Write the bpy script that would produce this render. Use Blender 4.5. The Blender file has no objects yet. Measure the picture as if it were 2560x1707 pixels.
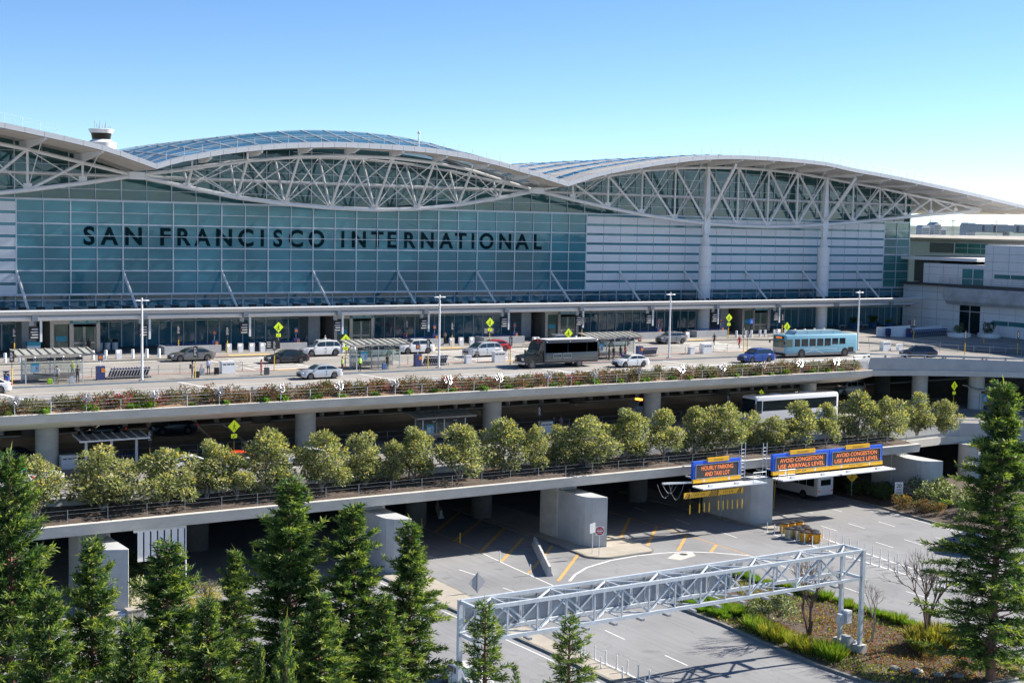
import bpy, math, random
from mathutils import Vector, Matrix
random.seed(7)
SC = bpy.context.scene
COL = SC.collection
R = math.radians
PI = math.pi

# ------------------------------------------------------------------ camera calibration (also used to place things on real planes)
CAM_H = 29.4
FPX = 3555.0
_p, _r, _y = R(4.59), R(1.16), R(32.93)
_F = Vector((math.sin(_y) * math.cos(_p), math.cos(_y) * math.cos(_p), -math.sin(_p)))
_A = Vector((math.cos(_y), -math.sin(_y), 0))
_B = _A.cross(_F)
C_R = _A * math.cos(_r) + _B * math.sin(_r)
C_U = -_A * math.sin(_r) + _B * math.cos(_r)
C_F = _F
CAM = Vector((0, 0, CAM_H))

def at(x, y, z=None, Y=None, X=None, deck=None):
    """photo point -> the world point where its sight line meets a level, a wall plane or the sloping upper deck"""
    d = C_R * ((x - 1280) / FPX) + C_U * ((853.5 - y) / FPX) + C_F
    if z is not None: t = (z - CAM_H) / d.z
    elif Y is not None: t = Y / d.y
    elif X is not None: t = X / d.x
    else: t = (10.05 + deck - CAM_H) / (d.z - 0.025 * d.y)
    return CAM + d * t

def zd(Y):            # upper deck falls gently away from the terminal
    return 10.05 + 0.025 * max(Y, 118)
ZA = 6.7              # arrivals deck

# ------------------------------------------------------------------ materials
MATS = {}
def mat(name, col, rough=0.6, metal=0.0, var=0.0, scale=4.0, bump=0.0, bscale=None, spec=0.5, emit=None, estr=1.0,
        coat=0.0, var2=None, detail=4.0, stretch=None, trans=0.0):
    m = bpy.data.materials.new(name); m.use_nodes = True
    nt = m.node_tree; N = nt.nodes; L = nt.links
    b = N['Principled BSDF']
    c4 = (*col, 1)
    b.inputs['Base Color'].default_value = c4
    b.inputs['Roughness'].default_value = rough
    b.inputs['Metallic'].default_value = metal
    b.inputs['Specular IOR Level'].default_value = spec
    b.inputs['Coat Weight'].default_value = coat
    b.inputs['Coat Roughness'].default_value = 0.04
    if emit:
        b.inputs['Emission Color'].default_value = (*emit, 1)
        b.inputs['Emission Strength'].default_value = estr
    if var or bump:
        tc = N.new('ShaderNodeTexCoord'); src = tc.outputs['Object']
        if stretch:
            mp = N.new('ShaderNodeMapping'); mp.inputs['Scale'].default_value = stretch
            L.new(src, mp.inputs[0]); src = mp.outputs[0]
    if var:
        n = N.new('ShaderNodeTexNoise'); n.inputs['Scale'].default_value = scale; n.inputs['Detail'].default_value = detail
        n.inputs['Roughness'].default_value = 0.65
        L.new(src, n.inputs['Vector'])
        cr = N.new('ShaderNodeValToRGB')
        lo = var2 if var2 else tuple(max(0, c * (1 - var)) for c in col)
        hi = col if var2 else tuple(min(1, c * (1 + var)) for c in col)
        cr.color_ramp.elements[0].position = 0.3; cr.color_ramp.elements[0].color = (*lo, 1)
        cr.color_ramp.elements[1].position = 0.7; cr.color_ramp.elements[1].color = (*hi, 1)
        L.new(n.outputs['Fac'], cr.inputs['Fac']); L.new(cr.outputs['Color'], b.inputs['Base Color'])
    if bump:
        n2 = N.new('ShaderNodeTexNoise'); n2.inputs['Scale'].default_value = bscale or scale * 4; n2.inputs['Detail'].default_value = 5
        L.new(src, n2.inputs['Vector'])
        bp = N.new('ShaderNodeBump'); bp.inputs['Strength'].default_value = bump; bp.inputs['Distance'].default_value = 0.05
        L.new(n2.outputs['Fac'], bp.inputs['Height']); L.new(bp.outputs['Normal'], b.inputs['Normal'])
    MATS[name] = m
    return m

def road_mat(name, col, patch, joints=None, streak=(6.0, 0.25, 1)):
    """worn paving: broad blotches, fine grain, tyre-dark streaks along the lanes, optional sawn joints"""
    m = bpy.data.materials.new(name); m.use_nodes = True
    nt = m.node_tree; N = nt.nodes; L = nt.links; b = N['Principled BSDF']
    b.inputs['Roughness'].default_value = 0.85; b.inputs['Specular IOR Level'].default_value = 0.3
    tc = N.new('ShaderNodeTexCoord')
    def noise(scale, detail, stretch=None, rough=0.6):
        n = N.new('ShaderNodeTexNoise'); n.inputs['Scale'].default_value = scale; n.inputs['Detail'].default_value = detail
        n.inputs['Roughness'].default_value = rough
        if stretch:
            mp = N.new('ShaderNodeMapping'); mp.inputs['Scale'].default_value = stretch
            L.new(tc.outputs['Object'], mp.inputs[0]); L.new(mp.outputs[0], n.inputs['Vector'])
        else: L.new(tc.outputs['Object'], n.inputs['Vector'])
        return n.outputs['Fac']
    def ramp(f, a, c, p0, p1):
        r = N.new('ShaderNodeValToRGB'); e = r.color_ramp.elements
        e[0].position = p0; e[0].color = (a, a, a, 1); e[1].position = p1; e[1].color = (c, c, c, 1)
        L.new(f, r.inputs['Fac']); return r.outputs['Color']
    def mul(a, c2, fac=1.0):
        x = N.new('ShaderNodeMix'); x.data_type = 'RGBA'; x.blend_type = 'MULTIPLY'; x.inputs['Factor'].default_value = fac
        L.new(a, x.inputs[6]); L.new(c2, x.inputs[7]); return x.outputs[2]
    rgb = N.new('ShaderNodeRGB'); rgb.outputs[0].default_value = (*col, 1)
    c = rgb.outputs[0]
    c = mul(c, ramp(noise(0.12, 3), 0.86, 1.08, 0.35, 0.65))
    c = mul(c, ramp(noise(0.55, 6, streak), 0.90, 1.04, 0.34, 0.66))
    c = mul(c, ramp(noise(14, 4), 0.88, 1.06, 0.3, 0.7))
    c = mul(c, ramp(noise(0.35, 2), patch, 1.0, 0.28, 0.36))
    if joints:
        br = N.new('ShaderNodeTexBrick'); br.offset = 0
        br.inputs['Color1'].default_value = (1, 1, 1, 1); br.inputs['Color2'].default_value = (0.95, 0.95, 0.95, 1)
        br.inputs['Mortar'].default_value = (0.6, 0.58, 0.56, 1); br.inputs['Scale'].default_value = 1
        br.inputs['Mortar Size'].default_value = 0.02
        br.inputs['Brick Width'].default_value = joints[0]; br.inputs['Row Height'].default_value = joints[1]
        L.new(tc.outputs['Object'], br.inputs['Vector']); c = mul(c, br.outputs['Color'])
    else:
        v = N.new('ShaderNodeTexVoronoi'); v.feature = 'DISTANCE_TO_EDGE'; v.inputs['Scale'].default_value = 0.16
        mp = N.new('ShaderNodeMapping'); nz = N.new('ShaderNodeTexNoise'); nz.inputs['Scale'].default_value = 0.8
        L.new(tc.outputs['Object'], nz.inputs['Vector'])
        ad = N.new('ShaderNodeMix'); ad.data_type = 'VECTOR'; ad.inputs['Factor'].default_value = 0.6
        L.new(tc.outputs['Object'], ad.inputs[4]); L.new(nz.outputs['Color'], ad.inputs[5])
        va = N.new('ShaderNodeVectorMath'); va.operation = 'ADD'
        L.new(tc.outputs['Object'], va.inputs[0]); L.new(nz.outputs['Color'], va.inputs[1])
        L.new(va.outputs[0], v.inputs['Vector'])
        c = mul(c, ramp(v.outputs['Distance'], 0.86, 1.0, 0.002, 0.009))
    L.new(c, b.inputs['Base Color'])
    MATS[name] = m
    return m

# ------------------------------------------------------------------ mesh builder
class MB:
    def __init__(s): s.v = []; s.f = []; s.mi = []
    def poly(s, pts, m=0):
        i = len(s.v); s.v += [tuple(p) for p in pts]; s.f.append(tuple(range(i, i + len(pts)))); s.mi.append(m); return s
    def box(s, x0, y0, z0, x1, y1, z1, m=0, M=None):
        P = [(x0, y0, z0), (x1, y0, z0), (x1, y1, z0), (x0, y1, z0), (x0, y0, z1), (x1, y0, z1), (x1, y1, z1), (x0, y1, z1)]
        if M: P = [tuple(M @ Vector(p)) for p in P]
        i = len(s.v); s.v += P
        for q in ((0, 3, 2, 1), (4, 5, 6, 7), (0, 1, 5, 4), (1, 2, 6, 5), (2, 3, 7, 6), (3, 0, 4, 7)):
            s.f.append(tuple(i + k for k in q)); s.mi.append(m)
        return s
    def cbox(s, c, d, m=0, rz=0, M=None):
        T = Matrix.Translation(c) @ Matrix.Rotation(rz, 4, 'Z')
        if M: T = T @ M
        return s.box(-d[0] / 2, -d[1] / 2, -d[2] / 2, d[0] / 2, d[1] / 2, d[2] / 2, m, T)
    def tube(s, p, q, r, r2=None, n=6, m=0, cap=True):
        p = Vector(p); q = Vector(q); r2 = r if r2 is None else r2
        d = (q - p)
        if d.length < 1e-6: return s
        d.normalize()
        a = d.cross(Vector((0, 0, 1)) if abs(d.z) < 0.9 else Vector((1, 0, 0))).normalized(); b = d.cross(a)
        i = len(s.v)
        for k in range(n):
            t = 2 * PI * k / n; o = a * math.cos(t) + b * math.sin(t)
            s.v.append(tuple(p + o * r)); s.v.append(tuple(q + o * r2))
        for k in range(n):
            j = (k + 1) % n
            s.f.append((i + 2 * k, i + 2 * j, i + 2 * j + 1, i + 2 * k + 1)); s.mi.append(m)
        if cap:
            s.f.append(tuple(i + 2 * k for k in range(n))[::-1]); s.mi.append(m)
            s.f.append(tuple(i + 2 * k + 1 for k in range(n))); s.mi.append(m)
        return s
    def path(s, pts, r, n=6, m=0):
        for a, b in zip(pts, pts[1:]): s.tube(a, b, r, n=n, m=m)
        return s
    def beam(s, p, q, w, h, m=0):
        """rectangular bar from p to q, h measured towards +z"""
        p = Vector(p); q = Vector(q); d = (q - p).normalized()
        a = d.cross(Vector((0, 0, 1)) if abs(d.z) < 0.95 else Vector((0, 1, 0))).normalized() * (w / 2)
        b = a.normalized().cross(d) * (h / 2)
        i = len(s.v)
        for e in (p, q):
            for sa, sb in ((-1, -1), (1, -1), (1, 1), (-1, 1)): s.v.append(tuple(e + a * sa + b * sb))
        for k in range(4):
            j = (k + 1) % 4; s.f.append((i + k, i + j, i + 4 + j, i + 4 + k)); s.mi.append(m)
        s.f.append((i + 3, i + 2, i + 1, i)); s.f.append((i + 4, i + 5, i + 6, i + 7)); s.mi += [m, m]
        return s
    def prism(s, pts, axis, a, b, m=0):
        """extrude a 2-D outline along an axis: 'x' (y,z), 'y' (x,z), 'z' (x,y)"""
        f = {'x': lambda p, t: (t, p[0], p[1]), 'y': lambda p, t: (p[0], t, p[1]), 'z': lambda p, t: (p[0], p[1], t)}[axis]
        n = len(pts); i = len(s.v)
        s.v += [f(p, a) for p in pts] + [f(p, b) for p in pts]
        s.f.append(tuple(range(i, i + n))[::-1]); s.f.append(tuple(range(i + n, i + 2 * n))); s.mi += [m, m]
        for k in range(n):
            j = (k + 1) % n; s.f.append((i + k, i + j, i + n + j, i + n + k)); s.mi.append(m)
        return s
    def lathe(s, prof, c=(0, 0, 0), n=16, m=0):
        i = len(s.v); k = len(prof)
        for a in range(n):
            t = 2 * PI * a / n
            for r, z in prof: s.v.append((c[0] + r * math.cos(t), c[1] + r * math.sin(t), c[2] + z))
        for a in range(n):
            b = (a + 1) % n
            for j in range(k - 1):
                s.f.append((i + a * k + j, i + b * k + j, i + b * k + j + 1, i + a * k + j + 1)); s.mi.append(m)
        s.f.append(tuple(i + a * k + k - 1 for a in range(n))); s.f.append(tuple(i + a * k for a in range(n))[::-1]); s.mi += [m, m]
        return s
    def loft(s, rings, m=0, caps=True, closed=True):
        i = len(s.v); n = len(rings[0])
        for r in rings: s.v += [tuple(p) for p in r]
        for a in range(len(rings) - 1):
            for k in range(n if closed else n - 1):
                j = (k + 1) % n
                s.f.append((i + a * n + k, i + a * n + j, i + (a + 1) * n + j, i + (a + 1) * n + k)); s.mi.append(m)
        if caps:
            s.f.append(tuple(range(i, i + n))[::-1]); s.f.append(tuple(range(i + (len(rings) - 1) * n, i + len(rings) * n))); s.mi += [m, m]
        return s
    def add_mesh(s, me, M, m=0):
        i = len(s.v); s.v += [tuple(M @ v.co) for v in me.vertices]
        for p in me.polygons: s.f.append(tuple(i + k for k in p.vertices)); s.mi.append(m)
        return s
    def mesh(s, name, mats, smooth=False):
        me = bpy.data.meshes.new(name); me.from_pydata(s.v, [], s.f)
        if not isinstance(mats, (list, tuple)): mats = [mats]
        for mm in mats: me.materials.append(MATS[mm] if isinstance(mm, str) else mm)
        if len(mats) > 1: me.polygons.foreach_set('material_index', s.mi)
        if smooth:
            me.polygons.foreach_set('use_smooth', [True] * len(me.polygons))
            if smooth is not True: me.set_sharp_from_angle(angle=R(smooth))
        me.update()
        return me
    def build(s, name, mats, parent=None, smooth=False, fixn=False):
        me = s.mesh(name, mats, smooth)
        if fixn:
            import bmesh
            bm = bmesh.new(); bm.from_mesh(me); bmesh.ops.recalc_face_normals(bm, faces=bm.faces); bm.to_mesh(me); bm.free()
        o = bpy.data.objects.new(name, me); COL.objects.link(o)
        if parent: o.parent = parent
        return o

def tag(o, label=None, cat=None, group=None, kind=None):
    if label: o['label'] = label
    if cat: o['category'] = cat
    if group: o['group'] = group
    if kind: o['kind'] = kind
    return o
def thing(name, label, cat, loc=(0, 0, 0), rz=0, group=None):
    o = bpy.data.objects.new(name, None); COL.objects.link(o); o.location = loc; o.rotation_euler = (0, 0, rz)
    o.empty_display_size = 0.3
    return tag(o, label, cat, group)
def parts(name, me, par, locs, rz=0):
    for l in locs:
        o = bpy.data.objects.new(name, me); COL.objects.link(o); o.parent = par; o.location = l; o.rotation_euler = (0, 0, rz)
def struct(name, mb, m, smooth=False):
    return tag(mb.build(name, m, None, smooth), kind='structure')
KIDS = {}
def dup(root, loc, rz=0, label=None, group=None, cat=None, scale=None):
    """copy a thing with its parts and their sub-parts (data shared)"""
    r = root.copy(); COL.objects.link(r); r.location = loc; r.rotation_euler = (0, 0, rz)
    if scale: r.scale = scale if isinstance(scale, (tuple, list)) else (scale,) * 3
    if root.name not in KIDS: KIDS[root.name] = [(c, list(c.children)) for c in root.children]
    for c, gs in KIDS[root.name]:
        k = c.copy(); COL.objects.link(k); k.parent = r
        for g in gs:
            q = g.copy(); COL.objects.link(q); q.parent = k
    return tag(r, label, cat, group)

_TX = {}
def text_mesh(body, size=1.0, ext=0.0, bold=0.0, space=1.0):
    k = (body, size, ext, bold, space)
    if k not in _TX:
        cu = bpy.data.curves.new('lettering', 'FONT'); cu.body = body; cu.size = size; cu.extrude = ext; cu.offset = bold
        cu.align_x = 'CENTER'; cu.align_y = 'CENTER'; cu.resolution_u = 4; cu.space_line = space
        o = bpy.data.objects.new('lettering', cu)
        me = bpy.data.meshes.new_from_object(o)
        bpy.data.objects.remove(o)
        _TX[k] = me
    return _TX[k]
STAND = Matrix.Rotation(PI / 2, 4, 'X')          # text upright, facing -Y
def text_fit(body, w, h, bold=0.0, space=1.0, ext=0.0):
    """text scaled into a w x h box, centred, upright facing -Y"""
    me = text_mesh(body, 1.0, ext, bold, space)
    xs = [v.co.x for v in me.vertices]; ys = [v.co.y for v in me.vertices]
    x0, x1, y0, y1 = min(xs), max(xs), min(ys), max(ys)
    S = Matrix.Diagonal((w / (x1 - x0), h / (y1 - y0), 1, 1)) @ Matrix.Translation((-(x0 + x1) / 2, -(y0 + y1) / 2, 0))
    return me, STAND @ S
def add_text(mb, body, c, w, h, m=0, bold=0.0, space=1.0, rz=0):
    me, S = text_fit(body, w, h, bold, space)
    mb.add_mesh(me, Matrix.Translation(c) @ Matrix.Rotation(rz, 4, 'Z') @ S, m)
def zoom(x0, y0, x1, w=2352):
    k = (x1 - x0) / w
    return lambda x, y: (x0 + x * k, y0 + y * k)
# the enlarged views the positions were read from
Qa = zoom(0, 740, 700); Qb = zoom(600, 740, 1300); Qc = zoom(1200, 740, 1900); Qd = zoom(1800, 640, 2560)
Qe = zoom(0, 1000, 700); Qf = zoom(600, 950, 1300); Qg = zoom(1200, 900, 1900); Qh = zoom(1800, 900, 2560)
Q7 = zoom(1200, 1250, 1900); Q8 = zoom(1800, 1250, 2560); Q6 = zoom(600, 1250, 1300); Q5 = zoom(0, 1250, 700)
A4 = zoom(400, 860, 700); B4 = zoom(700, 880, 1000); S5 = zoom(20, 780, 320); S6 = zoom(1280, 760, 1640); S7 = zoom(2100, 760, 2560, 1344)

# ------------------------------------------------------------------ palette
mat('white_steel', (0.80, 0.80, 0.80), 0.45, var=0.08, scale=0.7)
mat('truss_steel', (0.80, 0.80, 0.80), 0.4, var=0.06, scale=0.6)
mat('grey_steel', (0.34, 0.36, 0.38), 0.45, 0.3, var=0.12, scale=2)
mat('galvanised', (0.60, 0.65, 0.69), 0.5, 0.2, var=0.12, scale=3)
mat('dark_steel', (0.06, 0.065, 0.07), 0.5)
mat('soffit', (0.62, 0.58, 0.53), 0.7, var=0.1, scale=0.5, stretch=(0.15, 3, 1))
mat('roof_metal', (0.50, 0.47, 0.42), 0.6, var=0.1, scale=0.6)
mat('fascia_white', (0.66, 0.67, 0.68), 0.5, var=0.05, scale=0.5)
mat('panel_white', (0.80, 0.81, 0.83), 0.45, var=0.04, scale=0.4)
mat('mullion', (0.60, 0.66, 0.72), 0.45, 0.2)
mat('concrete', (0.56, 0.54, 0.49), 0.85, var=0.12, scale=0.5, bump=0.15, stretch=(1, 1, 2.5))
mat('concrete_shaded', (0.13, 0.13, 0.125), 0.9, var=0.2, scale=0.6)  # concrete darkened: shade under decks and in recesses put into its colour
mat('concrete_grey', (0.46, 0.47, 0.47), 0.85, var=0.12, scale=0.6, bump=0.1)
mat('island_concrete', (0.40, 0.36, 0.30), 0.9, var=0.12, scale=0.8, bump=0.1)
mat('kerb', (0.22, 0.22, 0.20), 0.9, var=0.25, scale=1.5)
mat('paint_white', (0.72, 0.72, 0.70), 0.7, var=0.14, scale=3, detail=8)
mat('paint_yellow', (0.62, 0.36, 0.11), 0.7, var=0.15, scale=3, detail=8)
mat('kerb_red', (0.50, 0.17, 0.14), 0.8, var=0.2, scale=2)
mat('kerb_blue', (0.20, 0.27, 0.33), 0.8, var=0.2, scale=1)
mat('tactile', (0.62, 0.44, 0.16), 0.8, var=0.12, scale=3)
mat('sign_yellow', (0.85, 0.47, 0.02), 0.5)
mat('sign_lime', (0.62, 0.78, 0.02), 0.45, emit=(0.62, 0.78, 0.02), estr=0.12)
mat('sign_blue', (0.02, 0.13, 0.75), 0.5)
mat('sign_red', (0.55, 0.03, 0.04), 0.5)
mat('sign_white', (0.78, 0.78, 0.78), 0.5)
mat('black', (0.015, 0.016, 0.018), 0.5)
mat('led_board', (0.035, 0.036, 0.04), 0.6)
mat('led_orange', (0.85, 0.25, 0.06), 0.6, emit=(1.0, 0.22, 0.04), estr=0.25)
mat('pole_yellow', (0.80, 0.50, 0.03), 0.5)
mat('teal_sign', (0.02, 0.30, 0.42), 0.4)
mat('bronze', (0.24, 0.19, 0.155), 0.4, 0.4, var=0.15, scale=3)
mat('stainless', (0.42, 0.38, 0.35), 0.3, 0.6, var=0.1, scale=2)
mat('rubber', (0.02, 0.02, 0.021), 0.8)
mat('rim', (0.5, 0.5, 0.52), 0.3, 0.7)
mat('rim_dark', (0.12, 0.12, 0.13), 0.35, 0.6)
mat('plate', (0.6, 0.6, 0.62), 0.5)
mat('car_glass', (0.012, 0.022, 0.028), 0.05, spec=0.8)
mat('car_glass_pale', (0.10, 0.15, 0.12), 0.06, spec=0.8)
mat('lamp_clear', (0.6, 0.64, 0.7), 0.15, spec=0.8)
mat('lamp_red', (0.5, 0.01, 0.015), 0.2, emit=(0.8, 0.02, 0.03), estr=0.1)
mat('beacon', (0.9, 0.25, 0.02), 0.3, emit=(1, 0.3, 0.03), estr=2.0)
mat('ceiling_lamp', (0.9, 0.9, 0.85), 0.4, emit=(1.0, 0.93, 0.78), estr=9.0)
mat('skin', (0.46, 0.27, 0.19), 0.6)
mat('bark', (0.14, 0.10, 0.075), 0.9, var=0.3, scale=6)
mat('bark_red', (0.24, 0.13, 0.09), 0.9, var=0.3, scale=6)
mat('bark_pale', (0.34, 0.29, 0.25), 0.9, var=0.3, scale=8)
mat('soil', (0.085, 0.060, 0.045), 0.95, var=0.45, scale=3, bump=0.6, bscale=9)
mat('mulch', (0.30, 0.19, 0.12), 0.95, var=0.4, scale=4, bump=0.7, bscale=10)
def glassy(name, col, rough, spec, wav=0.0, wscale=0.25, var=0.25, ior=1.5, cell=None):
    """tinted architectural glass over a dim interior: mirror-like, each pane very slightly warped"""
    m = mat(name, col, rough, spec=spec)
    nt = m.node_tree; N = nt.nodes; L = nt.links; b = N['Principled BSDF']; b.inputs['IOR'].default_value = ior
    tc = N.new('ShaderNodeTexCoord')
    n = N.new('ShaderNodeTexNoise'); n.inputs['Scale'].default_value = 0.13; n.inputs['Detail'].default_value = 3
    mp = N.new('ShaderNodeMapping'); mp.inputs['Scale'].default_value = (1, 1, 0.8); mp.inputs['Rotation'].default_value = (0, 0.6, 0)
    L.new(tc.outputs['Object'], mp.inputs[0]); L.new(mp.outputs[0], n.inputs['Vector'])
    cr = N.new('ShaderNodeValToRGB'); e = cr.color_ramp.elements
    e[0].position = 0.35; e[0].color = (*[c * (1 - var) for c in col], 1); e[1].position = 0.68; e[1].color = (*[c * (1 + var) for c in col], 1)
    L.new(n.outputs['Fac'], cr.inputs['Fac']); L.new(cr.outputs['Color'], b.inputs['Base Color'])
    if wav:
        n2 = N.new('ShaderNodeTexNoise'); n2.inputs['Scale'].default_value = wscale; n2.inputs['Detail'].default_value = 2
        n2.inputs['Distortion'].default_value = 1.2
        L.new(tc.outputs['Object'], n2.inputs['Vector'])
        bp = N.new('ShaderNodeBump'); bp.inputs['Strength'].default_value = wav; bp.inputs['Distance'].default_value = 0.3
        L.new(n2.outputs['Fac'], bp.inputs['Height']); L.new(bp.outputs['Normal'], b.inputs['Normal'])
    return m
glassy('facade_glass', (0.060, 0.25, 0.31), 0.05, 0.45, wav=0.03, wscale=0.5)
glassy('upper_glass', (0.035, 0.115, 0.12), 0.04, 0.7, wav=0.05, wscale=0.4)
glassy('shop_glass', (0.05, 0.19, 0.25), 0.03, 0.9, wav=0.05, wscale=0.6)
glassy('green_glass', (0.05, 0.20, 0.20), 0.05, 0.8, wav=0.1, wscale=0.4)
glassy('roof_glass', (0.03, 0.15, 0.22), 0.12, 0.7, wav=0.02)
glassy('dark_glass', (0.008, 0.016, 0.018), 0.08, 0.5)
def clear_mat(name, col, alpha):
    m = mat(name, col, 0.05, spec=0.6)
    b = m.node_tree.nodes['Principled BSDF']; b.inputs['Alpha'].default_value = alpha
    return m
clear_mat('clear_pane', (0.35, 0.50, 0.47), 0.28)
clear_mat('skylight', (0.02, 0.15, 0.22), 0.72)
road_mat('asphalt', (0.275, 0.278, 0.285), 0.80)
road_mat('deck_paving', (0.36, 0.34, 0.315), 0.88, joints=(6.1, 3.6), streak=(0.25, 6.0, 1))
road_mat('deck_walk', (0.34, 0.32, 0.295), 0.92, joints=(1.52, 1.52), streak=(0.5, 2.0, 1))
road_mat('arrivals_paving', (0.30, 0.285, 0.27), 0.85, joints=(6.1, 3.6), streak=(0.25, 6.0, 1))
# ================================================================== THE TERMINAL
U0, MOD, YF, ZR0, ROW = 40.27, 3.048, 165.6, 31.46, 1.35
ux = lambda u: U0 + MOD * u
zr = lambda r: ZR0 - ROW * r
XL, XR = ux(-20), ux(48)
term = thing('airport_terminal', 'long glass airport terminal under wavy trussed roofs behind the departures road', 'terminal', (0, 0, 0))

# --- curtain wall (glass u 0-26 and the strip at the far end), panel walls, recessed glazing
def wall_grid(us, zs, Y, w, d, heavy_u=None, heavy_z=None):
    b = MB()
    for u in us:
        ww = w * 1.7 if heavy_u and heavy_u(u) else w
        b.box(ux(u) - ww / 2, Y - d, min(zs), ux(u) + ww / 2, Y - 0.004, max(zs))
    for k, z in enumerate(zs):
        ww = w * 1.7 if heavy_z and heavy_z(k) else w * 0.8
        b.box(ux(min(us)) - w / 2, Y - d * 0.8, z - ww / 2, ux(max(us)) + w / 2, Y - 0.006, z + ww / 2)
    return b
rows = [zr(r) for r in range(9)]
for a, c in ((0, 26), (46, 48)):
    g = MB().box(ux(a), YF, zr(8), ux(c), YF + 0.25, zr(0)).build('curtain_wall', 'facade_glass' if a == 0 else 'green_glass', term)
    wall_grid(range(a, c + 1), rows, YF, 0.085, 0.12, lambda u: u % 2 == 0, lambda k: k % 2 == 0).build('mullion_grid', 'mullion', g)
for a, c in ((-20, 0), (26, 46)):
    w = MB().box(ux(a), YF, zr(8), ux(c), YF + 0.25, zr(0)).build('band_glazing', 'facade_glass', term)
    b = MB()
    for u in range(a, c):
        for r in range(8):
            b.box(ux(u) + 0.035, YF - 0.09, zr(r + 1) + 0.03, ux(u + 1) - 0.035, YF - 0.004, zr(r) - 0.30)
    b.build('cladding_panels', 'panel_white', w)
    b = MB()
    for u in range(a, c + 1): b.box(ux(u) - 0.03, YF - 0.10, zr(8), ux(u) + 0.03, YF - 0.02, zr(0))
    b.build('joint_strips', 'grey_steel', w)
MB().box(XL, YF - 0.16, zr(0) - 0.02, XR, YF + 0.62, zr(0) + 0.16).build('wall_head', 'mullion', term)
MB().box(XL, YF - 0.14, zr(8) - 0.16, XR, YF + 0.62, zr(8) + 0.02).build('wall_sill', 'mullion', term)

# --- the eave line of the roof, read from the photo at the eave plane
YE = 154.8
_ev = [(392, 410), (443.3, 393.8), (566.6, 372.9), (689.9, 360.6), (813.2, 356.9), (881.3, 357.8), (1000, 364.5), (1100.2, 374.8), (1221.4, 397.2), (1348.9, 432.2),
       (1420, 455.5), (1505.6, 428.1), (1612.9, 408.7), (1705.4, 395.7), (1774, 389.4), (1854.4, 388.5), (1977.4, 395.9), (2069.9, 406.1), (2130, 420.3), (2241, 440.7),
       (2351.9, 463.8), (2444.4, 485.1), (2560, 512.8)]
EV = [(at(x, y, Y=YE).x, at(x, y, Y=YE).z) for x, y in _ev]
XV0, XV1 = EV[0][0], EV[10][0]
EV.append((214.0, 33.9))
XC = (XV0 + XV1) / 2
EV = [(2 * XC - x, z + 0.15) for x, z in EV[:10:-1]] + EV
def ze(X):
    for (a, za), (b, zb) in zip(EV, EV[1:]):
        if a <= X <= b: break
    i = EV.index((a, za)); t = (X - a) / (b - a)
    if abs(a - XV0) < .01 or abs(a - XV1) < .01 or i == 0: p0 = 2 * za - zb; 
    else: p0 = EV[i - 1][1]
    if abs(b - XV0) < .01 or abs(b - XV1) < .01 or i + 2 >= len(EV): p3 = 2 * zb - za
    else: p3 = EV[i + 2][1]
    return 0.5 * (2 * za + (zb - p0) * t + (2 * p0 - 5 * za + 4 * zb - p3) * t * t + (3 * za - p0 - 3 * zb + p3) * t ** 3)
def span(a, b, n): return [a + (b - a) * k / n for k in range(n + 1)]
YB = 222.0

def sheet(xs, ys, zf, th=None, m=0, b=None):
    b = b or MB()
    i = len(b.v); n = len(ys)
    for x in xs:
        for y in ys: b.v.append((x, y, zf(x, y)))
    for a in range(len(xs) - 1):
        for k in range(n - 1):
            b.f.append((i + a * n + k, i + (a + 1) * n + k, i + (a + 1) * n + k + 1, i + a * n + k + 1)); b.mi.append(m)
    return b
def roof_part(name, xs):
    r = MB()
    for x0, x1 in zip(xs, xs[1:]):
        r.poly([(x0, YE + 0.05, ze(x0) - 0.02), (x1, YE + 0.05, ze(x1) - 0.02), (x1, YE + 0.05, ze(x1) - 0.6), (x0, YE + 0.05, ze(x0) - 0.6)])
    return r
def fascia(xs, par):
    b = MB()
    for x0, x1 in zip(xs, xs[1:]):
        g = 0.02
        P = [(x0 + g, ze(x0)), (x1 - g, ze(x1)), (x1 - g, ze(x1) - 0.58), (x0 + g, ze(x0) - 0.58)]
        b.loft([[(px, YE - 0.06, pz) for px, pz in P], [(px, YE + 0.04, pz) for px, pz in P]])
    return b.build('fascia', 'fascia_white', par)

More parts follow.
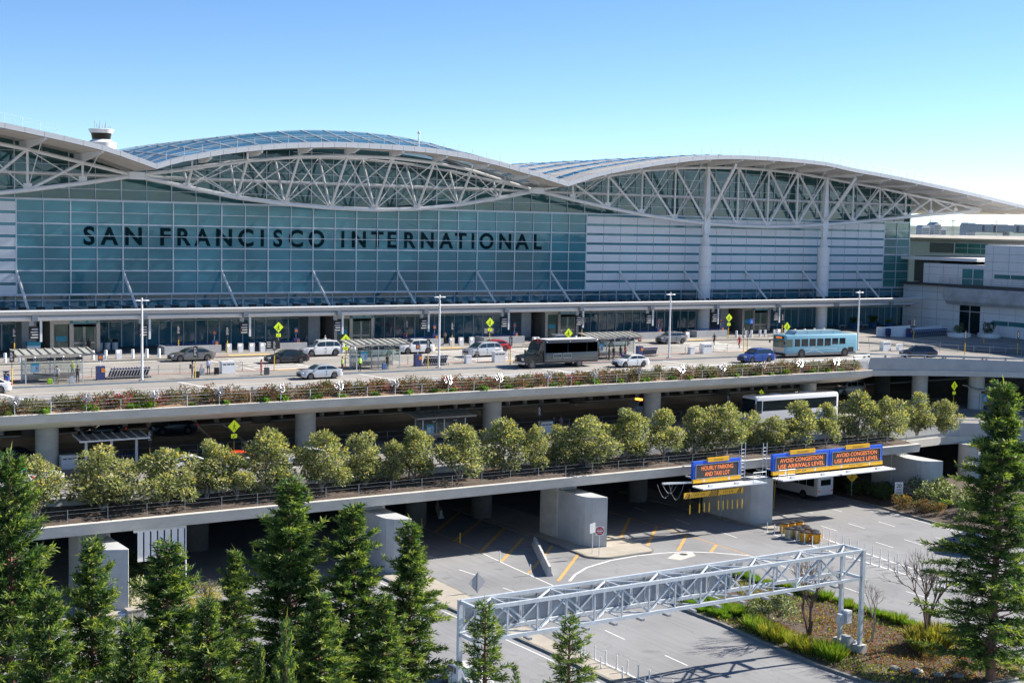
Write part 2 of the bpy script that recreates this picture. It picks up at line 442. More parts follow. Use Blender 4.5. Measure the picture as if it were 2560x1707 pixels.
# side roofs (far lens and the mirrored near one): metal vault with raised skylight strips, solid soffit
for side in (1, -1):
    lim = 212.0 if side > 0 else 2 * XC - 190
    xs = span(XV1, lim, 44) if side > 0 else span(lim, XV0, 40)
    strips = [(158.6, 160.2), (166.5, 168.5), (176, 178.5), (187, 190), (200, 203)]
    ys = [YE, 158.5]
    slab = MB()
    beyond = lambda x: side > 0 and x > 187.5
    cuts = [YE, 165.2, 166.0, 175.2, 176.2, 186, 187, YB]
    for x0, x1 in zip(xs, xs[1:]):
        segs = list(zip(cuts[::2], cuts[1::2])) if beyond(x0) else [(YE, YB)]
        for ya, yb in segs:
            T = [(x0, ya, ze(x0) - .02), (x1, ya, ze(x1) - .02), (x1, yb, ze(x1) - .02), (x0, yb, ze(x0) - .02)]
            D = [(p[0], p[1], p[2] - 0.56) for p in T]
            slab.loft([D, T])
    rf = slab.build('roof', 'roof_metal', term)
    sf = MB()
    for x0, x1 in zip(xs, xs[1:]):
        for ya, yb in ((YE + .06, 158.4), (158.6, 162.3), (162.5, 165.1)):
            zz = lambda x: ze(x) - 0.64
            sf.poly([(x0 + .02, ya, zz(x0)), (x0 + .02, yb, zz(x0)), (x1, yb, zz(x1)), (x1, ya, zz(x1))])
            if beyond(x0) and ya > 162: sf.poly([(x0, 166.05, zz(x0)), (x0, 175.1, zz(x0)), (x1, 175.1, zz(x1)), (x1, 166.05, zz(x1))])
    sf.build('soffit', 'soffit', rf)
    fascia(xs, rf)
    gl = MB(); rb = MB()
    for ya, yb in strips:
        sheet(xs, [ya, yb], lambda x, y: ze(x) + 0.03 + 0.2 * (y - ya) / (yb - ya), b=gl)
        for x0, x1 in zip(xs, xs[1:]):
            gl.poly([(x0, yb, ze(x0)), (x1, yb, ze(x1)), (x1, yb, ze(x1) + .23), (x0, yb, ze(x0) + .23)])
            rb.beam((x0, ya, ze(x0) + .07), (x0, yb, ze(x0) + .27), .12, .06)
            rb.beam((x0, ya - .1, ze(x0) + .06), (x1, ya - .1, ze(x1) + .06), .12, .1)
    gl.build('skylight_strips', 'roof_glass', rf); rb.build('skylight_bars', 'fascia_white', rf)
    # railing along the edge
    rl = MB(); x = xs[0] + 1.2
    while x < xs[-1] - 10:
        rl.tube((x, YE + .5, ze(x)), (x, YE + .5, ze(x) + 1.05), .022, n=4)
        if x + 1.83 < xs[-1] - 10:
            for h in (.55, 1.03): rl.tube((x, YE + .5, ze(x) + h), (x + 1.83, YE + .5, ze(x + 1.83) + h), .012, n=4)
        x += 1.83
    rl.build('roof_railing', 'galvanised', rf)
# middle roof: glazed sawtooth bands over the lens truss
xs = span(XV0, XV1, 36)
sw = lambda x: max(0.0, math.sin(PI * (x - XV0) / (XV1 - XV0))) ** 0.75
BANDS = [(155.0, 163.6), (163.8, 172.2), (172.4, 181.0), (181.2, 190), (190.2, 199)]
def zmid(x, y):
    for a, c in BANDS:
        if y <= c + .1: return ze(x) + sw(x) * (1.9 * (y - a) / (c - a) if a < 156 else 0.5 + 1.5 * (y - a) / (c - a))
    return ze(x) + .5
base = MB()
for x0, x1 in zip(xs, xs[1:]):          # opaque eave strip, and the back half of the vault
    for ya, yb, dz in ((YE, 157.9, -.10), (199, YB, -.1)):
        T = [(x0, ya, ze(x0) + dz), (x1, ya, ze(x1) + dz), (x1, yb, ze(x1) + dz), (x0, yb, ze(x0) + dz)]
        base.loft([[(p[0], p[1], p[2] - .45) for p in T], T])
rm = base.build('roof', 'roof_metal', term)
sf = MB()
for x0, x1 in zip(xs, xs[1:]): sf.poly([(x0, YE + .06, ze(x0) - .62), (x0, 157.9, ze(x0) - .62), (x1, 157.9, ze(x1) - .62), (x1, YE + .06, ze(x1) - .62)])
sf.build('soffit', 'soffit', rm)
fascia(xs, rm)
gl = MB(); rb = MB()
for bi, (a, c) in enumerate(BANDS):
    sheet(xs, [a, (a + c) / 2, c], zmid, b=gl)
    if bi: sheet(xs, [BANDS[bi - 1][1], a], lambda x, y: zmid(x, y), b=gl)
    x = XV0 + (1.5 if bi % 2 else 3.0)
    while x < XV1:
        rb.beam((x, a, zmid(x, a) + .06), (x, c, zmid(x, c) + .06), .08, .1); x += 3.048
    for x0, x1 in zip(xs, xs[1:]):
        for y in (a, (a + c) / 2, c): rb.beam((x0, y, zmid(x0, y) + .05), (x1, y, zmid(x1, y) + .05), .05, .06)
    for x0, x1 in zip(xs, xs[1:]):      # louvre purlins under the glass break the sunlight into streaks
        if bi < 2:
            for k in (1, 2, 3, 5, 6, 7):
                y = a + (c - a) * k / 8; rb.beam((x0, y, zmid(x0, y) - .25), (x1, y, zmid(x1, y) - .25), .5, .06)
gl.build('skylight_glass', 'skylight', rm); rb.build('skylight_bars', 'fascia_white', rm)
rl = MB(); x = XV0 + 1.2
while x < XV1 - 2:
    rl.tube((x, YE + .35, ze(x)), (x, YE + .35, ze(x) + .95), .022, n=4)
    for h in (.5, .95): rl.tube((x, YE + .35, ze(x) + h), (x + 2.1, YE + .35, ze(x + 2.1) + h), .012, n=4)
    x += 2.1
rl.build('roof_railing', 'galvanised', rm)
rl = MB().tube((86.2, YE + .4, ze(86)), (86.2, YE + .4, ze(86) + 1.6), .07).lathe([(.0, 0), (.17, .08), (.2, .2), (.1, .36), (0, .38)], (86.2, YE + .4, ze(86) + 1.6), 10)
rl.build('roof_beacon', 'sign_white', rm)

# --- upper recessed glazing following the roof, lower recessed shop front
YU = YF + 0.62
g = MB()
xs = span(XL, XR, 96)
for x0, x1 in zip(xs, xs[1:]):
    g.loft([[(x0, YU, zr(0)), (x1, YU, zr(0)), (x1, YU, ze(x1) - .1), (x0, YU, ze(x0) - .1)], [(x0, YU + .2, zr(0)), (x1, YU + .2, zr(0)), (x1, YU + .2, ze(x1) - .1), (x0, YU + .2, ze(x0) - .1)]])
ug = g.build('upper_glazing', 'upper_glass', term)
b = MB()
for u in range(-18, 49):
    x = ux(u); w = .12 if u % 2 == 0 else .06
    b.box(x - w / 2, YU - .12, zr(0) + .16, x + w / 2, YU - .004, ze(x) - .6)
for k in range(1, 7):
    z = zr(0) + 1.36 * k
    for x0, x1 in zip(xs, xs[1:]):
        if z < min(ze(x0), ze(x1)) - .7: b.box(x0, YU - .10, z - .03, x1, YU - .006, z + .03)
b.build('mullion_grid', 'mullion', ug)
lg = MB().box(XL, YU, 13.6, ux(48), YU + .2, zr(8) - .16).build('shop_front', 'shop_glass', term)
b = MB()
for u in range(-18, 49):
    x = ux(u); b.box(x - .07, YU - .1, 14.0, x + .07, YU - .004, zr(8) - .16)
    if u < 48: b.box(x + MOD / 2 - .05, YU - .09, 14.0, x + MOD / 2 + .05, YU - .004, 17.3)
for z, w in ((14.08, .22), (17.35, .12), (19.95, .1)): b.box(XL, YU - .1, z - w / 2, XR, YU - .006, z + w / 2)
b.build('mullion_grid', 'mullion', lg)
MB().box(XR - .05, YF + .01, 13.6, XR + .2, YB, 35.4).build('end_wall', 'green_glass', term)
MB().box(XL, YB, 13.6, XR, YB + .4, 34.0).build('rear_wall', 'panel_white', term)

# --- trusses
YT = 162.5
DX = 6.1
NB = [34.43, 33.38, 32.42, 31.6, 31.0, 30.55, 30.32, 30.25, 30.45, 30.8, 31.22, 31.78, 32.34, 32.9, 33.35, 33.75]
NT = [34.43, 35.68, 36.9, 37.85, 38.44, 38.78, 38.95, 38.87, 38.6, 38.07, 37.46, 36.9, 36.15, 35.48, 34.8, 34.1]
XJ0, XJ1 = 53.0, 108.7
def side_truss(sgn):
    X = lambda k: (XJ1 + DX * k) if sgn > 0 else (XJ0 - DX * k)
    tr = MB().box(-.9, -.55, -.42, .9, .55, .42, 0, Matrix.Translation((X(0), YT, NB[0]))).build('truss', 'truss_steel', term)
    b = MB(); t = MB()
    for k in range(15):
        b.tube((X(k), YT, NB[k]), (X(k + 1), YT, NB[k + 1]), .26, n=8); t.tube((X(k), YT, NT[k]), (X(k + 1), YT, NT[k + 1]), .22, n=8)
    b.build('bottom_chord', 'truss_steel', tr, 50); t.build('top_chord', 'truss_steel', tr, 50)
    n = 16 if sgn > 0 else 9
    for k in range(1, n):
        x = X(k)
        if k not in (5, 9):
            MB().tube((x, YT, NB[k]), (x, YT, NT[k]), .15, n=8).build('post', 'truss_steel', tr, 50)
        if k < 15:
            dn = k < 7
            p, q = ((x, YT, NT[k]), (X(k + 1), YT, NB[k + 1])) if dn else ((x, YT, NB[k]), (X(k + 1), YT, NT[k + 1]))
            MB().tube(p, q, .17, n=8).build('diagonal', 'truss_steel', tr, 50)
            p, q = ((x, YT, NB[k]), (X(k + 1), YT, NT[k + 1])) if dn else ((x, YT, NT[k]), (X(k + 1), YT, NB[k + 1]))
            r = .05 if dn else .11
            MB().tube(p, q, r, n=6).tube((p[0], p[1] - .22, p[2]), (q[0], q[1] - .22, q[2]), r * .7, n=6).build('tie_rod', 'truss_steel', tr, 50)
        e = ze(x)
        MB().prism([(154.9, e - .6), (154.9, e - .80), (156.9, e - 1.1), (162.5, max(e - 1.7, NT[k] + .1)), (165.6, e - 1.1), (165.6, e - .6)], 'x', x - .13, x + .13).build('bracket', 'truss_steel', tr)
        if k in (5, 9):
            MB().tube((x, YT, NB[k] + .2), (x, 156.25, e - 1.15), .24, n=8).build('raking_strut', 'truss_steel', tr, 50)
        elif k < 15:
            MB().tube((x, YT, NB[k]), (x, 156.7, e - 1.1), .05, n=5).build('tie_rod', 'truss_steel', tr, 50)
        MB().box(x - .45, YT - .12, NB[k] + .05, x + .45, YT + .12, NB[k] + .75).build('node_plate', 'truss_steel', tr)
    return X
Xs = side_truss(1); side_truss(-1)
for k in (5, 9):
    for sgn in (1, -1):
        x = XJ1 + DX * k if sgn > 0 else XJ0 - DX * k
        if x < 5: continue
        co = MB().lathe([(.93, 13.9), (.93, 27.1), (.96, 27.12), (.96, 27.2), (.6, 27.2)], (x, YT, 0), 28).build('column', 'panel_white', term, 40)
        b = MB()
        for z in (16.6, 18.7, 21.4, 24.1): b.lathe([(.936, 0), (.936, .03)], (x, YT, z), 28)
        b.build('joint_rings', 'grey_steel', co)
        MB().lathe([(.62, 27.2), (.52, 28.0), (.42, 28.8)], (x, YT, 0), 16).lathe([(.6, 28.8), (.6, 28.9)], (x, YT, 0), 16).build('neck', 'truss_steel', co, 40)
        h = MB(); zb_, zt_ = 28.9, NT[k] + .1
        f = lambda z: .58 - .36 * (z - zb_ - 1.5) / (zt_ - zb_ - 1.5) if z > zb_ + 1.5 else .5 + .08 * (z - zb_) / 1.5
        h.loft([[(x - f(z), YT - .3, z), (x + f(z), YT - .3, z), (x + f(z), YT + .3, z), (x - f(z), YT + .3, z)] for z in (zb_, zb_ + 1.5, zt_)])
        for z in (31.6, 33.2, 34.8, 36.4): h.box(x - f(z) - .03, YT - .36, z, x + f(z) + .03, YT + .36, z + .06)
        h.build('tapered_mast', 'truss_steel', co)
# middle lens truss: triangular in section
MX = [XJ0 + (XJ1 - XJ0) * k / 9 for k in range(10)]
MBZ = [34.45, 33.33, 32.29, 31.68, 31.33, 31.25, 31.5, 32.2, 33.2, 34.43]
MFZ = [34.45, 35.45, 36.55, 37.3, 37.64, 37.66, 37.35, 36.64, 35.5, 34.43]
dy = [(z2 - z1) * .755 for z1, z2 in zip(MBZ, MFZ)]
Bn = [Vector((x, YT, z)) for x, z in zip(MX, MBZ)]
Fn = [Vector((x, YT - d, z)) for x, z, d in zip(MX, MFZ, dy)]
Kn = [Vector((x, YT + d * .72, z + .05)) for x, z, d in zip(MX, MFZ, dy)]
tr = MB().box(-.7, -.5, -.4, .7, .5, .4, 0, Matrix.Translation(Bn[0])).box(-.5, -.5, -.4, .5, .5, .4, 0, Matrix.Translation(Bn[9] - Vector((.9, 0, 0)))).build('truss', 'truss_steel', term)
tr['label'] = 'triangular lens truss under the glazed middle roof'
for nm, P, r in (('bottom_chord', Bn, .27), ('top_chord', Fn, .20), ('top_chord', Kn, .18)):
    b = MB()
    for p, q in zip(P, P[1:]): b.tube(p, q, r, n=8)
    b.build(nm, 'truss_steel', tr, 50)
for k in range(1, 9):
    MB().tube(Bn[k], Fn[k], .16, n=8).build('post', 'truss_steel', tr, 50)
    MB().tube(Bn[k], Kn[k], .15, n=8).build('post', 'truss_steel', tr, 50)
    d = MB()
    for j in (k - 1, k + 1):
        if 1 <= j <= 8: d.tube(Bn[k], Fn[j], .075, n=6).tube(Bn[k], Kn[j], .065, n=6)
    d.build('tie_rod', 'truss_steel', tr, 50)
    x = MX[k]; e = ze(x)
    MB().prism([(154.9, e - .62), (154.9, e - .8), (156.3, e - 1.15), (158.4, e - 1.2), (158.4, e - .62)], 'x', x - .16, x + .16).tube(Fn[k], (x, Fn[k].y, e - .7), .12, n=6).build('bracket', 'truss_steel', tr)
    MB().box(x - .5, YT - .12, MBZ[k] + .05, x + .5, YT + .12, MBZ[k] + .5).build('node_plate', 'truss_steel', tr)
MB().tube((0, 165.0, 34.42), (187, 165.0, 34.42), .2, n=8).build('tie_beam', 'truss_steel', term, 50)

# --- lettering on the glass, each letter fitted to its measured width
let = MB()
LET = [('S', 47.84, 49.16), ('A', 49.82, 51.94), ('N', 52.74, 54.75), ('F', 56.97, 58.28), ('R', 59.09, 60.8), ('A', 61.2, 63.28), ('N', 63.97, 66.03), ('C', 66.81, 68.83), ('I', 69.78, 70.2),
       ('S', 71.45, 72.68), ('C', 73.51, 75.49), ('O', 76.23, 78.46), ('I', 80.85, 81.25), ('N', 82.33, 84.36), ('T', 85.13, 86.92), ('E', 87.53, 88.84), ('R', 89.99, 91.76), ('N', 92.52, 94.46),
       ('A', 95.33, 97.47), ('T', 97.75, 99.58), ('I', 100.4, 100.79), ('O', 101.62, 103.91), ('N', 104.83, 106.78), ('A', 107.41, 109.75), ('L', 110.54, 111.88)]
mat('letter_dark', (0.004, 0.022, 0.030), 0.7, spec=0.05)
root = None
def zoff(ch): return .05 if ch in 'SCO' else 0
LP = thing('lettering', None, None); LP.parent = term
del_keys = [k for k in ('label', 'category') if k in LP]
for ch, a, c in LET:
    b = MB(); z0, z1 = 26.36 - zoff(ch), 28.48 + zoff(ch)
    if ch == 'I': b.box(a, YF - .04, z0, c, YF - .012, z1)
    else:
        me, S = text_fit(ch, c - a, z1 - z0, bold=0.028)
        b.add_mesh(me, Matrix.Translation(((a + c) / 2, YF - .03, (z0 + z1) / 2)) @ S)
    b.build('letter', 'letter_dark', LP)

# --- entrance canopy with raking struts
zc = 19.22
cb = MB().box(XL, 158.0, zc - .06, 181.5, YF + .6, zc)
can = cb.build('canopy', 'dark_glass', term)
b = MB()
b.tube((XL, 157.5, zc + .02), (181.6, 157.5, zc + .02), .14, n=10)
b.build('edge_tube', 'fascia_white', can, 50)
b = MB().box(XL, 157.62, zc - .42, 180.5, 157.72, zc - .08)
b.build('edge_band', 'soffit', can)
b = MB().tube((XL, 158.5, zc - .78), (179.5, 158.5, zc - .78), .34, n=12).tube((179.5, 158.5, zc - .78), (181.6, 158.2, zc - .35), .34, .12, n=12)
b.build('front_beam', 'fascia_white', can, 50)
b = MB(); u = -18
while u < 46.5:
    x = ux(u); b.box(x - .06, 158.0, zc, x + .06, YF + .5, zc + .07); b.box(x - .08, 158.6, zc - .5, x + .08, YF + .5, zc - .07); u += 2
b.build('canopy_ribs', 'grey_steel', can)
me_ = MB().cbox((0, 0, 0), (.85, .45, .25)).mesh('light_box', 'black')
parts('light_box', me_, can, [(34.0 + 1.93 * k, 160.9, zc + .17) for k in range(77) if abs((34 + 1.93 * k - 40) % 12.2 - 6) > .6])
for u in range(-4, 47, 4):
    if u > 46: break
    x = ux(u)
    MB().tube((x, YF - .05, zr(6) - .02), (x, 160.5, zc + .03), .16, n=10).build('strut', 'white_steel', can, 50)
    MB().box(x - .3, 157.6, zc - 1.05, x + .3, 158.4, zc - .35).build('beam_joint', 'grey_steel', can)

# --- entrances (revolving-door porches) under the canopy
for xa, xb in (((140, 871), (261, 884)), ((823, 852), (921, 856)), ((1372, 842), (1460, 846)), ((1862, 829), (1946, 832))):
    pa = at(*xa, deck=.15); pb = at(*xb, deck=.15)
    x1 = pb.x; yf = 161.2; x0 = x1 - 5.6
    zb_ = zd(163) + .12
    en = MB().box(x0, yf + .3, zb_ + 3.25, x1, YU, zb_ + 4.0).box(x0 - .05, yf + .15, zb_ + 4.0, x1 + .1, YU, zb_ + 4.15, 1).build('entrance', ['stainless', 'dark_steel'], term)
    for xx in (x0, x0 + 2.15, x0 + 5.2): MB().box(xx, yf + .2, zb_, xx + .42, yf + .75, zb_ + 3.3).build('frame_post', 'stainless', en)
    MB().box(x1 - .2, yf + .8, zb_, x1, YU, zb_ + 3.25).build('side_wall', 'stainless', en); MB().box(x0, yf + .8, zb_, x0 + .12, YU, zb_ + 3.25).build('side_wall', 'stainless', en)
    b = MB().box(x0 + .45, yf + .5, zb_ + .1, x0 + 2.1, yf + .56, zb_ + 3.2); b.build('side_pane', 'car_glass_pale', en)
    for s in (0, 1):
        dx = x0 + 2.6 + s * 1.3
        d = MB().box(dx, yf + .42, zb_ + .05, dx + 1.26, yf + .5, zb_ + 2.9).box(dx, yf + .4, zb_ + .05, dx + .1, yf + .41, zb_ + 2.9, 1).box(dx + 1.16, yf + .4, zb_ + .05, dx + 1.26, yf + .41, zb_ + 2.9, 1).box(dx + .1, yf + .4, zb_ + 1.0, dx + 1.16, yf + .41, zb_ + 1.18, 1)
        d.build('door', ['car_glass_pale', 'stainless'], en)
    b = MB().box(x0 + 2.3, yf + .08, zb_ + 3.3, x0 + 5.35, yf + .2, zb_ + 3.85)
    add_text(b, 'International  Terminal', (x0 + 3.83, yf + .07, zb_ + 3.58), 2.6, .3, 1, bold=.01)
    b.build('sign_panel', ['teal_sign', 'sign_white'], en)
    b = MB().box(x0 + .7, yf + .44, zb_ + 1.3, x0 + 1.9, yf + .49, zb_ + 1.9); b.build('notice', 'teal_sign', en)
    x2 = x0 - 2.6
    MB().box(x2, 163.4, zb_, x2 + 1.6, YU, zb_ + 3.9).build('vestibule_wall', 'grey_steel', en)
# ================================================================== GROUND, ROADS, VIADUCTS
mat('ground_dull', (0.24, 0.22, 0.18), 0.95, var=0.25, scale=0.02)
mat('hill', (0.10, 0.14, 0.13), 0.95, var=0.3, scale=0.01)
mat('tower_far', (0.42, 0.46, 0.50), 0.8)
b = MB().poly([(-5000, -3000, -.4), (9000, -3000, -.4), (9000, 14000, -.4), (-5000, 14000, -.4)])
struct('ground', b, 'ground_dull')
b = MB().poly([(-140, -60, 0), (330, -60, 0), (330, 175, 0), (-140, 175, 0)])
struct('road', b, 'asphalt')
# hidden garage yard under the camera is open asphalt

# kerbed islands on the lower road
def island(name, pts, h=.14, top='island_concrete', kw=.22):
    cx = sum(p[0] for p in pts) / len(pts); cy = sum(p[1] for p in pts) / len(pts)
    b = MB().prism(pts, 'z', .0, h, 1)
    ins = []
    for p in pts:
        d = math.hypot(p[0] - cx, p[1] - cy); ins.append((p[0], p[1]))
    n = len(pts); inn = []
    for i in range(n):
        a, q, c = Vector(pts[i - 1]), Vector(pts[i]), Vector(pts[(i + 1) % n])
        e1 = (q - a).normalized(); e2 = (c - q).normalized(); nn = Vector((-(e1.y + e2.y), e1.x + e2.x))
        nn = nn.normalized() * kw / max(.4, math.sqrt((1 + e1.dot(e2)) / 2)) if nn.length > 1e-6 else Vector((0, 0))
        inn.append((q.x + nn.x, q.y + nn.y))
    b.poly([(p[0], p[1], h + .006) for p in inn], 0)
    return tag(b.build(name, [top, 'kerb'], None), kind='structure'), inn
arc = lambda cx, cy, r, a0, a1, n=6: [(cx + r * math.cos(R(a0 + (a1 - a0) * k / n)), cy + r * math.sin(R(a0 + (a1 - a0) * k / n))) for k in range(n + 1)]
island('traffic_island', [(74.6, 126)] + [(74.4, 103)] + arc(76.2, 102.2, 2.0, 190, 265) + [(79.6, 100.3)] + arc(80.2, 101.6, 1.4, 285, 350, 4) + [(82.2, 105), (81.5, 107.5), (80.6, 112), (80.2, 126)])
island('traffic_island', [(54.9, 126), (54.6, 100), (55.0, 80), (55.0, 72), (56.6, 72), (57.0, 82), (58.1, 96), (58.6, 107), (59, 126)])
island('traffic_island', [(96.3, 126), (96.6, 106), (97.2, 103.2)] + arc(98.0, 103.4, .9, 200, 330, 4) + [(100.0, 106), (100.4, 126)])
island('traffic_island', [(30.6, 126), (30.6, 104), (31.2, 102.6), (33.2, 102.6), (34.4, 104.5), (37, 106), (37, 126)])
isl = [(69.6, 63.5), (73.5, 60.0), (80, 59), (83.2, 62), (83.8, 68), (83.9, 73), (83.7, 79), (83.0, 84), (82.9, 88), (81.5, 90.6), (79, 91.2), (75.5, 89.7), (71.5, 87.0), (70.5, 84), (70.4, 79), (69.9, 74), (69.4, 68)]
_, isl_in = island('planted_island', isl, .16, 'soil', .25)
bank = [(116.4, 126), (116.4, 110.5), (116.1, 105), (115.2, 99), (114.7, 93), (113.5, 84), (113, 70), (150, 70), (150, 126)]
island('verge', bank, .16, 'soil', .3)
b = MB()
sheet(span(116.9, 134, 8), span(92, 126, 10), lambda x, y: .17 + .9 * min(1, (x - 116.9) / 6) + .25 * math.sin(x * 1.3) * math.sin(y * .7) * min(1, (x - 116.9) / 3), b=b)
struct('verge_soil', b, 'soil', True)

# markings on the lower road
mk = MB()
def strip(p, q, w, z=.008, m=0, b=mk):
    p = Vector((*p, 0)); q = Vector((*q, 0)); n = (q - p).normalized().cross(Vector((0, 0, 1))) * (w / 2)
    b.poly([tuple(p - n + Vector((0, 0, z))), tuple(p + n + Vector((0, 0, z))), tuple(q + n + Vector((0, 0, z))), tuple(q - n + Vector((0, 0, z)))][::-1], m)
def pline(pts, w, m=0, z=.008, b=mk):
    for p, q in zip(pts, pts[1:]): strip(p, q, w, z, m, b)
for y in range(46, 127, 7): strip((61.9, y + 1.2), (61.75 if y < 90 else 62.2, y - 1.4), .13)
for y in range(60, 127, 7): strip((92.4, y + 2.2), (92.1, y - .4), .13) if y > 95 else strip((91.2 - (95 - y) * .03, y - 3 + 1.3), (91.1 - (95 - y) * .03, y - 3 - 1.2), .13)
for x0, o in ((103.9, 4.0), (107.3, 3.5), (110.8, 2.7)):
    for y in range(60, 130, 8): strip((x0 + (y - 104) * .09, y + o - 1.5 - .7), (x0 - .3 + (y - 104) * .09, y + o - 4.0 - .7), .13)
pline([(67.6, 126), (67.3, 112), (66.9, 107.5)], .14, 1); pline([(66.9, 107.5), (66.5, 103), (66.0, 95.5)], .14, 0)
pline([(66.0, 95.5), (65.6, 90)], .13, 0)
pline([(88.5, 124), (88.6, 114), (88.5, 104.9), (88.1, 95.5)], .14, 1)
pline([(88.0, 95.6), (87.9, 91.6), (87.4, 86), (86.9, 80)], .14, 0)
for p, q in (((88.5, 113.8), (82.0, 106.8)), ((88.4, 109.3), (82.2, 102.9)), ((88.4, 104.7), (83.4, 99.9)), ((88.2, 100.1), (85.8, 98.1)), ((88.6, 118.4), (81.4, 111)), ((74.6, 115.8), (67.0, 108.0)), ((73.6, 111), (66.7, 104.0)),
             ((74.3, 107.1), (66.4, 99.2)), ((74.3, 103), (67.2, 95.9)), ((74.8, 124.6), (67.6, 117.3)), ((74.5, 120.0), (67.1, 112.9))): strip(p, q, .3, .007, 1)
pline([(68.0, 95.4), (69.7, 97.0), (72.1, 98.6), (75.5, 99.75), (78.8, 100.1), (81.3, 99.9), (83.8, 99.3), (85.9, 97.7), (87.9, 95.4)], .24, 0, .009)
pline([(54.0, 126), (53.9, 100), (54.3, 80), (54.3, 72)], .14, 0)
pline([(99.4, 96.9), (98.7, 93.3), (97.8, 87), (97.1, 80), (96.3, 70)], .22, 0); pline([(96.4, 102.4), (96.1, 95.7), (95.7, 89), (95.2, 82), (94.4, 76), (93.6, 70)], .22, 0)
pline([(56.9, 80), (57.1, 75), (57.0, 70), (56.8, 62)], .16, 0); pline([(56.2, 79), (55.9, 74), (55.7, 62)], .16, 0)
pline([(115.6, 108), (115.3, 104), (114.4, 98), (113.8, 92)], .14, 0)
for y in range(44, 100, 7): strip((46.5, y + 1.2), (46.5, y - 1.4), .13)
for k in range(4): 
    for j in range(9): strip((66.2 - k * .9 + 0, 112 + k * .7 - 0), (66.3 - k * .9, 112 + k * .7), .01)
tag(mk.build('road_markings', ['paint_white', 'paint_yellow']), kind='structure')
b = MB().lathe([(1.1, .004), (1.1, .006)], (82.3, 98.3, 0), 20)
struct('road_patch', MB().poly([(81.2, 96.9, .006), (83.6, 97.6, .006), (84.3, 99.0, .006), (82.4, 99.2, .006), (80.6, 98.0, .006)]), 'concrete')
tag(MB().lathe([(.38, .0), (.38, .012), (.3, .014), (.28, .010)], (82.9, 98.5, .006), 18).build('manhole_cover', 'dark_steel'), 'round iron manhole cover in the pale patch of the lower road', 'manhole')

# ------------------------------------------------------------------ upper viaduct (departures)
XA = -45.0
XE = 133.4
front = [(XA, 126.2), (133.4, 126.2), (137, 127.5), (142.4, 126.0), (147, 123.6), (151.5, 120.7), (156, 117.2), (161, 112.2), (166, 105.5), (169, 99), (171, 90), (172, 70)]
dk = front + [(230, 70), (230, 166), (XA, 166)]
up = thing('departures_viaduct', 'upper road viaduct with a planted concrete edge along the terminal', 'viaduct')
def deckpoly(pts, dz, b=None, m=0):
    b = b or MB(); b.poly([(x, y, zd(y) + dz) for x, y in pts], m); return b
def tri_deck(pts, dz, m=0, b=None):
    from mathutils.geometry import tessellate_polygon
    b = b or MB()
    i = len(b.v); b.v += [(x, y, zd(y) + dz) for x, y in pts]
    for t in tessellate_polygon([[Vector((x, y, 0)) for x, y in pts]]):
        a, c, d = [Vector(b.v[i + k]) for k in t]
        t = t if (c - a).cross(d - a).z > 0 else t[::-1]
        b.f.append(tuple(i + k for k in t)); b.mi.append(m)
    return b
def raised(name, pts, h, top, kerb, kind='structure'):
    b = tri_deck(pts, h)
    n = len(pts)
    for k in range(n):
        p, q = pts[k], pts[(k + 1) % n]
        b.poly([(p[0], p[1], zd(p[1])), (q[0], q[1], zd(q[1])), (q[0], q[1], zd(q[1]) + h), (p[0], p[1], zd(p[1]) + h)], 1)
    return tag(b.build(name, [top, kerb], None), kind='structure')
tag(tri_deck(dk, 0).build('departures_road', 'deck_paving'), kind='structure')
b = MB()
b.box(XA, 126.2, 11.3, XE, 166, 12.9)
slab = b.build('deck_slab', 'concrete_shaded', up)
b = MB()
pr = [(x, y) for x, y in front[1:]] + [(230, 70), (230, 166), (133.4, 166)]
i = len(b.v)
tb = tri_deck(pr, -.25); 
for f in tb.f: b.poly([tb.v[k] for k in f])
for f in tb.f: b.poly([(tb.v[k][0], tb.v[k][1], 11.6) for k in f][::-1])
b.build('ramp_slab', 'concrete_shaded', up)
# planter girder profile (y, z)
b = MB().prism([(123.2, 12.60), (123.6, 12.63), (123.7, 12.1), (126.1, 12.1), (126.2, 11.3), (127.4, 11.0), (128.2, 11.3), (128.2, 11.0), (126.6, 10.9), (124.4, 11.55), (123.35, 11.85)], 'x', XA, XE)
b.build('planter_girder', 'concrete', up)
b = MB().box(XA, 126.02, 12.1, XE + 2, 126.3, 13.48)
b.build('parapet', 'concrete_grey', up)
soilu = MB(); sheet(span(XA, XE - .3, 90), span(123.62, 126.05, 5), lambda x, y: 12.55 + .35 * (y - 123.6) / 2.4 + .06 * math.sin(x * 1.7 + y * 3), b=soilu)
struct('planter_soil', soilu, 'mulch', True)
# ramp edge: curved barrier with recess band below
fr = [Vector((x, y, 0)) for x, y in front[2:]]
fr = [Vector((133.5, 126.8, 0))] + fr
b = MB(); b2 = MB(); b3 = MB()
for p, q in zip(fr, fr[1:]):
    n = (q - p).normalized().cross(Vector((0, 0, 1)))      # outwards (towards the camera side)
    zt = lambda v: zd(v.y) + .45
    def band(bb, o0, o1, za, zb):
        P = [p + n * o0, q + n * o0, q + n * o1, p + n * o1]
        bb.loft([[(v.x, v.y, za(v)) for v in P], [(v.x, v.y, zb(v)) for v in P]])
    band(b, 0, .35, lambda v: zt(v) - 1.0, lambda v: zt(v))
    band(b2, 0.05, .25, lambda v: 12.0, lambda v: zt(v) - 1.0)
    band(b3, 0, .45, lambda v: 11.35, lambda v: 12.05)
    band(b, 0.05, .28, lambda v: zt(v), lambda v: zt(v) + .03)
b.build('barrier', 'concrete_grey', up); b2.build('recess_band', 'concrete_grey', up); b3.build('edge_beam', 'concrete', up)
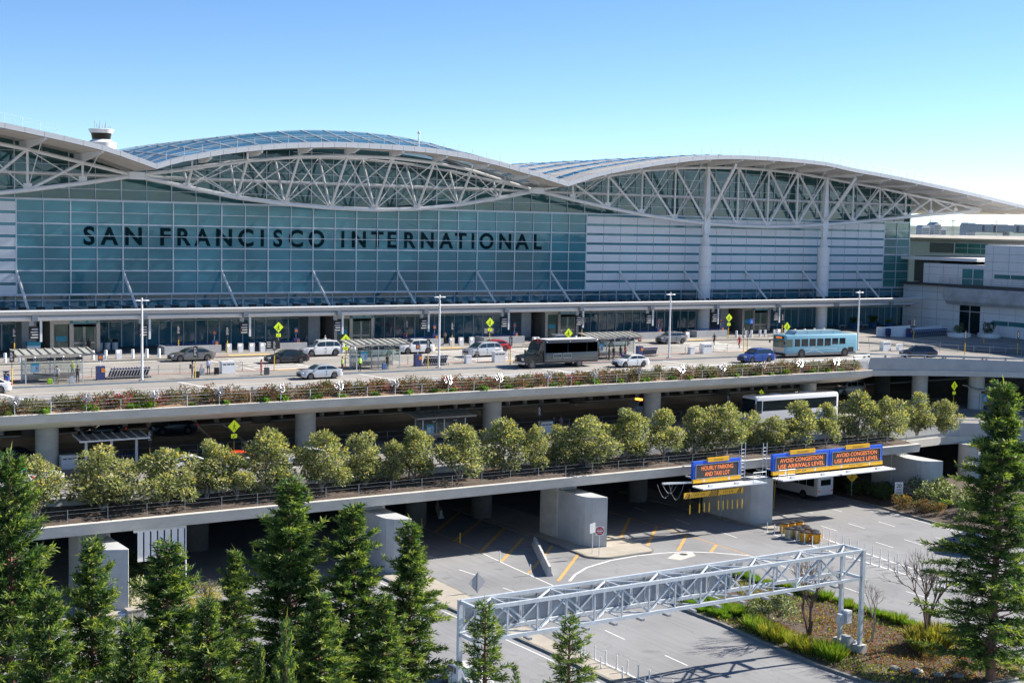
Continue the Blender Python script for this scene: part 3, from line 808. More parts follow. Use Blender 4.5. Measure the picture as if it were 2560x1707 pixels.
# columns
upcols = [at(x, y, Y=129.7).x for x, y in ((117, 1058), (764, 1022), (1231, 994), (1631, 973), (2021, 954))]
for x in [upcols[0] - 25.4] + upcols:
    MB().lathe([(1.02, ZA), (1.02, 11.35)], (x, 129.7, 0), 24).build('column', 'concrete', up, 40)
for x, y in ((146.3, 127.0), (152.5, 122.9)):
    MB().lathe([(1.02, ZA - .2), (1.02, 11.7)], (x, y, 0), 24).build('column', 'concrete', up, 40)
for x in upcols: MB().lathe([(1.1, ZA), (1.1, 11.4)], (x + 4, 150.5, 0), 20).build('column', 'concrete_shaded', up, 40)
for x in (150, 170): MB().lathe([(1.1, ZA), (1.1, 11.7)], (x + 4, 140.5, 0), 20).build('column', 'concrete_shaded', up, 40)
# low rail with blocks on the parapet
b = MB().tube((XA, 126.15, 13.78), (XE + 1, 126.15, 13.78), .05, n=6); pk = []
pk += [(31.4 + 2.33 * k, 126.16, 13.64) for k in range(-4, 44)]
for p, q in zip(fr, fr[1:]):
    n = (q - p).normalized().cross(Vector((0, 0, 1)))
    pp, qq = p + n * .15, q + n * .15; b.tube((pp.x, pp.y, zd(p.y) + .82), (qq.x, qq.y, zd(q.y) + .82), .06)
    L = (q - p).length; k = 0
    while k < L: v = p + n * .15 + (q - p).normalized() * k; pk.append((v.x, v.y, zd(v.y) + .62)); k += 2.4
rl = b.build('low_rail', 'galvanised', up); RBm = MB().cbox((0, 0, 0), (.2, .18, .32)).mesh('rail_block', 'grey_steel'); parts('rail_block', RBm, rl, pk)
# the planter's wire fence on the outer lip
fe = thing('wire_fence', 'thin cable fence on slim posts along the flower planter edge', 'fence', (0, 0, 0))
b = MB()
for h in (.35, .65, .95): b.tube((XA, 123.75, 12.62 + h), (XE - .5, 123.75, 12.62 + h), .008 if h < .9 else .012, n=3)
b.build('cable', 'galvanised', fe)
x = 32.9 - 6.1 * 3
FP = MB().tube((0, 0, 0), (0, 0, 1.0), .035, n=6).mesh('post', 'galvanised')
while x < XE:
    o = bpy.data.objects.new('post', FP); COL.objects.link(o); o.parent = fe; o.location = (x, 123.75, 12.6); x += 6.1
o = bpy.data.objects.new('post', FP); COL.objects.link(o); o.parent = fe; o.location = (XE - .4, 123.75, 12.6)

# pavements and markings on the upper deck
far = [(XA, 153.5), (128, 153.5), (140, 153.2), (147, 149.6), (155, 144.6), (159.7, 138.6), (165, 133.2), (170, 129), (178, 119), (184, 105), (186, 90), (228, 90), (228, 165.9), (XA, 165.9)]
raised('pavement', far, .15, 'deck_walk', 'kerb')
med = [(XA, 136.0), (112, 136.0), (134, 136.0), (142.5, 134.0), (147, 130.8), (153, 126.9), (160, 121.7), (166, 114), (170, 104), (175, 106), (171, 116), (165.5, 123.6), (158, 131.0), (150, 137), (141, 141.0), (XA, 141.0)]
raised('median_pavement', med, .15, 'deck_walk', 'kerb_blue')
b = MB()
def dstrip(p, q, w, m=0, dz=.008):
    p = Vector((*p, 0)); q = Vector((*q, 0)); n = (q - p).normalized().cross(Vector((0, 0, 1))) * (w / 2)
    P = [p - n, p + n, q + n, q - n]
    b.poly([(v.x, v.y, zd(v.y) + dz) for v in P][::-1], m)
dstrip((XA, 132.1), (140, 132.0), .16); dstrip((140, 132.0), (150, 125.5), .16)
x = -30
while x < 150: dstrip((x, 147.2), (x + 60, 147.2), .13) if x < 0 else None; dstrip((x, 149.6), (x + 140, 149.6), .13) if x < -20 else None; x += 10
for x in range(-24, 150, 9): dstrip((x, 144.2), (x + 3, 144.2), .13)
dstrip((XA, 153.0), (140, 152.8), .22)
for k in range(7):
    for xc in (61, 66.5, 88.8, 131): 
        pass
for xa, xb in ((59.5, 66.5), (86.5, 93.5), (97, 103), (125.5, 133.5)):        # zebra crossings
    for k in range(6): dstrip((xa + .6, 142.4 + k * 1.85), (xb - .6, 142.4 + k * 1.85), .55)
    for e in (xa, xb): dstrip((e, 141.3), (e - 2.0, 153.3), .3)
for xa in (30, 48.5, 68.5, 90, 110): dstrip((xa + 2.4, 127), (xa, 135.7), .3)                          # long skew lines across the near lanes
dstrip((93.0, 127), (90.0, 135.7), .3)
for x in (40, 58, 95, 120): dstrip((x, 129.2), (x + 2.4, 129.0), .12); dstrip((x + .6, 130.2), (x + 3.6, 130.2), .12)
for xa, xb in ((57.5, 69), (94, 106), (123, 136)): dstrip((xa, 140.87), (xb, 140.87), .26, 1, .153 + .004)
dstrip((XA, 140.85), (57.5, 140.85), .24, 1, .158); dstrip((69, 140.85), (94, 140.85), .24, 1, .158); dstrip((106, 140.85), (136, 140.85), .24, 1, .158)
dstrip((96.5, 136.12), (113, 136.12), .24, 1, .158)
for xa, xb in ((58.5, 61), (66.5, 69.5), (85, 87.5), (92.5, 95), (124, 126.5), (132.5, 135)): dstrip((xa, 153.65), (xb, 153.65), .3, 1, .158)
for xa, xb in ((61.2, 66.2), (87.7, 92.3), (126.7, 132.3)): dstrip((xa, 154.3), (xb, 154.3), 1.1, 2, .158); dstrip((xa, 140.4), (xb, 140.4), .5, 2, .158)
tag(b.build('departures_markings', ['paint_white', 'kerb_red', 'tactile']), kind='structure')

# ------------------------------------------------------------------ lower viaduct (arrivals)
lo = thing('arrivals_viaduct', 'lower road viaduct with a tree planter edge on concrete piers', 'viaduct')
XF = 122.6
lfront = [(XA, 112.4), (XF, 112.4), (134, 113.2), (137.2, 112.8), (140.1, 110.9), (144.2, 108.4), (149, 104), (153, 98.5), (156, 92), (158, 80)]
tag(MB().poly([(x, y, ZA) for x, y in lfront + [(230, 80), (230, 161), (XA, 161)]]).build('arrivals_road', 'arrivals_paving'), kind='structure')
MB().box(XA, 112.4, 5.3, XF, 160, 6.45).build('deck_slab', 'concrete_shaded', lo)
MB().prism(lfront[1:] + [(230, 80), (230, 160), (XF, 160)], 'z', 5.4, 6.45).build('ramp_slab', 'concrete_shaded', lo)
b = MB().prism([(106.2, 6.42), (106.6, 6.46), (106.75, 6.1), (112.2, 6.1), (112.3, 5.3), (112.6, 4.9), (111.6, 4.7), (109.0, 4.95), (106.4, 5.55)], 'x', XA, XF)
b.build('planter_girder', 'concrete', lo)
MB().prism([(106.2, 6.42), (106.6, 6.46), (112.2, 6.3), (112.3, 5.3), (109.0, 4.95), (106.4, 5.55)], 'x', XF, XF + .35).build('girder_end', 'concrete', lo)
MB().box(XA, 112.1, 6.1, XF, 112.4, 7.30).tube((XA, 112.25, 7.55), (XF, 112.25, 7.55), .05).build('parapet', 'concrete_grey', lo)
parts('rail_block', RBm, lo, [(27 + 2.33 * k, 112.25, 7.44) for k in range(41)])
so = MB(); sheet(span(XA, XF - .05, 110), span(106.62, 112.1, 8), lambda x, y: 6.40 + .35 * (y - 106.6) / 5 + .08 * math.sin(x * 1.1 + y * 2) * math.sin(y * 1.9), b=so)
struct('planter_bed', so, 'soil', True)
lr = [Vector((x, y, 0)) for x, y in lfront[1:]]
b = MB(); b3 = MB()
for p, q in zip(lr, lr[1:]):
    n = (q - p).normalized().cross(Vector((0, 0, 1)))
    def band(bb, o0, o1, za, zb):
        P = [p + n * o0, q + n * o0, q + n * o1, p + n * o1]
        bb.loft([[(v.x, v.y, za) for v in P], [(v.x, v.y, zb) for v in P]])
    band(b, 0, .3, 6.0, 7.15); band(b, .05, .22, 5.6, 6.0); band(b3, 0, .42, 4.7, 5.6)
    b.tube((p.x, p.y, 7.5), (q.x, q.y, 7.5), .05)
    L = (q - p).length; k = 0
    while k < L: v = p + n * .15 + (q - p).normalized() * k; b.cbox((v.x, v.y, 7.3), (.14, .14, .34)); k += 2.4
b.build('barrier', 'concrete_grey', lo); b3.build('edge_beam', 'concrete', lo)
# piers: low walls with rounded noses and the column standing behind
def pier(xa, xb, yn, label):
    xm = (xa + xb) / 2; w = (xb - xa) / 2
    pts = [(xa, yn + 5.4), (xa, yn + 1.9)] + [(xa + .12, yn + 1.2), (xa + .55 * w, yn + .6), (xb - .55 * w, yn + .2), (xb - .1, yn), (xb, yn + .25)] + [(xb, yn + 5.4)]
    p = MB().prism(pts, 'z', 0, 4.75).build('pier_wall', 'concrete_grey', lo)
    p['label'] = label
    MB().box(xa - .15, yn + 5.4, 0, xb + .2, yn + 8.2, 5.2).box(xa + .2, yn + 5.1, 0, xb - .2, yn + 5.4, 5.0, 0).build('pier_column', 'concrete', lo)
    MB().box(xb - .02, yn + 5.36, .1, xb + .04, yn + 5.42, 4.7).build('joint', 'dark_steel', p)
pier(31.2, 33.3, 103.6, 'pier wall behind the conifers'); pier(55.5, 57.5, 103.6, 'pier wall on the narrow island'); pier(76.3, 78.2, 103.8, 'pier wall with the no entry sign'); pier(97.3, 99.4, 104.4, 'pier wall beside the crash barrels'); pier(122.0, 124.2, 104.0, 'pier wall above the shrubs')
for x in (43.5, 66, 73.6, 93.6, 112): MB().lathe([(1.05, 0), (1.05, 5.4)], (x + 1.5, 121, 0), 20).build('column', 'concrete_shaded', lo, 40)
MB().lathe([(1.32, 0), (1.32, 4.9)], (137.1, 111.0, 0), 28).build('column', 'concrete', lo, 40)
MB().lathe([(1.32, 0), (1.32, 4.9)], (147.0, 103.5, 0), 28).build('column', 'concrete', lo, 40)
MB().box(XA, 159.6, 0, 230, 159.9, 5.3).build('rear_wall', 'concrete_shaded', lo)
# slotted screen hanging under the deck by the first pier
b = MB()
for k in range(7): b.box(35.0 + k * .55, 106.9, 2.9, 35.42 + k * .55, 106.96, 5.3)
b.box(34.7, 106.96, 5.2, 38.9, 107.0, 5.4); b.tube((38.9, 107, 0), (38.9, 107, 5.4), .06)
tag(b.build('slatted_screen', 'panel_white'), 'white vertical slatted screen hanging under the lower deck', 'screen')
# dark hall front and kerbs of the arrivals level
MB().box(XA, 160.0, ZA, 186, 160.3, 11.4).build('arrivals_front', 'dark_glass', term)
isd = [(XA, 126.0), (118, 126.0), (150, 122.6), (158, 117), (161.5, 119.5), (153, 127), (140, 131), (XA, 131)]
def flat_raised(name, pts, z, h, top, kerb):
    b = MB().prism(pts, 'z', z, z + h, 1); b.poly([(x, y, z + h + .005) for x, y in pts], 0)
    return tag(b.build(name, [top, kerb]), kind='structure')
flat_raised('arrivals_pavement', isd, ZA, .15, 'arrivals_paving', 'kerb')
flat_raised('arrivals_pavement', [(XA, 150.5), (186, 150.5), (186, 160), (XA, 160)], ZA, .15, 'concrete_shaded', 'concrete_grey')
b = MB()
def astrip(p, q, w, m=0, dz=.008): strip(p, q, w, ZA + dz, m, b)
astrip((XA, 121.0), (120, 121.0), .14); astrip((XA, 126.12), (60, 126.12), .22, 1, .16); astrip((62, 126.12), (116, 126.12), .22, 1, .16)
for y in (138, 141.5, 145): astrip((XA, y), (160, y), .13)
for x in (34.5, 47, 58, 70, 84, 97, 110): astrip((x, 113), (x - 1.2, 121), .12)
for x in (52, 55): astrip((x, 131.2), (x + 4, 150.4), .3)
tag(b.build('arrivals_markings', ['paint_white', 'paint_yellow']), kind='structure')
fe = thing('wire_fence', 'thin cable fence on slim posts along the tree planter edge', 'fence', (0, 0, 0))
b = MB()
for h in (.4, .8, 1.1): b.tube((XA, 106.65, 6.4 + h), (XF, 106.65, 6.4 + h), .006, n=3)
b.build('cable', 'grey_steel', fe)
LPm = MB().tube((0, 0, 0), (0, 0, 1.15), .028, n=5).mesh('post', 'grey_steel')
x = 29.0 - 3.05 * 3 + .55
while x < XF:
    o = bpy.data.objects.new('post', LPm); COL.objects.link(o); o.parent = fe; o.location = (x, 106.65, 6.38); x += 3.05

# ------------------------------------------------------------------ the wing building at the far end
wg = thing('wing_building', 'pale panelled wing with a rounded balcony beside the terminal end', 'building')
XW = 184.6
mat('wing_panel', (0.78, 0.79, 0.81), 0.55, var=0.06, scale=0.35)
mat('wing_balcony', (0.44, 0.45, 0.47), 0.8, var=0.2, scale=0.7)
MB().box(XW, 60, 13.5, 200, 164.6, 21.3).build('wall', 'wing_panel', wg)
MB().box(XW, 148.3, 21.7, 200, 160.5, 24.9).build('wall', 'wing_panel', wg)
MB().box(XW + .02, 60, 21.7, 202, 148.3, 28.1).build('wall', 'wing_panel', wg)
MB().box(XW + 4, 160.5, 21.7, 200, 166, 26.0).build('wall', 'concrete_shaded', wg)
b = MB()
for z in (15.9, 17.4, 19.0, 20.25): b.box(XW - .012, 60, z - .03, XW + .01, 164.4, z + .03)
for y in (160.5, 157.4): b.box(XW - .012, y - .03, 13.6, XW + .01, y + .03, 21.2)
for y in range(64, 157, 3): b.box(XW - .010, y - .02, 13.6, XW + .01, y + .02, 18.4)
for z in (23.1, 24.3): b.box(XW - .012, 148.4, z - .02, XW + .01, 160.4, z + .02)
for y in (159.3, 156.4, 153.4): b.box(XW - .012, y - .03, 21.8, XW + .01, y + .03, 24.8)
for z in (24.1, 25.5, 26.7): b.box(XW + .0, 60, z - .025, XW + .03, 148.2, z + .025)
for y in range(65, 148, 3): b.box(XW + .0, y + .7, 21.8, XW + .03, y + .75, 28.0)
b.build('panel_joints', 'grey_steel', wg)
MB().box(XW - 1.3, 60, 21.3, 200, 164.4, 21.7).build('floor_slab', 'dark_steel', wg)
b = MB(); prof = [(XW - .5, 21.2), (XW - 2.0, 21.2), (XW - 2.1, 20.0), (XW - 2.0, 19.1), (XW - 1.5, 18.55), (XW - .02, 18.5)]
b.prism(prof + [(XW - .02, 21.2)], 'y', 60, 154.2); b.prism([(XW - .3, 21.2), (XW - 1.6, 21.2), (XW - 1.7, 20), (XW - 1.5, 19.3), (XW - .02, 18.9), (XW - .02, 21.2)], 'y', 154.2, 154.8)
b.build('balcony', 'wing_balcony', wg)
b = MB().box(XW - .06, 148.4, 21.7, XW + .05, 152.5, 24.2).box(XW - .09, 150.3, 21.7, XW - .06, 150.5, 24.2, 1).box(XW - .09, 148.4, 22.6, XW - .06, 152.5, 22.7, 1)
b.build('glazed_door', ['green_glass', 'mullion'], wg)
b = MB().box(XW - .05, 148.7, 13.9, XW + .05, 152.7, 18.4).box(XW - .08, 150.6, 13.9, XW - .05, 150.75, 18.4, 1).box(XW - .08, 148.7, 17.4, XW - .05, 152.7, 17.5, 1)
b.build('glazed_door', ['dark_glass', 'mullion'], wg)
for z0, z1 in ((22.9, 23.55), (15.6, 16.3)):
    MB().box(XW - .03, 128, z0, XW + .05, 146.3, z1).build('strip_window', 'green_glass', wg)
    for y in (131, 134, 137, 140, 143.2): MB().box(XW - .06, y, z0, XW - .03, y + .12, z1).build('window_post', 'mullion', wg)
MB().box(XW - .04, 163.0, 17.6, XW + .02, 164.0, 18.3).build('vent', 'black', wg)
b = MB()
for y in range(100, 157, 2): b.tube((XW - 1.2, y, 21.7), (XW - 1.2, y, 22.8), .03, n=4)
for z in (22.0, 22.3, 22.55, 22.8): b.tube((XW - 1.2, 100, z), (XW - 1.2, 156, z), .018, n=4)
b.build('balcony_railing', 'grey_steel', wg)
b = MB().box(XW + 3.9, 160.8, 22.2, XW + 4.0, 163.4, 24.0)
for y in (161.0, 161.85, 162.7): b.box(XW + 3.84, y, 22.4, XW + 3.9, y + .6, 23.85, 1)
b.build('louvred_window', ['black', 'panel_white'], wg)
MB().box(XW + .2, 150, 25.4, 203, 166, 25.9).build('roof_edge', 'wing_panel', wg)
# the concourse behind it
cc = thing('concourse', 'low white concourse with a long metal roof edge behind the wing', 'building')
XQ = 210
MB().box(XQ, 60, 13.5, 260, 195, 28.3).build('wall', 'panel_white', cc)
MB().prism([(XQ - 1.5, 29.0), (XQ - 1.5, 28.75), (XQ - .3, 28.25), (XQ + 55, 28.25), (XQ + 55, 29.7), (XQ + 4, 29.5)], 'y', 60, 197).build('roof', 'roof_metal', cc)
b = MB().box(XQ - .06, 175.8, 26.3, XQ + .02, 181.3, 28.1)
for k in range(14): b.box(XQ - .1, 175.9, 26.35 + k * .125, XQ - .06, 181.2, 26.41 + k * .125, 1)
b.build('louvre', ['black', 'grey_steel'], cc)
b = MB().box(XQ - .05, 168.2, 26.3, XQ + .02, 175.4, 28.1)
for y in (169.6, 172.5): b.box(XQ - .08, y, 26.3, XQ - .05, y + .1, 28.1, 1)
b.box(XQ - .08, 168.2, 27.2, XQ - .05, 175.4, 27.3, 1)
b.build('window', ['green_glass', 'mullion'], cc)
b = MB()
for y0 in (170.4, 174.2):
    for z in (25.3, 25.6, 25.9): b.box(202, y0, z, 202.1, y0 + 2.4, z + .1)
    for y in (y0, y0 + 2.3): b.box(202, y, 24.6, 202.1, y + .1, 26)
b.build('roof_stand', 'sign_white', cc)
for y, x in ((182.4, 214), (181, 216), (178.8, 213), (185.8, 215), (176, 222)):
    MB().tube((x, y, 29), (x, y, 32.6), .06, n=5).tube((x, y - .8, 32.2), (x, y + .8, 32.2), .04, n=4).build('antenna', 'grey_steel', cc)
jb = thing('jet_bridge', 'grey corrugated boarding bridge above the concourse roof', 'boarding bridge')
MB().box(258, 150, 30.55, 262, 208, 32.0).build('tunnel', 'grey_steel', jb)
MB().box(257.6, 208, 30.4, 262.4, 214, 32.2).box(257.5, 205, 30.3, 262.5, 205.6, 32.2).box(257.5, 199, 30.3, 262.5, 199.6, 32.2).build('cab', 'grey_steel', jb)
for y in (160, 180, 203): MB().box(259.5, y, 13, 260.5, y + 1, 30.5).build('leg', 'grey_steel', jb)

# ------------------------------------------------------------------ control tower behind the roofs
G_ = lambda x, y: (x / 5.407, 280 + y / 5.407)
YTW = 420.0
tc = at(*G_(1368, 240), Y=YTW)
m_px = (at(*G_(1580, 240), Y=YTW).x - at(*G_(1155, 240), Y=YTW).x) / 425 * .8
ztw = lambda y: at(*G_(1368, y), Y=YTW).z
ct = thing('control_tower', 'white airport control tower with a flared glass cab and antennas', 'tower', (tc.x, YTW, 0))
k = m_px
MB().lathe([(150 * k, 0), (150 * k, ztw(430)), (235 * k, ztw(500)), (250 * k, ztw(415)), (190 * k, ztw(400)), (150 * k, ztw(375))], n=20).build('shaft', 'sign_white', ct, 30)
MB().lathe([(150 * k, ztw(372)), (172 * k, ztw(288))], n=20).build('cab_glass', 'dark_glass', ct, 30)
MB().lathe([(180 * k, ztw(290)), (212 * k, ztw(240)), (205 * k, ztw(236)), (0.1, ztw(232))], n=20).build('cab_roof', 'panel_white', ct, 30)
b = MB()
for a in range(11):
    t = a * 2.4; r = (70 + 90 * (a % 3) / 2) * k
    b.tube((r * math.cos(t), r * math.sin(t), ztw(236)), (r * math.cos(t), r * math.sin(t), ztw(236 - (70, 110, 45)[a % 3])), .09, n=4)
b.build('antenna', 'grey_steel', ct)

# ------------------------------------------------------------------ far skyline and hills
random.seed(3)
b = MB(); pts = []
x = 2200
xsH = span(-2600, 9000, 60)
for row, (yy, hh) in enumerate(((3300, 34), (4200, 60), (6000, 95))):
    sheet(xsH, [yy, yy + 150, yy + 900], lambda x, y, yy=yy, hh=hh: (-2 if y < yy + 10 else hh * (.55 + .3 * math.sin(x * .0031 + row * 2) + .2 * math.sin(x * .0093 + row) + .05 * math.sin(x * .043))), b=b)
struct('hills', b, 'hill', True)
def far_block(px0, px1, py, Y, shape, label):
    a = at(px0, 590, Y=Y); c = at(px1, 590, Y=Y); z = at((px0 + px1) / 2, py, Y=Y).z
    x0, x1 = a.x, c.x; w = x1 - x0
    bb = MB()
    if shape == 'peak': bb.prism([(x0, 0), (x1, 0), (x1, z * .86), (x0 + w * .72, z * .93), (x0 + w * .5, z), (x0 + w * .28, z * .93), (x0, z * .86)], 'y', Y, Y + w)
    else: bb.prism([(x0, 0), (x1, 0), (x1, z * .88), (x0 + w * .85, z), (x0 + w * .15, z), (x0, z * .88)], 'y', Y, Y + w * .6)
    for kx in range(1, 6): 
        for kz in range(2, 9): bb.box(x0 + w * kx / 6 - w * .05, Y - .6, z * .1 * kz, x0 + w * kx / 6 + w * .05, Y - .1, z * .1 * kz + z * .05, 1)
    tag(bb.build('far_building', ['tower_far', 'hill']), label, 'building')
far_block(2334, 2351, 555, 3000, 'peak', 'distant office tower with a pointed top on the horizon')
far_block(2304, 2325, 563, 3000, 'block', 'distant broad low block on the horizon beside the pointed tower')
far_block(2416, 2440, 557, 2600, 'block', 'distant flat block on the horizon behind the boarding bridge')
far_block(2352, 2366, 569, 3100, 'block', 'distant small block on the horizon under the pointed tower')
# ================================================================== VEHICLES
def paint(name, col, rough=0.3, metal=0.0, coat=0.6):
    return mat(name, col, rough, metal, coat=coat, spec=0.5)
paint('car_grey', (0.17, 0.165, 0.16), metal=.4); paint('car_black', (0.012, 0.013, 0.018)); paint('car_white', (0.72, 0.72, 0.72)); paint('car_silver', (0.52, 0.54, 0.57), metal=.3)
paint('car_sage', (0.30, 0.36, 0.34), metal=.3); paint('car_red', (0.45, 0.02, 0.03)); paint('car_blue', (0.02, 0.07, 0.30)); paint('car_navy', (0.012, 0.022, 0.06)); paint('car_steel', (0.24, 0.25, 0.26), metal=.4)
paint('taxi_red', (0.75, 0.06, 0.02)); paint('taxi_green', (0.02, 0.55, 0.14)); paint('bus_blue', (0.20, 0.44, 0.55), rough=.4); paint('bus_pale', (0.42, 0.62, 0.70), rough=.4); paint('bus_black', (0.045, 0.043, 0.042), rough=.25)
mat('trim_black', (0.02, 0.02, 0.022), 0.6)

def wheel(par, x, y, r, w=.22, rim='rim'):
    t = MB(); s = 1 if y > 0 else -1
    prof = [(r * .62, -w / 2), (r * .94, -w / 2), (r, -w / 2 + .03), (r, w / 2 - .03), (r * .94, w / 2), (r * .62, w / 2)]
    b = MB().lathe(prof, n=18)
    Mw = Matrix.Translation((x, y - s * w / 2, r)) @ Matrix.Rotation(PI / 2, 4, 'X')
    b.v = [tuple(Mw @ Vector(v)) for v in b.v]
    wh = b.build('wheel', 'rubber', par, 40)
    c = MB().lathe([(r * .63, -.02), (r * .63, .02)], n=18)
    for k in range(5):
        a = k * 2 * PI / 5
        c.beam((0, 0, .03), (r * .6 * math.cos(a), r * .6 * math.sin(a), .025), r * .2, .03, 1)
    c.lathe([(r * .14, 0), (r * .14, .05)], n=8, m=1)
    Mr = Matrix.Translation((x, y - s * (.012), r)) @ Matrix.Rotation(PI / 2 * s, 4, 'X')
    c.v = [tuple(Mr @ Vector(v)) for v in c.v]
    c.build('rim', ['rim_dark', rim], wh)
    return wh

def make_car(name, col, L=4.65, W=1.8, H=1.45, wb=2.68, r=.33, hood=.92, belt=.98, tail=None, x1=.27, x2=.43, x3=.74, x4=.90, gc=.2, pillars=(.585,), roofcol=None, rails=False, lights=False):
    """front at -x. x1..x4: windscreen base, roof front, roof rear, rear glass base (shares of the length)"""
    tail = tail or belt + .02
    car = thing(name, None, 'car')
    f0 = (L - wb) * .46; ax1 = -L / 2 + f0; ax2 = ax1 + wb
    N_ = 44; rings = []
    hw = W / 2
    for k in range(N_ + 1):
        s = k / N_; x = -L / 2 + L * s
        endf = min(1, min(s, 1 - s) / .10); pl = 1 - .20 * (1 - endf) ** 2           # plan taper at the ends
        if s < x1: zt = hood - (.26 * (1 - s / x1) ** 2.2) + .04 * s / x1
        elif s > x4: zt = tail - .10 * ((s - x4) / (1 - x4)) ** 2
        else: zt = belt + (tail - belt) * (s - x1) / (x4 - x1)
        zb = gc + .10 * (1 - endf)
        for ax in (ax1, ax2):
            dx = abs(x - ax); ra = r + .055
            if dx < ra: zb = max(zb, r + math.sqrt(ra * ra - dx * dx))
        zb = min(zb, zt - .12)
        zm = zb + (zt - zb) * .62
        wt = hw * pl * .93; wm = hw * pl; wb_ = hw * pl * .965
        rings.append([(x, wb_, zb), (x, wm, zm), (x, wt, zt - .03), (x, wt * .86, zt + .012), (x, 0, zt + .035), (x, -wt * .86, zt + .012), (x, -wt, zt - .03), (x, -wm, zm), (x, -wb_, zb)])
    b = MB().loft(rings, 0)
    def gh(s):       # greenhouse section at share s: (roof half width, roof z)
        bz = belt + (tail - belt) * max(0, min(1, (s - x1) / (x4 - x1))) 
        if s < x2: t = (s - x1) / (x2 - x1); t = t ** .82
        elif s > x3: t = (x4 - s) / (x4 - x3); t = t ** .82
        else: t = 1
        crown = H - .05 * ((s - (x2 + x3) / 2) / ((x3 - x2) / 2 + .01)) ** 2 if x2 <= s <= x3 else H - .05
        return bz, bz + (crown - bz) * t, hw * (.90 - .15 * t)
    st = [x1 + (x2 - x1) * k / 5 for k in range(5)] + [x2 + (x3 - x2) * k / 6 for k in range(7)] + [x3 + (x4 - x3) * k / 5 for k in range(1, 6)]
    rg = []
    for s in st:
        bz, tz, tw = gh(s); x = -L / 2 + L * s; bw = hw * .90
        rg.append([(x, bw, bz - .06), (x, tw + .03, max(bz - .05, tz - .06)), (x, tw - .06, max(bz - .05, tz)), (x, 0, max(bz - .05, tz + .025)), (x, -tw + .06, max(bz - .05, tz)), (x, -tw - .03, max(bz - .05, tz - .06)), (x, -bw, bz - .06)])
    b.loft(rg, 1 if roofcol else 0)
    body = b.build('body', [col, roofcol] if roofcol else col, car, 35)
    # under-body shadow block and arches
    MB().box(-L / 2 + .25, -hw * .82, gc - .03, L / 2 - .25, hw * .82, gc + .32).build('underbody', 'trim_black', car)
    # windows
    def side_pts(s, lo, hi, sgn):
        bz, tz, tw = gh(s); x = -L / 2 + L * s; bw = hw * .90
        def P(t): return (x, sgn * (bw + (tw + .03 - bw) * t + .014), bz - .06 + (max(bz, tz - .06) - bz + .06) * t)
        return P(lo), P(hi)
    edges = [x1 + .07] + list(pillars) + [x4 - .045]
    for sgn in (1, -1):
        for a, c in zip(edges, edges[1:]):
            w = MB(); n = 6; lo = []; hi = []
            for k in range(n + 1):
                s = a + .008 + (c - a - .016) * k / n
                p, q = side_pts(s, .16, .90, sgn); lo.append(p); hi.append(q)
            for k in range(n):
                q = [lo[k], lo[k + 1], hi[k + 1], hi[k]]
                w.poly(q if sgn < 0 else q[::-1])
            w.build('side_window', 'car_glass', car)
    def cross(s0, s1, nm, mt):
        w = MB(); n = 4; P = []
        for k in range(n + 1):
            s = s0 + (s1 - s0) * k / n; bz, tz, tw = gh(s); x = -L / 2 + L * s
            up = .035 if nm == 'windscreen' else .03
            P.append([(x, y, max(bz - .03, tz) + up * (1 - abs(y) / hw * .3)) for y in (-tw * .93 + .05, 0, tw * .93 - .05)])
        for k in range(n):
            for j in (0, 1):
                q = [P[k][j], P[k + 1][j], P[k + 1][j + 1], P[k][j + 1]]; w.poly(q)
        return w.build(nm, mt, car)
    cross(x1 + .02, x2 - .008, 'windscreen', 'car_glass_pale')
    cross(x3 + .012, x4 - .02, 'rear_window', 'car_glass')
    for ax in (ax1, ax2):
        for sg in (1, -1): wheel(car, ax, sg * (hw - .012), r)
    for sg in (1, -1):
        MB().cbox((-L / 2 + .16, sg * hw * .66, hood - .24), (.34, .34, .15), 0, rz=sg * -.45).build('headlight', 'lamp_clear', car)
        MB().cbox((L / 2 - .10, sg * hw * .72, tail - .2), (.26, .26, .17), 0, rz=sg * .45).build('tail_light', 'lamp_red', car)
        MB().cbox((-L / 2 + L * (x1 + .065), sg * (hw + .05), belt + .06), (.12, .2, .13)).build('mirror', col, car)
        m_ = MB()
        for s in pillars[:1]: m_.box(-L / 2 + L * s - .008, sg * (hw - .03), gc + .15, -L / 2 + L * s + .008, sg * (hw + .004), belt - .06)
        m_.build('door_seam', 'trim_black', car)
    MB().box(-L / 2 - .02, -hw * .5, hood - .52, -L / 2 + .08, hw * .5, hood - .3).box(-L / 2 - .015, -hw * .7, gc + .05, -L / 2 + .1, hw * .7, gc + .2).build('grille', 'trim_black', car)
    MB().box(L / 2 - .04, -.26, tail - .38, L / 2 + .012, .26, tail - .24).build('number_plate', 'plate', car)
    if rails:
        for sg in (1, -1): MB().beam((-L / 2 + L * (x2 + .04), sg * hw * .68, H + .01), (-L / 2 + L * (x3 - .03), sg * hw * .68, H + .0), .04, .05).build('roof_rail', 'rim', car)
    return car
def place(o, p, q, lane=None, flip=False):
    """p, q: photo points under the near front and near rear wheel; the car stands with its near side there"""
    pass
def put(car, label, x, y, z=None, rz=0.0, grp=None):
    car.location = (x, y, zd(y) if z is None else z); car.rotation_euler = (0, 0, rz)
    return tag(car, label, car.get('category', 'car'), grp)
SEDAN = dict(L=4.66, W=1.80, H=1.45)
SUV = dict(L=4.75, W=1.9, H=1.72, hood=1.05, belt=1.12, r=.37, gc=.24, x1=.25, x2=.39, x3=.84, x4=.955, pillars=(.545, .76), wb=2.82, rails=True)
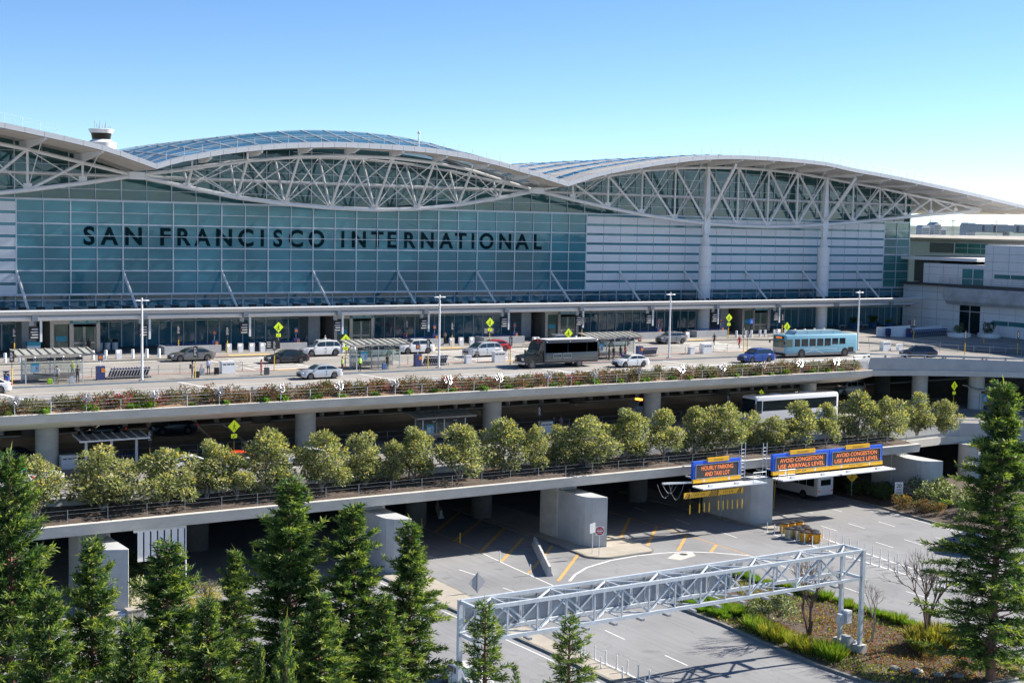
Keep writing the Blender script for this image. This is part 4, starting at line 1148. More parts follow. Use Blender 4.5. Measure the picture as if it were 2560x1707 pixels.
# upper deck: wheel tracks read from the photo give x; near side line gives y
put(make_car('sedan', 'car_grey', L=5.1, W=1.9, H=1.47, wb=3.15, r=.36), 'metallic grey saloon parked at the terminal kerb with black front', 55.9, 152.0)
put(make_car('sedan', 'car_black', L=4.93, W=1.86, H=1.47, wb=2.85, r=.34), 'black saloon driving over the zebra crossing', 65.2, 147.1)
put(make_car('suv', 'car_white', **{**SUV, 'L': 5.1, 'H': 1.85, 'wb': 3.08, 'r': .40}), 'big white off-roader stopped behind the black saloon', 71.85, 152.3)
put(make_car('sedan', 'car_silver', **SEDAN), 'silver saloon driving in the lane beside the flower planter', 63.05, 133.9)
put(make_car('hatchback', 'car_sage', L=4.5, W=1.75, H=1.49, wb=2.7, r=.32, x1=.22, x2=.42, x3=.72, x4=.95), 'pale sage hatchback seen through the glass bus shelter', 78.1, 150.3)
put(make_car('suv', 'car_white', **{**SUV, 'L': 4.8}), 'white off-roader parked beside the shelter with lamp post in front', 84.1, 151.6)
put(make_car('minivan', 'car_silver', L=5.1, W=1.97, H=1.75, wb=3.0, r=.34, hood=1.0, belt=1.08, x1=.20, x2=.38, x3=.84, x4=.96, pillars=(.50, .74)), 'silver minivan in the lane by the low bin', 90.6, 146.4, rz=.1)
put(make_car('sedan', 'car_red', **SEDAN), 'red saloon half hidden behind the silver minivan', 94.9, 150.9)
put(make_car('suv', 'car_steel', **{**SUV, 'L': 4.7, 'H': 1.68}), 'dark grey crossover behind the black shuttle bus', 105.6, 152.4)
put(make_car('sedan', 'car_white', L=4.57, W=1.8, H=1.43, wb=2.7, r=.325), 'white saloon behind the black shuttle bus near the planter', 102.3, 132.2)
put(make_car('suv', 'car_steel', **{**SUV, 'L': 4.45, 'H': 1.6, 'r': .35, 'wb': 2.64}), 'silver grey crossover at the terminal kerb by the thick column', 124.9, 152.4)
put(make_car('suv', 'car_blue', **{**SUV, 'L': 5.0, 'H': 1.76}), 'bright blue off-roader in front of the blue transit bus', 120.9, 130.9)
put(make_car('suv', 'car_navy', **{**SUV, 'L': 4.7, 'H': 1.68}), 'dark navy crossover driving on the curved ramp', 146.9, 128.0, rz=-.62)
put(make_car('sedan', 'car_white', L=4.7, W=1.8, H=1.46), 'white car cut by the picture edge beside the man in blue', 29.6, 134.0)
put(make_car('sedan', 'car_silver', **SEDAN), 'pale saloon behind the third shelter roof', 115.0, 152.0)
# arrivals deck
def af(q, Y): return at(*q, Y=Y).x
put(make_car('suv', 'car_navy', **{**SUV, 'L': 4.9, 'H': 1.65, 'x3': .76, 'x4': .95}), 'dark navy crossover in the shade of the arrivals level', at(*Qe(1560, 320), z=ZA).x, 146.2, ZA)
put(make_car('sedan', 'car_navy', **SEDAN), 'dark blue saloon in the shade behind the thick column', at(*Qe(120, 500), z=ZA).x, 134.2, ZA, rz=PI)
put(make_car('sedan', 'car_black', **SEDAN), 'black saloon behind the cart shelter of the arrivals level', at(*Qe(840, 300), z=ZA).x, 147, ZA)
put(make_car('hatchback', 'car_white', L=4.5, W=1.75, H=1.49, x1=.22, x2=.42, x3=.72, x4=.95, roofcol='taxi_green'), 'white taxi with a bright green roof behind the first tree', at(*Qe(290, 600), z=ZA + .9).x, 123.6, ZA, rz=PI)
put(make_car('hatchback', 'car_white', L=4.5, W=1.75, H=1.49, x1=.22, x2=.42, x3=.72, x4=.95, roofcol='taxi_red'), 'white taxi with a bright red roof behind the trees', at(*Qe(1985, 490), z=ZA + .9).x, 123.6, ZA)
put(make_car('hatchback', 'car_white', L=4.5, W=1.75, H=1.52, x1=.22, x2=.42, x3=.72, x4=.95), 'white hatchback ahead of the red roofed taxi', at(*Qe(1570, 530), z=ZA + .9).x, 123.4, ZA)
put(make_car('hatchback', 'car_white', L=4.5, W=1.75, H=1.49, x1=.22, x2=.42, x3=.72, x4=.95), 'white hatchback seen between two planter trees', at(*Qf(560, 620), z=ZA + .9).x, 122.5, ZA)
put(make_car('sedan', 'car_white', **SEDAN), 'white car behind the leftmost conifer on the arrivals level', at(*Qe(-10, 640), z=ZA + .7).x, 122.5, ZA)
put(make_car('van', 'car_silver', L=5.2, W=2.0, H=2.0, wb=3.3, r=.38, hood=1.1, belt=1.2, x1=.22, x2=.34, x3=.93, x4=.985, pillars=(.46, .68)), 'pale van in the shade beyond the white coach', at(*Qd(850, 1050), z=ZA).x, 142.5, ZA)
put(make_car('sedan', 'car_blue', **SEDAN), 'bright blue car glimpsed between the last planter trees', at(*Qh(1020, 490), z=ZA + .7).x, 121.5, ZA)
put(make_car('sedan', 'car_white', **SEDAN), 'white car partly hidden behind the conifers by the truss gantry', 46.3, 76.0, 0, rz=PI / 2)
put(make_car('suv', 'car_navy', **{**SUV, 'L': 4.7}), 'dark crossover turning in the sun on the lower road', 107.5, 87.0, 0, rz=-1.30)

# tow truck in the shade
def tow():
    t = thing('pickup_truck', None, 'truck')
    MB().prism([(-2.6, .35), (2.6, .35), (2.6, 1.15), (.4, 1.15), (-.9, 1.12), (-2.5, 1.0), (-2.65, .8)], 'y', -.98, .98).build('body', 'car_white', t)
    MB().prism([(-1.15, 1.1), (-.55, 1.85), (.55, 1.85), (.7, 1.1)], 'y', -.85, .85).build('cab', 'car_white', t)
    MB().prism([(-.98, 1.2), (-.52, 1.76), (.42, 1.76), (.5, 1.2)], 'y', -.87, .87).build('side_window', 'car_glass', t)
    MB().prism([(.7, 1.15), (2.5, 1.15), (2.5, 1.45), (.7, 1.5)], 'y', -.97, .97).build('load_bed', 'car_white', t)
    MB().box(-2.62, -.98, .72, 2.6, .985, .8).build('stripe', 'sign_white', t)
    MB().box(-.3, -.5, 1.87, .1, .5, 2.02).build('light_bar', 'beacon', t)
    for x in (-1.7, 1.6):
        for s in (1, -1): wheel(t, x, s * .95, .4)
    for s in (1, -1): MB().cbox((-2.62, s * .7, .85), (.1, .3, .2)).build('headlight', 'lamp_clear', t)
    return t
put(tow(), 'white pickup with an orange beacon in the arrivals shade', at(*S6(0, 0), z=ZA).x * 0 + at(1280 + 925 * 400 / 1344, 950 + 262 * 400 / 1344, z=ZA).x, 137.5, ZA)

# ------------------------------------------------------------------ buses
def rbox(b, x0, x1, hw, z0, z1, c=.18, m=0, tilt=0.0):
    """long body with softened roof edges and ends"""
    rings = []
    for x, k in ((x0, .55), (x0 + .10, .85), (x0 + .3, 1), (x1 - .25, 1), (x1 - .08, .9), (x1, .7)):
        w = hw - (1 - k) * .22; t = z1 - (1 - k) * .25; sh = tilt if x < x0 + .2 else 0
        rings.append([(x, w, z0), (x, w, t - c), (x + sh, w - c * .4, t - c * .3), (x + sh, w - c, t), (x + sh, -(w - c), t), (x + sh, -(w - c * .4), t - c * .3), (x, -w, t - c), (x, -w, z0)])
    return b.loft(rings, m)
def city_bus():
    t = thing('transit_bus', None, 'bus')
    L, hw = 12.2, 1.27
    rbox(MB(), -L / 2, L / 2, hw, .62, 2.95).build('body', 'bus_blue', t, 30)
    MB().box(-L / 2 + .1, -hw + .01, .28, L / 2 - .2, hw - .01, .64).build('skirt', 'car_steel', t)
    b = MB().prism([(-4.4, 2.93), (-3.9, 3.42), (3.3, 3.42), (3.9, 2.93)], 'y', -.95, .95); b.build('roof_tank_cover', 'bus_pale', t)
    b = MB()
    for x in (-2.2, .1, 2.2): b.box(x, -.96, 3.0, x + .03, .96, 3.43)
    b.build('cover_joint', 'bus_blue', t)
    xs_ = [-4.55, -3.55, -2.2, -.92, .36, 1.64, 2.9, 4.15]
    for k in range(7):
        x0 = xs_[k] + (.1 if k else 0); x1 = xs_[k + 1] - .12
        lo = 1.45 if k < 5 else 1.62
        for s in (1, -1): MB().box(x0, s * hw - .01, lo, x1, s * (hw + .012), 2.42).build('side_window', 'car_glass', t)
    MB().box(-L / 2 - .02, -1.12, 1.35, -L / 2 + .12, 1.12, 2.35).box(-L / 2 + .05, -hw - .012, 1.4, -4.9, -hw + .02, 2.4).build('windscreen', 'car_glass_pale', t)
    b = MB().box(-L / 2 - .015, -1.0, 2.42, -L / 2 + .1, 1.0, 2.76)
    add_text(b, 'SHUTTLE', (0, 0, 0), 1, 1, 1) if False else None
    b.box(-L / 2 - .02, -.6, 2.5, -L / 2 - .012, .6, 2.68, 1)
    b.build('destination_sign', ['black', 'led_orange'], t)
    MB().box(-L / 2 - .015, -1.1, .75, -L / 2 + .1, 1.1, 1.3).build('front_panel', 'rim', t)
    MB().box(-L / 2 - .1, -1.2, .35, -L / 2 + .1, 1.2, .6).build('bumper', 'trim_black', t)
    b = MB()
    def swoop(pts):
        for p, q in zip(pts, pts[1:]): b.beam((p[0], -hw - .008, p[1]), (q[0], -hw - .008, q[1]), .012, .05)
    swoop([(-2.9, 1.15), (-2, 1.12), (-1, .95), (.3, .5)]); swoop([(-2.8, .55), (-1.8, .9), (-.5, 1.12), (1, 1.15), (2.6, 1.05)]); swoop([(3.2, .95), (4.2, .55)])
    add_text(b, 'SFO', (-1.45, -hw - .012, 1.28), .62, .22)
    b.build('livery_lines', 'sign_white', t)
    MB().box(4.55, -hw - .012, .55, 5.5, -hw + .02, 1.2).build('engine_grille', 'trim_black', t)
    for x in (-3.35, 4.0):
        for s in (1, -1):
            MB().lathe([(.60, 0), (.60, .02)], n=20).build('tmp', 'trim_black', t) if False else None
            b = MB().lathe([(.62, -.008), (.62, .008)], n=24); Mw = Matrix.Translation((x, s * (hw + .006), .52)) @ Matrix.Rotation(PI / 2, 4, 'X'); b.v = [tuple(Mw @ Vector(v)) for v in b.v]
            b.build('wheel_arch', 'trim_black', t); wheel(t, x, s * (hw + .02), .50, .3)
    for s in (1, -1):
        MB().cbox((-L / 2 - .02, s * .9, .85), (.1, .4, .16)).build('headlight', 'lamp_clear', t)
        MB().cbox((L / 2, s * .95, 1.0), (.06, .2, .4)).build('tail_light', 'lamp_red', t)
        MB().tube((-L / 2 + .1, s * 1.2, 2.3), (-L / 2 - .3, s * 1.42, 2.2), .03).cbox((-L / 2 - .3, s * 1.45, 2.0), (.1, .2, .4)).build('mirror', 'trim_black', t)
    return t
put(city_bus(), 'pale blue transit bus with white swoosh lines and a roof tank cover', 134.0, 134.0, rz=-.06)

def coach():
    t = thing('coach', None, 'bus'); L, hw = 13.5, 1.28
    rbox(MB(), -L / 2, L / 2, hw, .4, 3.5, c=.28).build('body', 'car_white', t, 30)
    for s in (1, -1): MB().box(-L / 2 + 1.1, s * hw - .01, 1.75, L / 2 - .35, s * (hw + .012), 2.95).build('side_window', 'dark_glass', t)
    MB().box(-L / 2 - .02, -1.15, 1.35, -L / 2 + .15, 1.15, 3.15).box(-L / 2 + .1, -hw - .01, 1.5, -L / 2 + .95, -hw + .03, 3.0).build('windscreen', 'car_glass', t)
    b = MB()
    for x in (-3, 2): b.box(x, -.5, 3.49, x + .9, .5, 3.56)
    b.build('roof_hatch', 'panel_white', t)
    MB().box(L / 2 - .04, -1.0, 1.9, L / 2 + .02, 1.0, 2.9).build('rear_window', 'dark_glass', t)
    for s in (1, -1):
        MB().cbox((L / 2, s * 1.05, 1.3), (.08, .22, .7)).build('tail_light', 'lamp_red', t)
        MB().cbox((-L / 2 - .25, s * 1.4, 2.3), (.14, .25, .7)).build('mirror', 'trim_black', t)
    for x in (-4.2, 3.2, 4.5):
        for s in (1, -1): wheel(t, x, s * (hw + .01), .5, .3)
    return t
cx = (at(*Qh(260, 300), Y=123.3).x + at(*Qh(930, 280), Y=123.3).x) / 2
put(coach(), 'long white touring coach behind the trees on the arrivals level', cx, 124.5, ZA)

def shuttle_black():
    t = thing('shuttle_bus', None, 'bus'); hw = 1.22
    # box body
    rbox(MB(), -2.6, 5.0, hw, .55, 3.2, c=.16).build('body', 'bus_black', t, 30)
    MB().box(-2.1, -1.0, 3.19, 4.8, 1.0, 3.24).build('roof_cap', 'panel_white', t)
    MB().prism([(-3.35, 2.05), (-3.1, 2.75), (-2.5, 3.2), (-2.3, 3.2), (-2.3, 2.0)], 'y', -1.15, 1.15).build('front_cap', 'bus_black', t)
    # cab and bonnet
    MB().prism([(-5.2, .55), (-5.25, 1.25), (-5.0, 1.42), (-4.0, 1.55), (-3.35, 2.1), (-2.5, 2.1), (-2.5, .55)], 'y', -1.0, 1.0).build('cab', 'car_black', t)
    MB().poly([(-3.98, -.85, 1.59), (-3.98, .85, 1.59), (-3.38, .8, 2.09), (-3.38, -.8, 2.09)]).build('windscreen', 'car_glass_pale', t)
    for s in (1, -1):
        MB().prism([(-3.75, 1.5), (-3.3, 2.02), (-2.65, 2.02), (-2.65, 1.42), (-3.7, 1.42)], 'y', s * 1.0 - .012, s * 1.0 + .012).build('cab_window', 'car_glass', t)
        for x0, x1 in ((-2.45, .6), (.65, 3.3), (3.35, 4.85)): MB().box(x0, s * hw - .01, 1.75, x1, s * (hw + .01), 2.85).build('side_window', 'dark_glass', t)
        b = MB()
        for x0 in (-1.4, .0):
            for p, q in (((x0, 1.1), (x0 + 1.15, 1.1)), ((x0, 1.6), (x0 + 1.15, 1.6)), ((x0, 1.1), (x0, 1.6)), ((x0 + 1.15, 1.1), (x0 + 1.15, 1.6))): b.beam((p[0], s * (hw + .01), p[1]), (q[0], s * (hw + .01), q[1]), .03, .04)
        b.build('vent_frame', 'rim', t)
        MB().cbox((-5.18, s * .72, 1.08), (.2, .42, .3)).build('headlight', 'lamp_clear', t)
        MB().cbox((5.0, s * 1.0, 1.1), (.06, .15, .3)).build('tail_light', 'lamp_red', t)
        MB().cbox((-3.6, s * 1.35, 1.75), (.12, .22, .36)).build('mirror', 'car_black', t)
        b = MB().lathe([(.56, -.01), (.56, .01)], n=20); Mw = Matrix.Translation((-4.2, s * 1.01, .5)) @ Matrix.Rotation(PI / 2, 4, 'X'); b.v = [tuple(Mw @ Vector(v)) for v in b.v]; b.build('wheel_arch', 'trim_black', t)
        wheel(t, -4.2, s * 1.05, .45, .3); wheel(t, 2.3, s * (hw + .01), .45, .5)
        MB().box(-2.5, s * (hw - .02), .85, 4.9, s * (hw + .012), .92).build('side_moulding', 'car_steel', t)
        for x in (-2.3, .9, 4.6): MB().cbox((x, s * hw, 3.0), (.16, .06, .08)).build('marker_lamp', 'lamp_clear', t)
    MB().box(-5.3, -.5, .85, -5.2, .5, 1.2).build('grille', 'trim_black', t)
    MB().box(-5.42, -1.05, .5, -5.2, 1.05, .75).build('bumper', 'rim', t)
    b = MB()
    for y in (-.6, 0, .6): b.cbox((-2.75, y, 3.13), (.14, .12, .08))
    b.build('roof_lamps', 'lamp_red', t)
    return t
put(shuttle_black(), 'large black shuttle bus with a truck bonnet beside the shelter', 93.6, 134.8)

def shuttle_white():
    t = thing('shuttle_bus', None, 'bus'); hw = 1.2
    rbox(MB(), -6.0, 3.8, hw, .55, 3.1, c=.18).build('body', 'car_white', t, 30)
    for s in (1, -1):
        for k in range(7): MB().box(-5.2 + k * 1.22, s * hw - .01, 1.6, -5.2 + k * 1.22 + 1.12, s * (hw + .012), 2.55).build('side_window', 'dark_glass', t)
        MB().cbox((3.8, s * .95, 1.15), (.06, .3, .12)).build('tail_light', 'lamp_red', t)
        MB().cbox((3.75, s * .95, 2.95), (.06, .2, .08)).build('marker_lamp', 'lamp_red', t)
        for x in (-4.4, 1.6):
            b = MB().lathe([(.52, -.01), (.52, .01)], n=20); Mw = Matrix.Translation((x, s * (hw + .004), .5)) @ Matrix.Rotation(PI / 2, 4, 'X'); b.v = [tuple(Mw @ Vector(v)) for v in b.v]; b.build('wheel_arch', 'trim_black', t)
            wheel(t, x, s * (hw + .02), .43, .3)
    MB().box(3.78, -.75, 1.75, 3.815, .75, 2.4).build('rear_window', 'dark_glass', t)
    MB().box(3.72, -1.15, .45, 3.9, 1.15, .68).build('bumper', 'trim_black', t)
    MB().box(-3.4, -hw - .012, .9, -2.5, -hw, 1.2).build('vent', 'trim_black', t)
    return t
put(shuttle_white(), 'white shuttle bus driving under the bridge away from the signs', 113.6, 115.0, 0, rz=-PI / 2)
# ================================================================== PEOPLE
def pose_mesh(nm, arms='down', legs='stand', lean=0.0):
    V = []; E = []; Rr = []
    def add(p, r, par=None):
        V.append(p); Rr.append(r); i = len(V) - 1
        if par is not None: E.append((par, i))
        return i
    sit = legs == 'sit'
    hz = .50 if sit else .93
    up = 1.0
    L_ = lambda z: -lean * (z - .93)                   # forward is -y
    pel = add((0, L_(.93), hz), .125)
    wai = add((0, L_(1.08), hz + .17), .115, pel)
    che = add((0, L_(1.28), hz + .36), .135, wai)
    nb = add((0, L_(1.42) - .005, hz + .50), .06, che)
    nk = add((0, L_(1.47) - .015, hz + .555), .052, nb)
    hd = add((0, L_(1.56) - .03, hz + .64), .082, nk)
    ht = add((0, L_(1.68) - .025, hz + .74), .066, hd)
    add((0, L_(1.56) - .115, hz + .635), .014, hd)      # nose
    for s in (1, -1):
        sh = add((s * .175, L_(1.4), hz + .47), .058, che)
        k = arms if arms in ('down', 'bent', 'walk') else (arms if s == -1 else 'down')
        if k == 'down': el, ha = (s * .225, L_(1.1) + .03, hz + .19), (s * .235, L_(.9) - .03, hz - .06)
        elif k == 'bent': el, ha = (s * .235, .02, hz + .20), (s * .09, -.25, hz + .27)
        elif k == 'walk': el, ha = (s * .225, s * .10, hz + .20), (s * .23, s * .16 - .08, hz - .03)
        elif k == 'pull': el, ha = (s * .27, .10, hz + .2), (s * .42, .20, hz + .02)
        elif k == 'up': el, ha = (s * .30, -.08, hz + .36), (s * .12, -.10, hz + .60)
        e = add(el, .044, sh); w = add(ha, .032, e)
        d = (Vector(ha) - Vector(el)).normalized()
        pm = Vector(ha) + d * .06
        pi = add(tuple(pm), .030, w)
        side = d.cross(Vector((1, 0, 0))).normalized()
        for f in range(4):
            o = side * (.024 * (f - 1.5)); q = pm + d * .035 + o
            a = add(tuple(q), .0095, pi); b2 = add(tuple(q + d * (.030 + .008 * (f in (1, 2))) + Vector((-s * .012, 0, 0))), .008, a)
        th = add(tuple(Vector(ha) + d * .03 - side * .035 + Vector((-s * .008, 0, 0))), .011, w); add(tuple(Vector(ha) + d * .075 - side * .05 + Vector((-s * .015, 0, 0))), .009, th)
        if legs == 'stand': kn, an, y0 = (s * .105, -.01, .50), (s * .11, .03, .075), 0
        elif legs == 'walk': kn, an = ((s * .10, -.16 * s, .50), (s * .10, -.22 * s + .06, .08)) if s > 0 else ((s * .10, -.05, .50), (s * .10, .26, .12))
        else: kn, an = (s * .13, -.42, .50), (s * .13, -.40, .075)
        hp = add((s * .095, 0, hz - .06), .095, pel)
        kk = add(kn, .060, hp); cf = add(tuple(Vector(kn).lerp(Vector(an), .35) + Vector((0, .015, 0))), .056, kk); aa = add(an, .040, cf)
        add((an[0], an[1] - .15, .035), .035, aa)
    me = bpy.data.meshes.new(nm); me.from_pydata(V, E, []); 
    o = bpy.data.objects.new(nm, me); COL.objects.link(o)
    md = o.modifiers.new('skin', 'SKIN'); 
    if not me.skin_vertices: me.attributes  # created with the modifier below
    return o, V, Rr, hz
POSES = {}
def make_pose(key, **kw):
    o, V, Rr, hz = pose_mesh('person', **kw)
    me = o.data
    if not me.skin_vertices:
        bpy.context.view_layer.objects.active = o
        bpy.ops.mesh.customdata_skin_add() if hasattr(bpy.ops.mesh, 'customdata_skin_add') else None
    sv = me.skin_vertices[0].data
    for i, r in enumerate(Rr): sv[i].radius = (r, r * .86); sv[i].use_root = (i == 0)
    for i in (0, 1, 2): sv[i].radius = (Rr[i] * 1.25, Rr[i] * .85)
    o.modifiers['skin'].use_smooth_shade = True
    o.modifiers.new('sub', 'SUBSURF').levels = 1
    dg = bpy.context.evaluated_depsgraph_get()
    m2 = bpy.data.meshes.new_from_object(o.evaluated_get(dg))
    bpy.data.objects.remove(o)
    POSES[key] = (m2, [Vector(v) for v in V], hz)
for key, kw in (('stand', {}), ('phone', dict(arms='bent')), ('walk', dict(arms='walk', legs='walk', lean=.06)), ('pull', dict(arms='pull')), ('carry', dict(arms='up', lean=.05)), ('sit', dict(arms='bent', legs='sit', lean=.1)), ('bend', dict(arms='bent', lean=.35))):
    make_pose(key, **kw)
CLO = {}
def cloth(col):
    k = tuple(col)
    if k not in CLO:
        CLO[k] = 'cloth_%d' % len(CLO); mat(CLO[k], col, .85, var=.12, scale=9)
    return CLO[k]
HV = (.55, .85, .03)
def person(label, x, y, pose='stand', top=(.03, .03, .035), leg=(.025, .027, .035), hair=(.03, .02, .015), shoe=(.03, .03, .03), rz=0.0, z=None, hem=None, short=False, scale=1.0, cap=False, long_hair=False, pack=None, vest=False, group=None, skin=None):
    me0, V, hz = POSES[pose]
    me = me0.copy(); me.name = 'person'
    me.materials.clear()
    for m in ('skin', cloth(top), cloth(leg), cloth(shoe)): me.materials.append(MATS[m])
    hem = (hz + .02) if hem is None else hem
    hands = []
    hd = Vector((V[5].x, V[5].y, V[5].z))
    arm0 = [i for i in range(len(V)) if abs(abs(V[i].x) - .175) < 1e-6]
    segs = [(V[i], V[i + 1], V[i + 2]) for i in arm0]
    def dseg(p, a, b):
        t = max(0, min(1, (p - a).dot(b - a) / max(1e-9, (b - a).length_squared))); return (p - a - (b - a) * t).length
    for f in me.polygons:
        c = f.center; mi = 1
        if c.z > hz + .535: mi = 0
        else:
            on = False
            for a, e, w in segs:
                if (c - w).dot((w - e).normalized()) > -.01 and dseg(c, w, w + (w - e).normalized() * .2) < .058: mi = 0; on = True
                elif dseg(c, e, w) < .06: mi = 0 if short else 1; on = True
                elif dseg(c, a, e) < .07: mi = 1; on = True
            if not on:
                if c.z < .085: mi = 3
                elif c.z < hem and not (c.z > hz - .02 and pose == 'sit'): mi = 2
        f.material_index = mi
    o = bpy.data.objects.new('person', me); COL.objects.link(o)
    o.location = (x, y, (zd(y) + .155) if z is None else z); o.rotation_euler = (0, 0, rz); o.scale = (scale,) * 3
    tag(o, label, 'person', group)
    # hair / cap
    b = MB(); n = 10
    top_ = hd + Vector((0, .012, .03))
    rings = []
    for k in range(5):
        t = k / 4 * PI / 2; r = math.cos(t)
        rings.append([(top_.x + .098 * r * math.cos(a), top_.y + .108 * r * math.sin(a), top_.z + .125 * math.sin(t) + (.065 if math.sin(a) < -.3 and k == 0 else -(.05 if k == 0 else 0))) for a in [2 * PI * j / n for j in range(n)]])
    b.loft(rings)
    if long_hair: b.cbox((hd.x, hd.y + .075, hd.z - .07), (.19, .07, .26))
    if cap: b.cbox((hd.x, hd.y - .12, hd.z + .05), (.14, .12, .02))
    b.build('cap' if cap else 'hair', cloth(hair), o, True)
    e = MB()
    for s in (1, -1): e.lathe([(.0, -.008), (.011, 0), (0, .008)], (hd.x + s * .032, hd.y - .078, hd.z + .012), 6)
    e.build('eyes', 'black', o)
    if pack: MB().prism([(-.15, -.2), (.15, -.2), (.16, .1), (.1, .22), (-.1, .22), (-.16, .1)], 'y', .11, .27).build('backpack', cloth(pack), o) .location.z = hz + .28
    if vest: 
        for zz in (.16, .3): MB().lathe([(.155, 0), (.155, .045)], (0, 0, hz + zz), 14).build('reflective_band', 'paint_white', o)
    return o
P_ = PI
person('man in a bright blue jumper and tan trousers by the white car', 31.9, 134.5, 'bend', (.04, .12, .5), (.45, .32, .2), rz=-1.2, z=zd(134.5))
person('person in black standing by the glass left of the porch', 38.4, 160.4, 'stand', rz=.3)
person('person in black with a backpack walking into the porch', 46.9, 160.4, 'walk', rz=P_, pack=(.03, .03, .035))
person('man in a pale tee shirt and olive shorts with a red bundle on his shoulder', 37.1, 137.2, 'carry', (.50, .49, .52), (.12, .13, .09), rz=-.9, short=True)
person('worker in a yellow hi-vis jacket and hood behind the first shelter', 39.4, 140.2, 'bend', (.70, .75, .02), (.2, .2, .18), hair=(.75, .75, .03), rz=-.4)
person('man in dark clothes and cap holding a phone by the first shelter', 38.9, 136.7, 'phone', (.03, .035, .05), (.03, .04, .07), cap=True, shoe=(.3, .15, .1), rz=.1)
person('man in a grey jacket with a black backpack at the yellow post', 50.3, 136.6, 'phone', (.12, .12, .125), (.02, .03, .03), pack=(.02, .02, .025), rz=1.2, shoe=(.5, .5, .5))
person('man in a pale blue shirt and navy trousers between two suitcases', 52.8, 138.7, 'pull', (.50, .55, .72), (.02, .03, .06), rz=P_, hair=(.25, .15, .1))
person('woman in a dark red coat with a grey suitcase', 57.8, 136.8, 'stand', (.30, .03, .04), (.22, .12, .1), hem=.5, long_hair=True, rz=1.0, scale=.97)
person('worker in a lime hi-vis vest at the rear of the silver saloon', 66.8, 136.3, 'stand', HV, (.02, .02, .025), rz=1.4, vest=True)
person('worker in a lime hi-vis vest holding a red wand before the shelter', 68.9, 136.3, 'stand', HV, (.02, .02, .025), rz=.1, vest=True)
person('person in a black coat with a blue suitcase before the second shelter', 72.7, 137.2, 'phone', (.012, .02, .022), (.03, .05, .07), hem=.7, rz=.2)
person('person in black at the rear corner of the black shuttle bus', 101.9, 138.0, 'stand', rz=.4)
person('person in a long black coat waiting by the third shelter', 102.8, 137.1, 'phone', (.012, .013, .016), (.02, .02, .03), hem=.35, rz=.6)
person('man in black jacket and jeans waiting by the third shelter', 103.7, 137.4, 'stand', (.015, .016, .02), (.03, .04, .07), rz=.2)
person('woman in black with long hair behind a purple suitcase', 104.7, 137.3, 'phone', (.015, .015, .02), (.03, .03, .05), long_hair=True, rz=0)
person('woman in a red jacket carrying bags by the third shelter', 106.2, 138.4, 'stand', (.50, .04, .06), (.02, .02, .03), long_hair=True, rz=.5)
person('person in dark clothes crossing the road beyond the third shelter', 129.4, 148.6, 'walk', (.03, .04, .06), rz=-1.4, z=zd(148.6))
person('person in a bright red coat stepping onto the zebra crossing', 130.4, 144.6, 'walk', (.50, .03, .05), (.04, .03, .03), hem=.5, rz=-1.5, z=zd(144.6), hair=(.4, .03, .05))
person('man in a pale top walking behind the white off-roader', 74.9, 151.3, 'walk', (.62, .62, .64), (.03, .03, .04), rz=P_, z=zd(151.3))
person('man pushing a cart of red bags at the terminal kerb', 119.8, 155.2, 'phone', (.22, .06, .08), (.08, .07, .07), rz=1.4)
person('grey haired man in a dark jacket by the pedestrian sign', 108.6, 155.6, 'stand', (.05, .06, .1), (.05, .05, .06), hair=(.5, .5, .5), rz=.8)
person('person in a brown jacket by the terminal wall behind the white car', 92.1, 158.2, 'phone', (.2, .15, .12), (.03, .03, .04), rz=-.6)
person('woman in purple by the cart rows at the terminal wall', 86.6, 158.9, 'phone', (.20, .05, .22), (.03, .03, .05), rz=.2, long_hair=True)
person('person in dark blue beside the cart kiosk at the terminal wall', 72.6, 158.6, 'bend', (.04, .07, .14), rz=1.5)
person('person with a white hat behind the white off-roader', 74.6, 157.0, 'stand', (.5, .48, .45), (.05, .05, .06), hair=(.7, .7, .68), rz=.3)
for lb, x, y, tp, rz in (('person in black sitting on the terrace bench by the lamp', 171.8, 163.2, (.02, .02, .025), 1.2), ('person in pale blue sitting on the terrace bench by the lamp', 173.0, 162.9, (.3, .36, .48), -1.0),
                     ('grey haired person sitting beside the blue terrace planters', 176.1, 162.2, (.06, .06, .07), -1.1), ('person in a pink top sitting at the far terrace planter', 180.6, 163.2, (.5, .25, .22), .8)):
    person(lb, x, y, 'sit', tp, rz=rz, hair=(.5, .5, .5) if 'grey' in lb else (.03, .02, .02))
xa = at(*Qg(570, 590), z=ZA + .15); xb = at(*Qg(650, 590), z=ZA + .15)
person('man in dark blue standing by the bin on the arrivals level', xa.x, 129.0, 'stand', (.06, .08, .13), z=ZA + .16, rz=.6)
person('woman in a grey top standing on the arrivals level', xb.x, 129.0, 'stand', (.2, .17, .22), (.2, .13, .1), z=ZA + .16, long_hair=True, rz=-.3)
xa = at(*Qe(1470, 520), z=ZA + .15); xb = at(*Qe(1885, 490), z=ZA + .15)
person('worker in a lime vest behind the white hatchback on the arrivals level', xa.x, 126.9, 'stand', HV, z=ZA + .16, vest=True)
person('worker in a lime vest beside the pedestrian sign on the arrivals level', xb.x, 126.9, 'phone', HV, z=ZA + .16, vest=True, rz=.7)

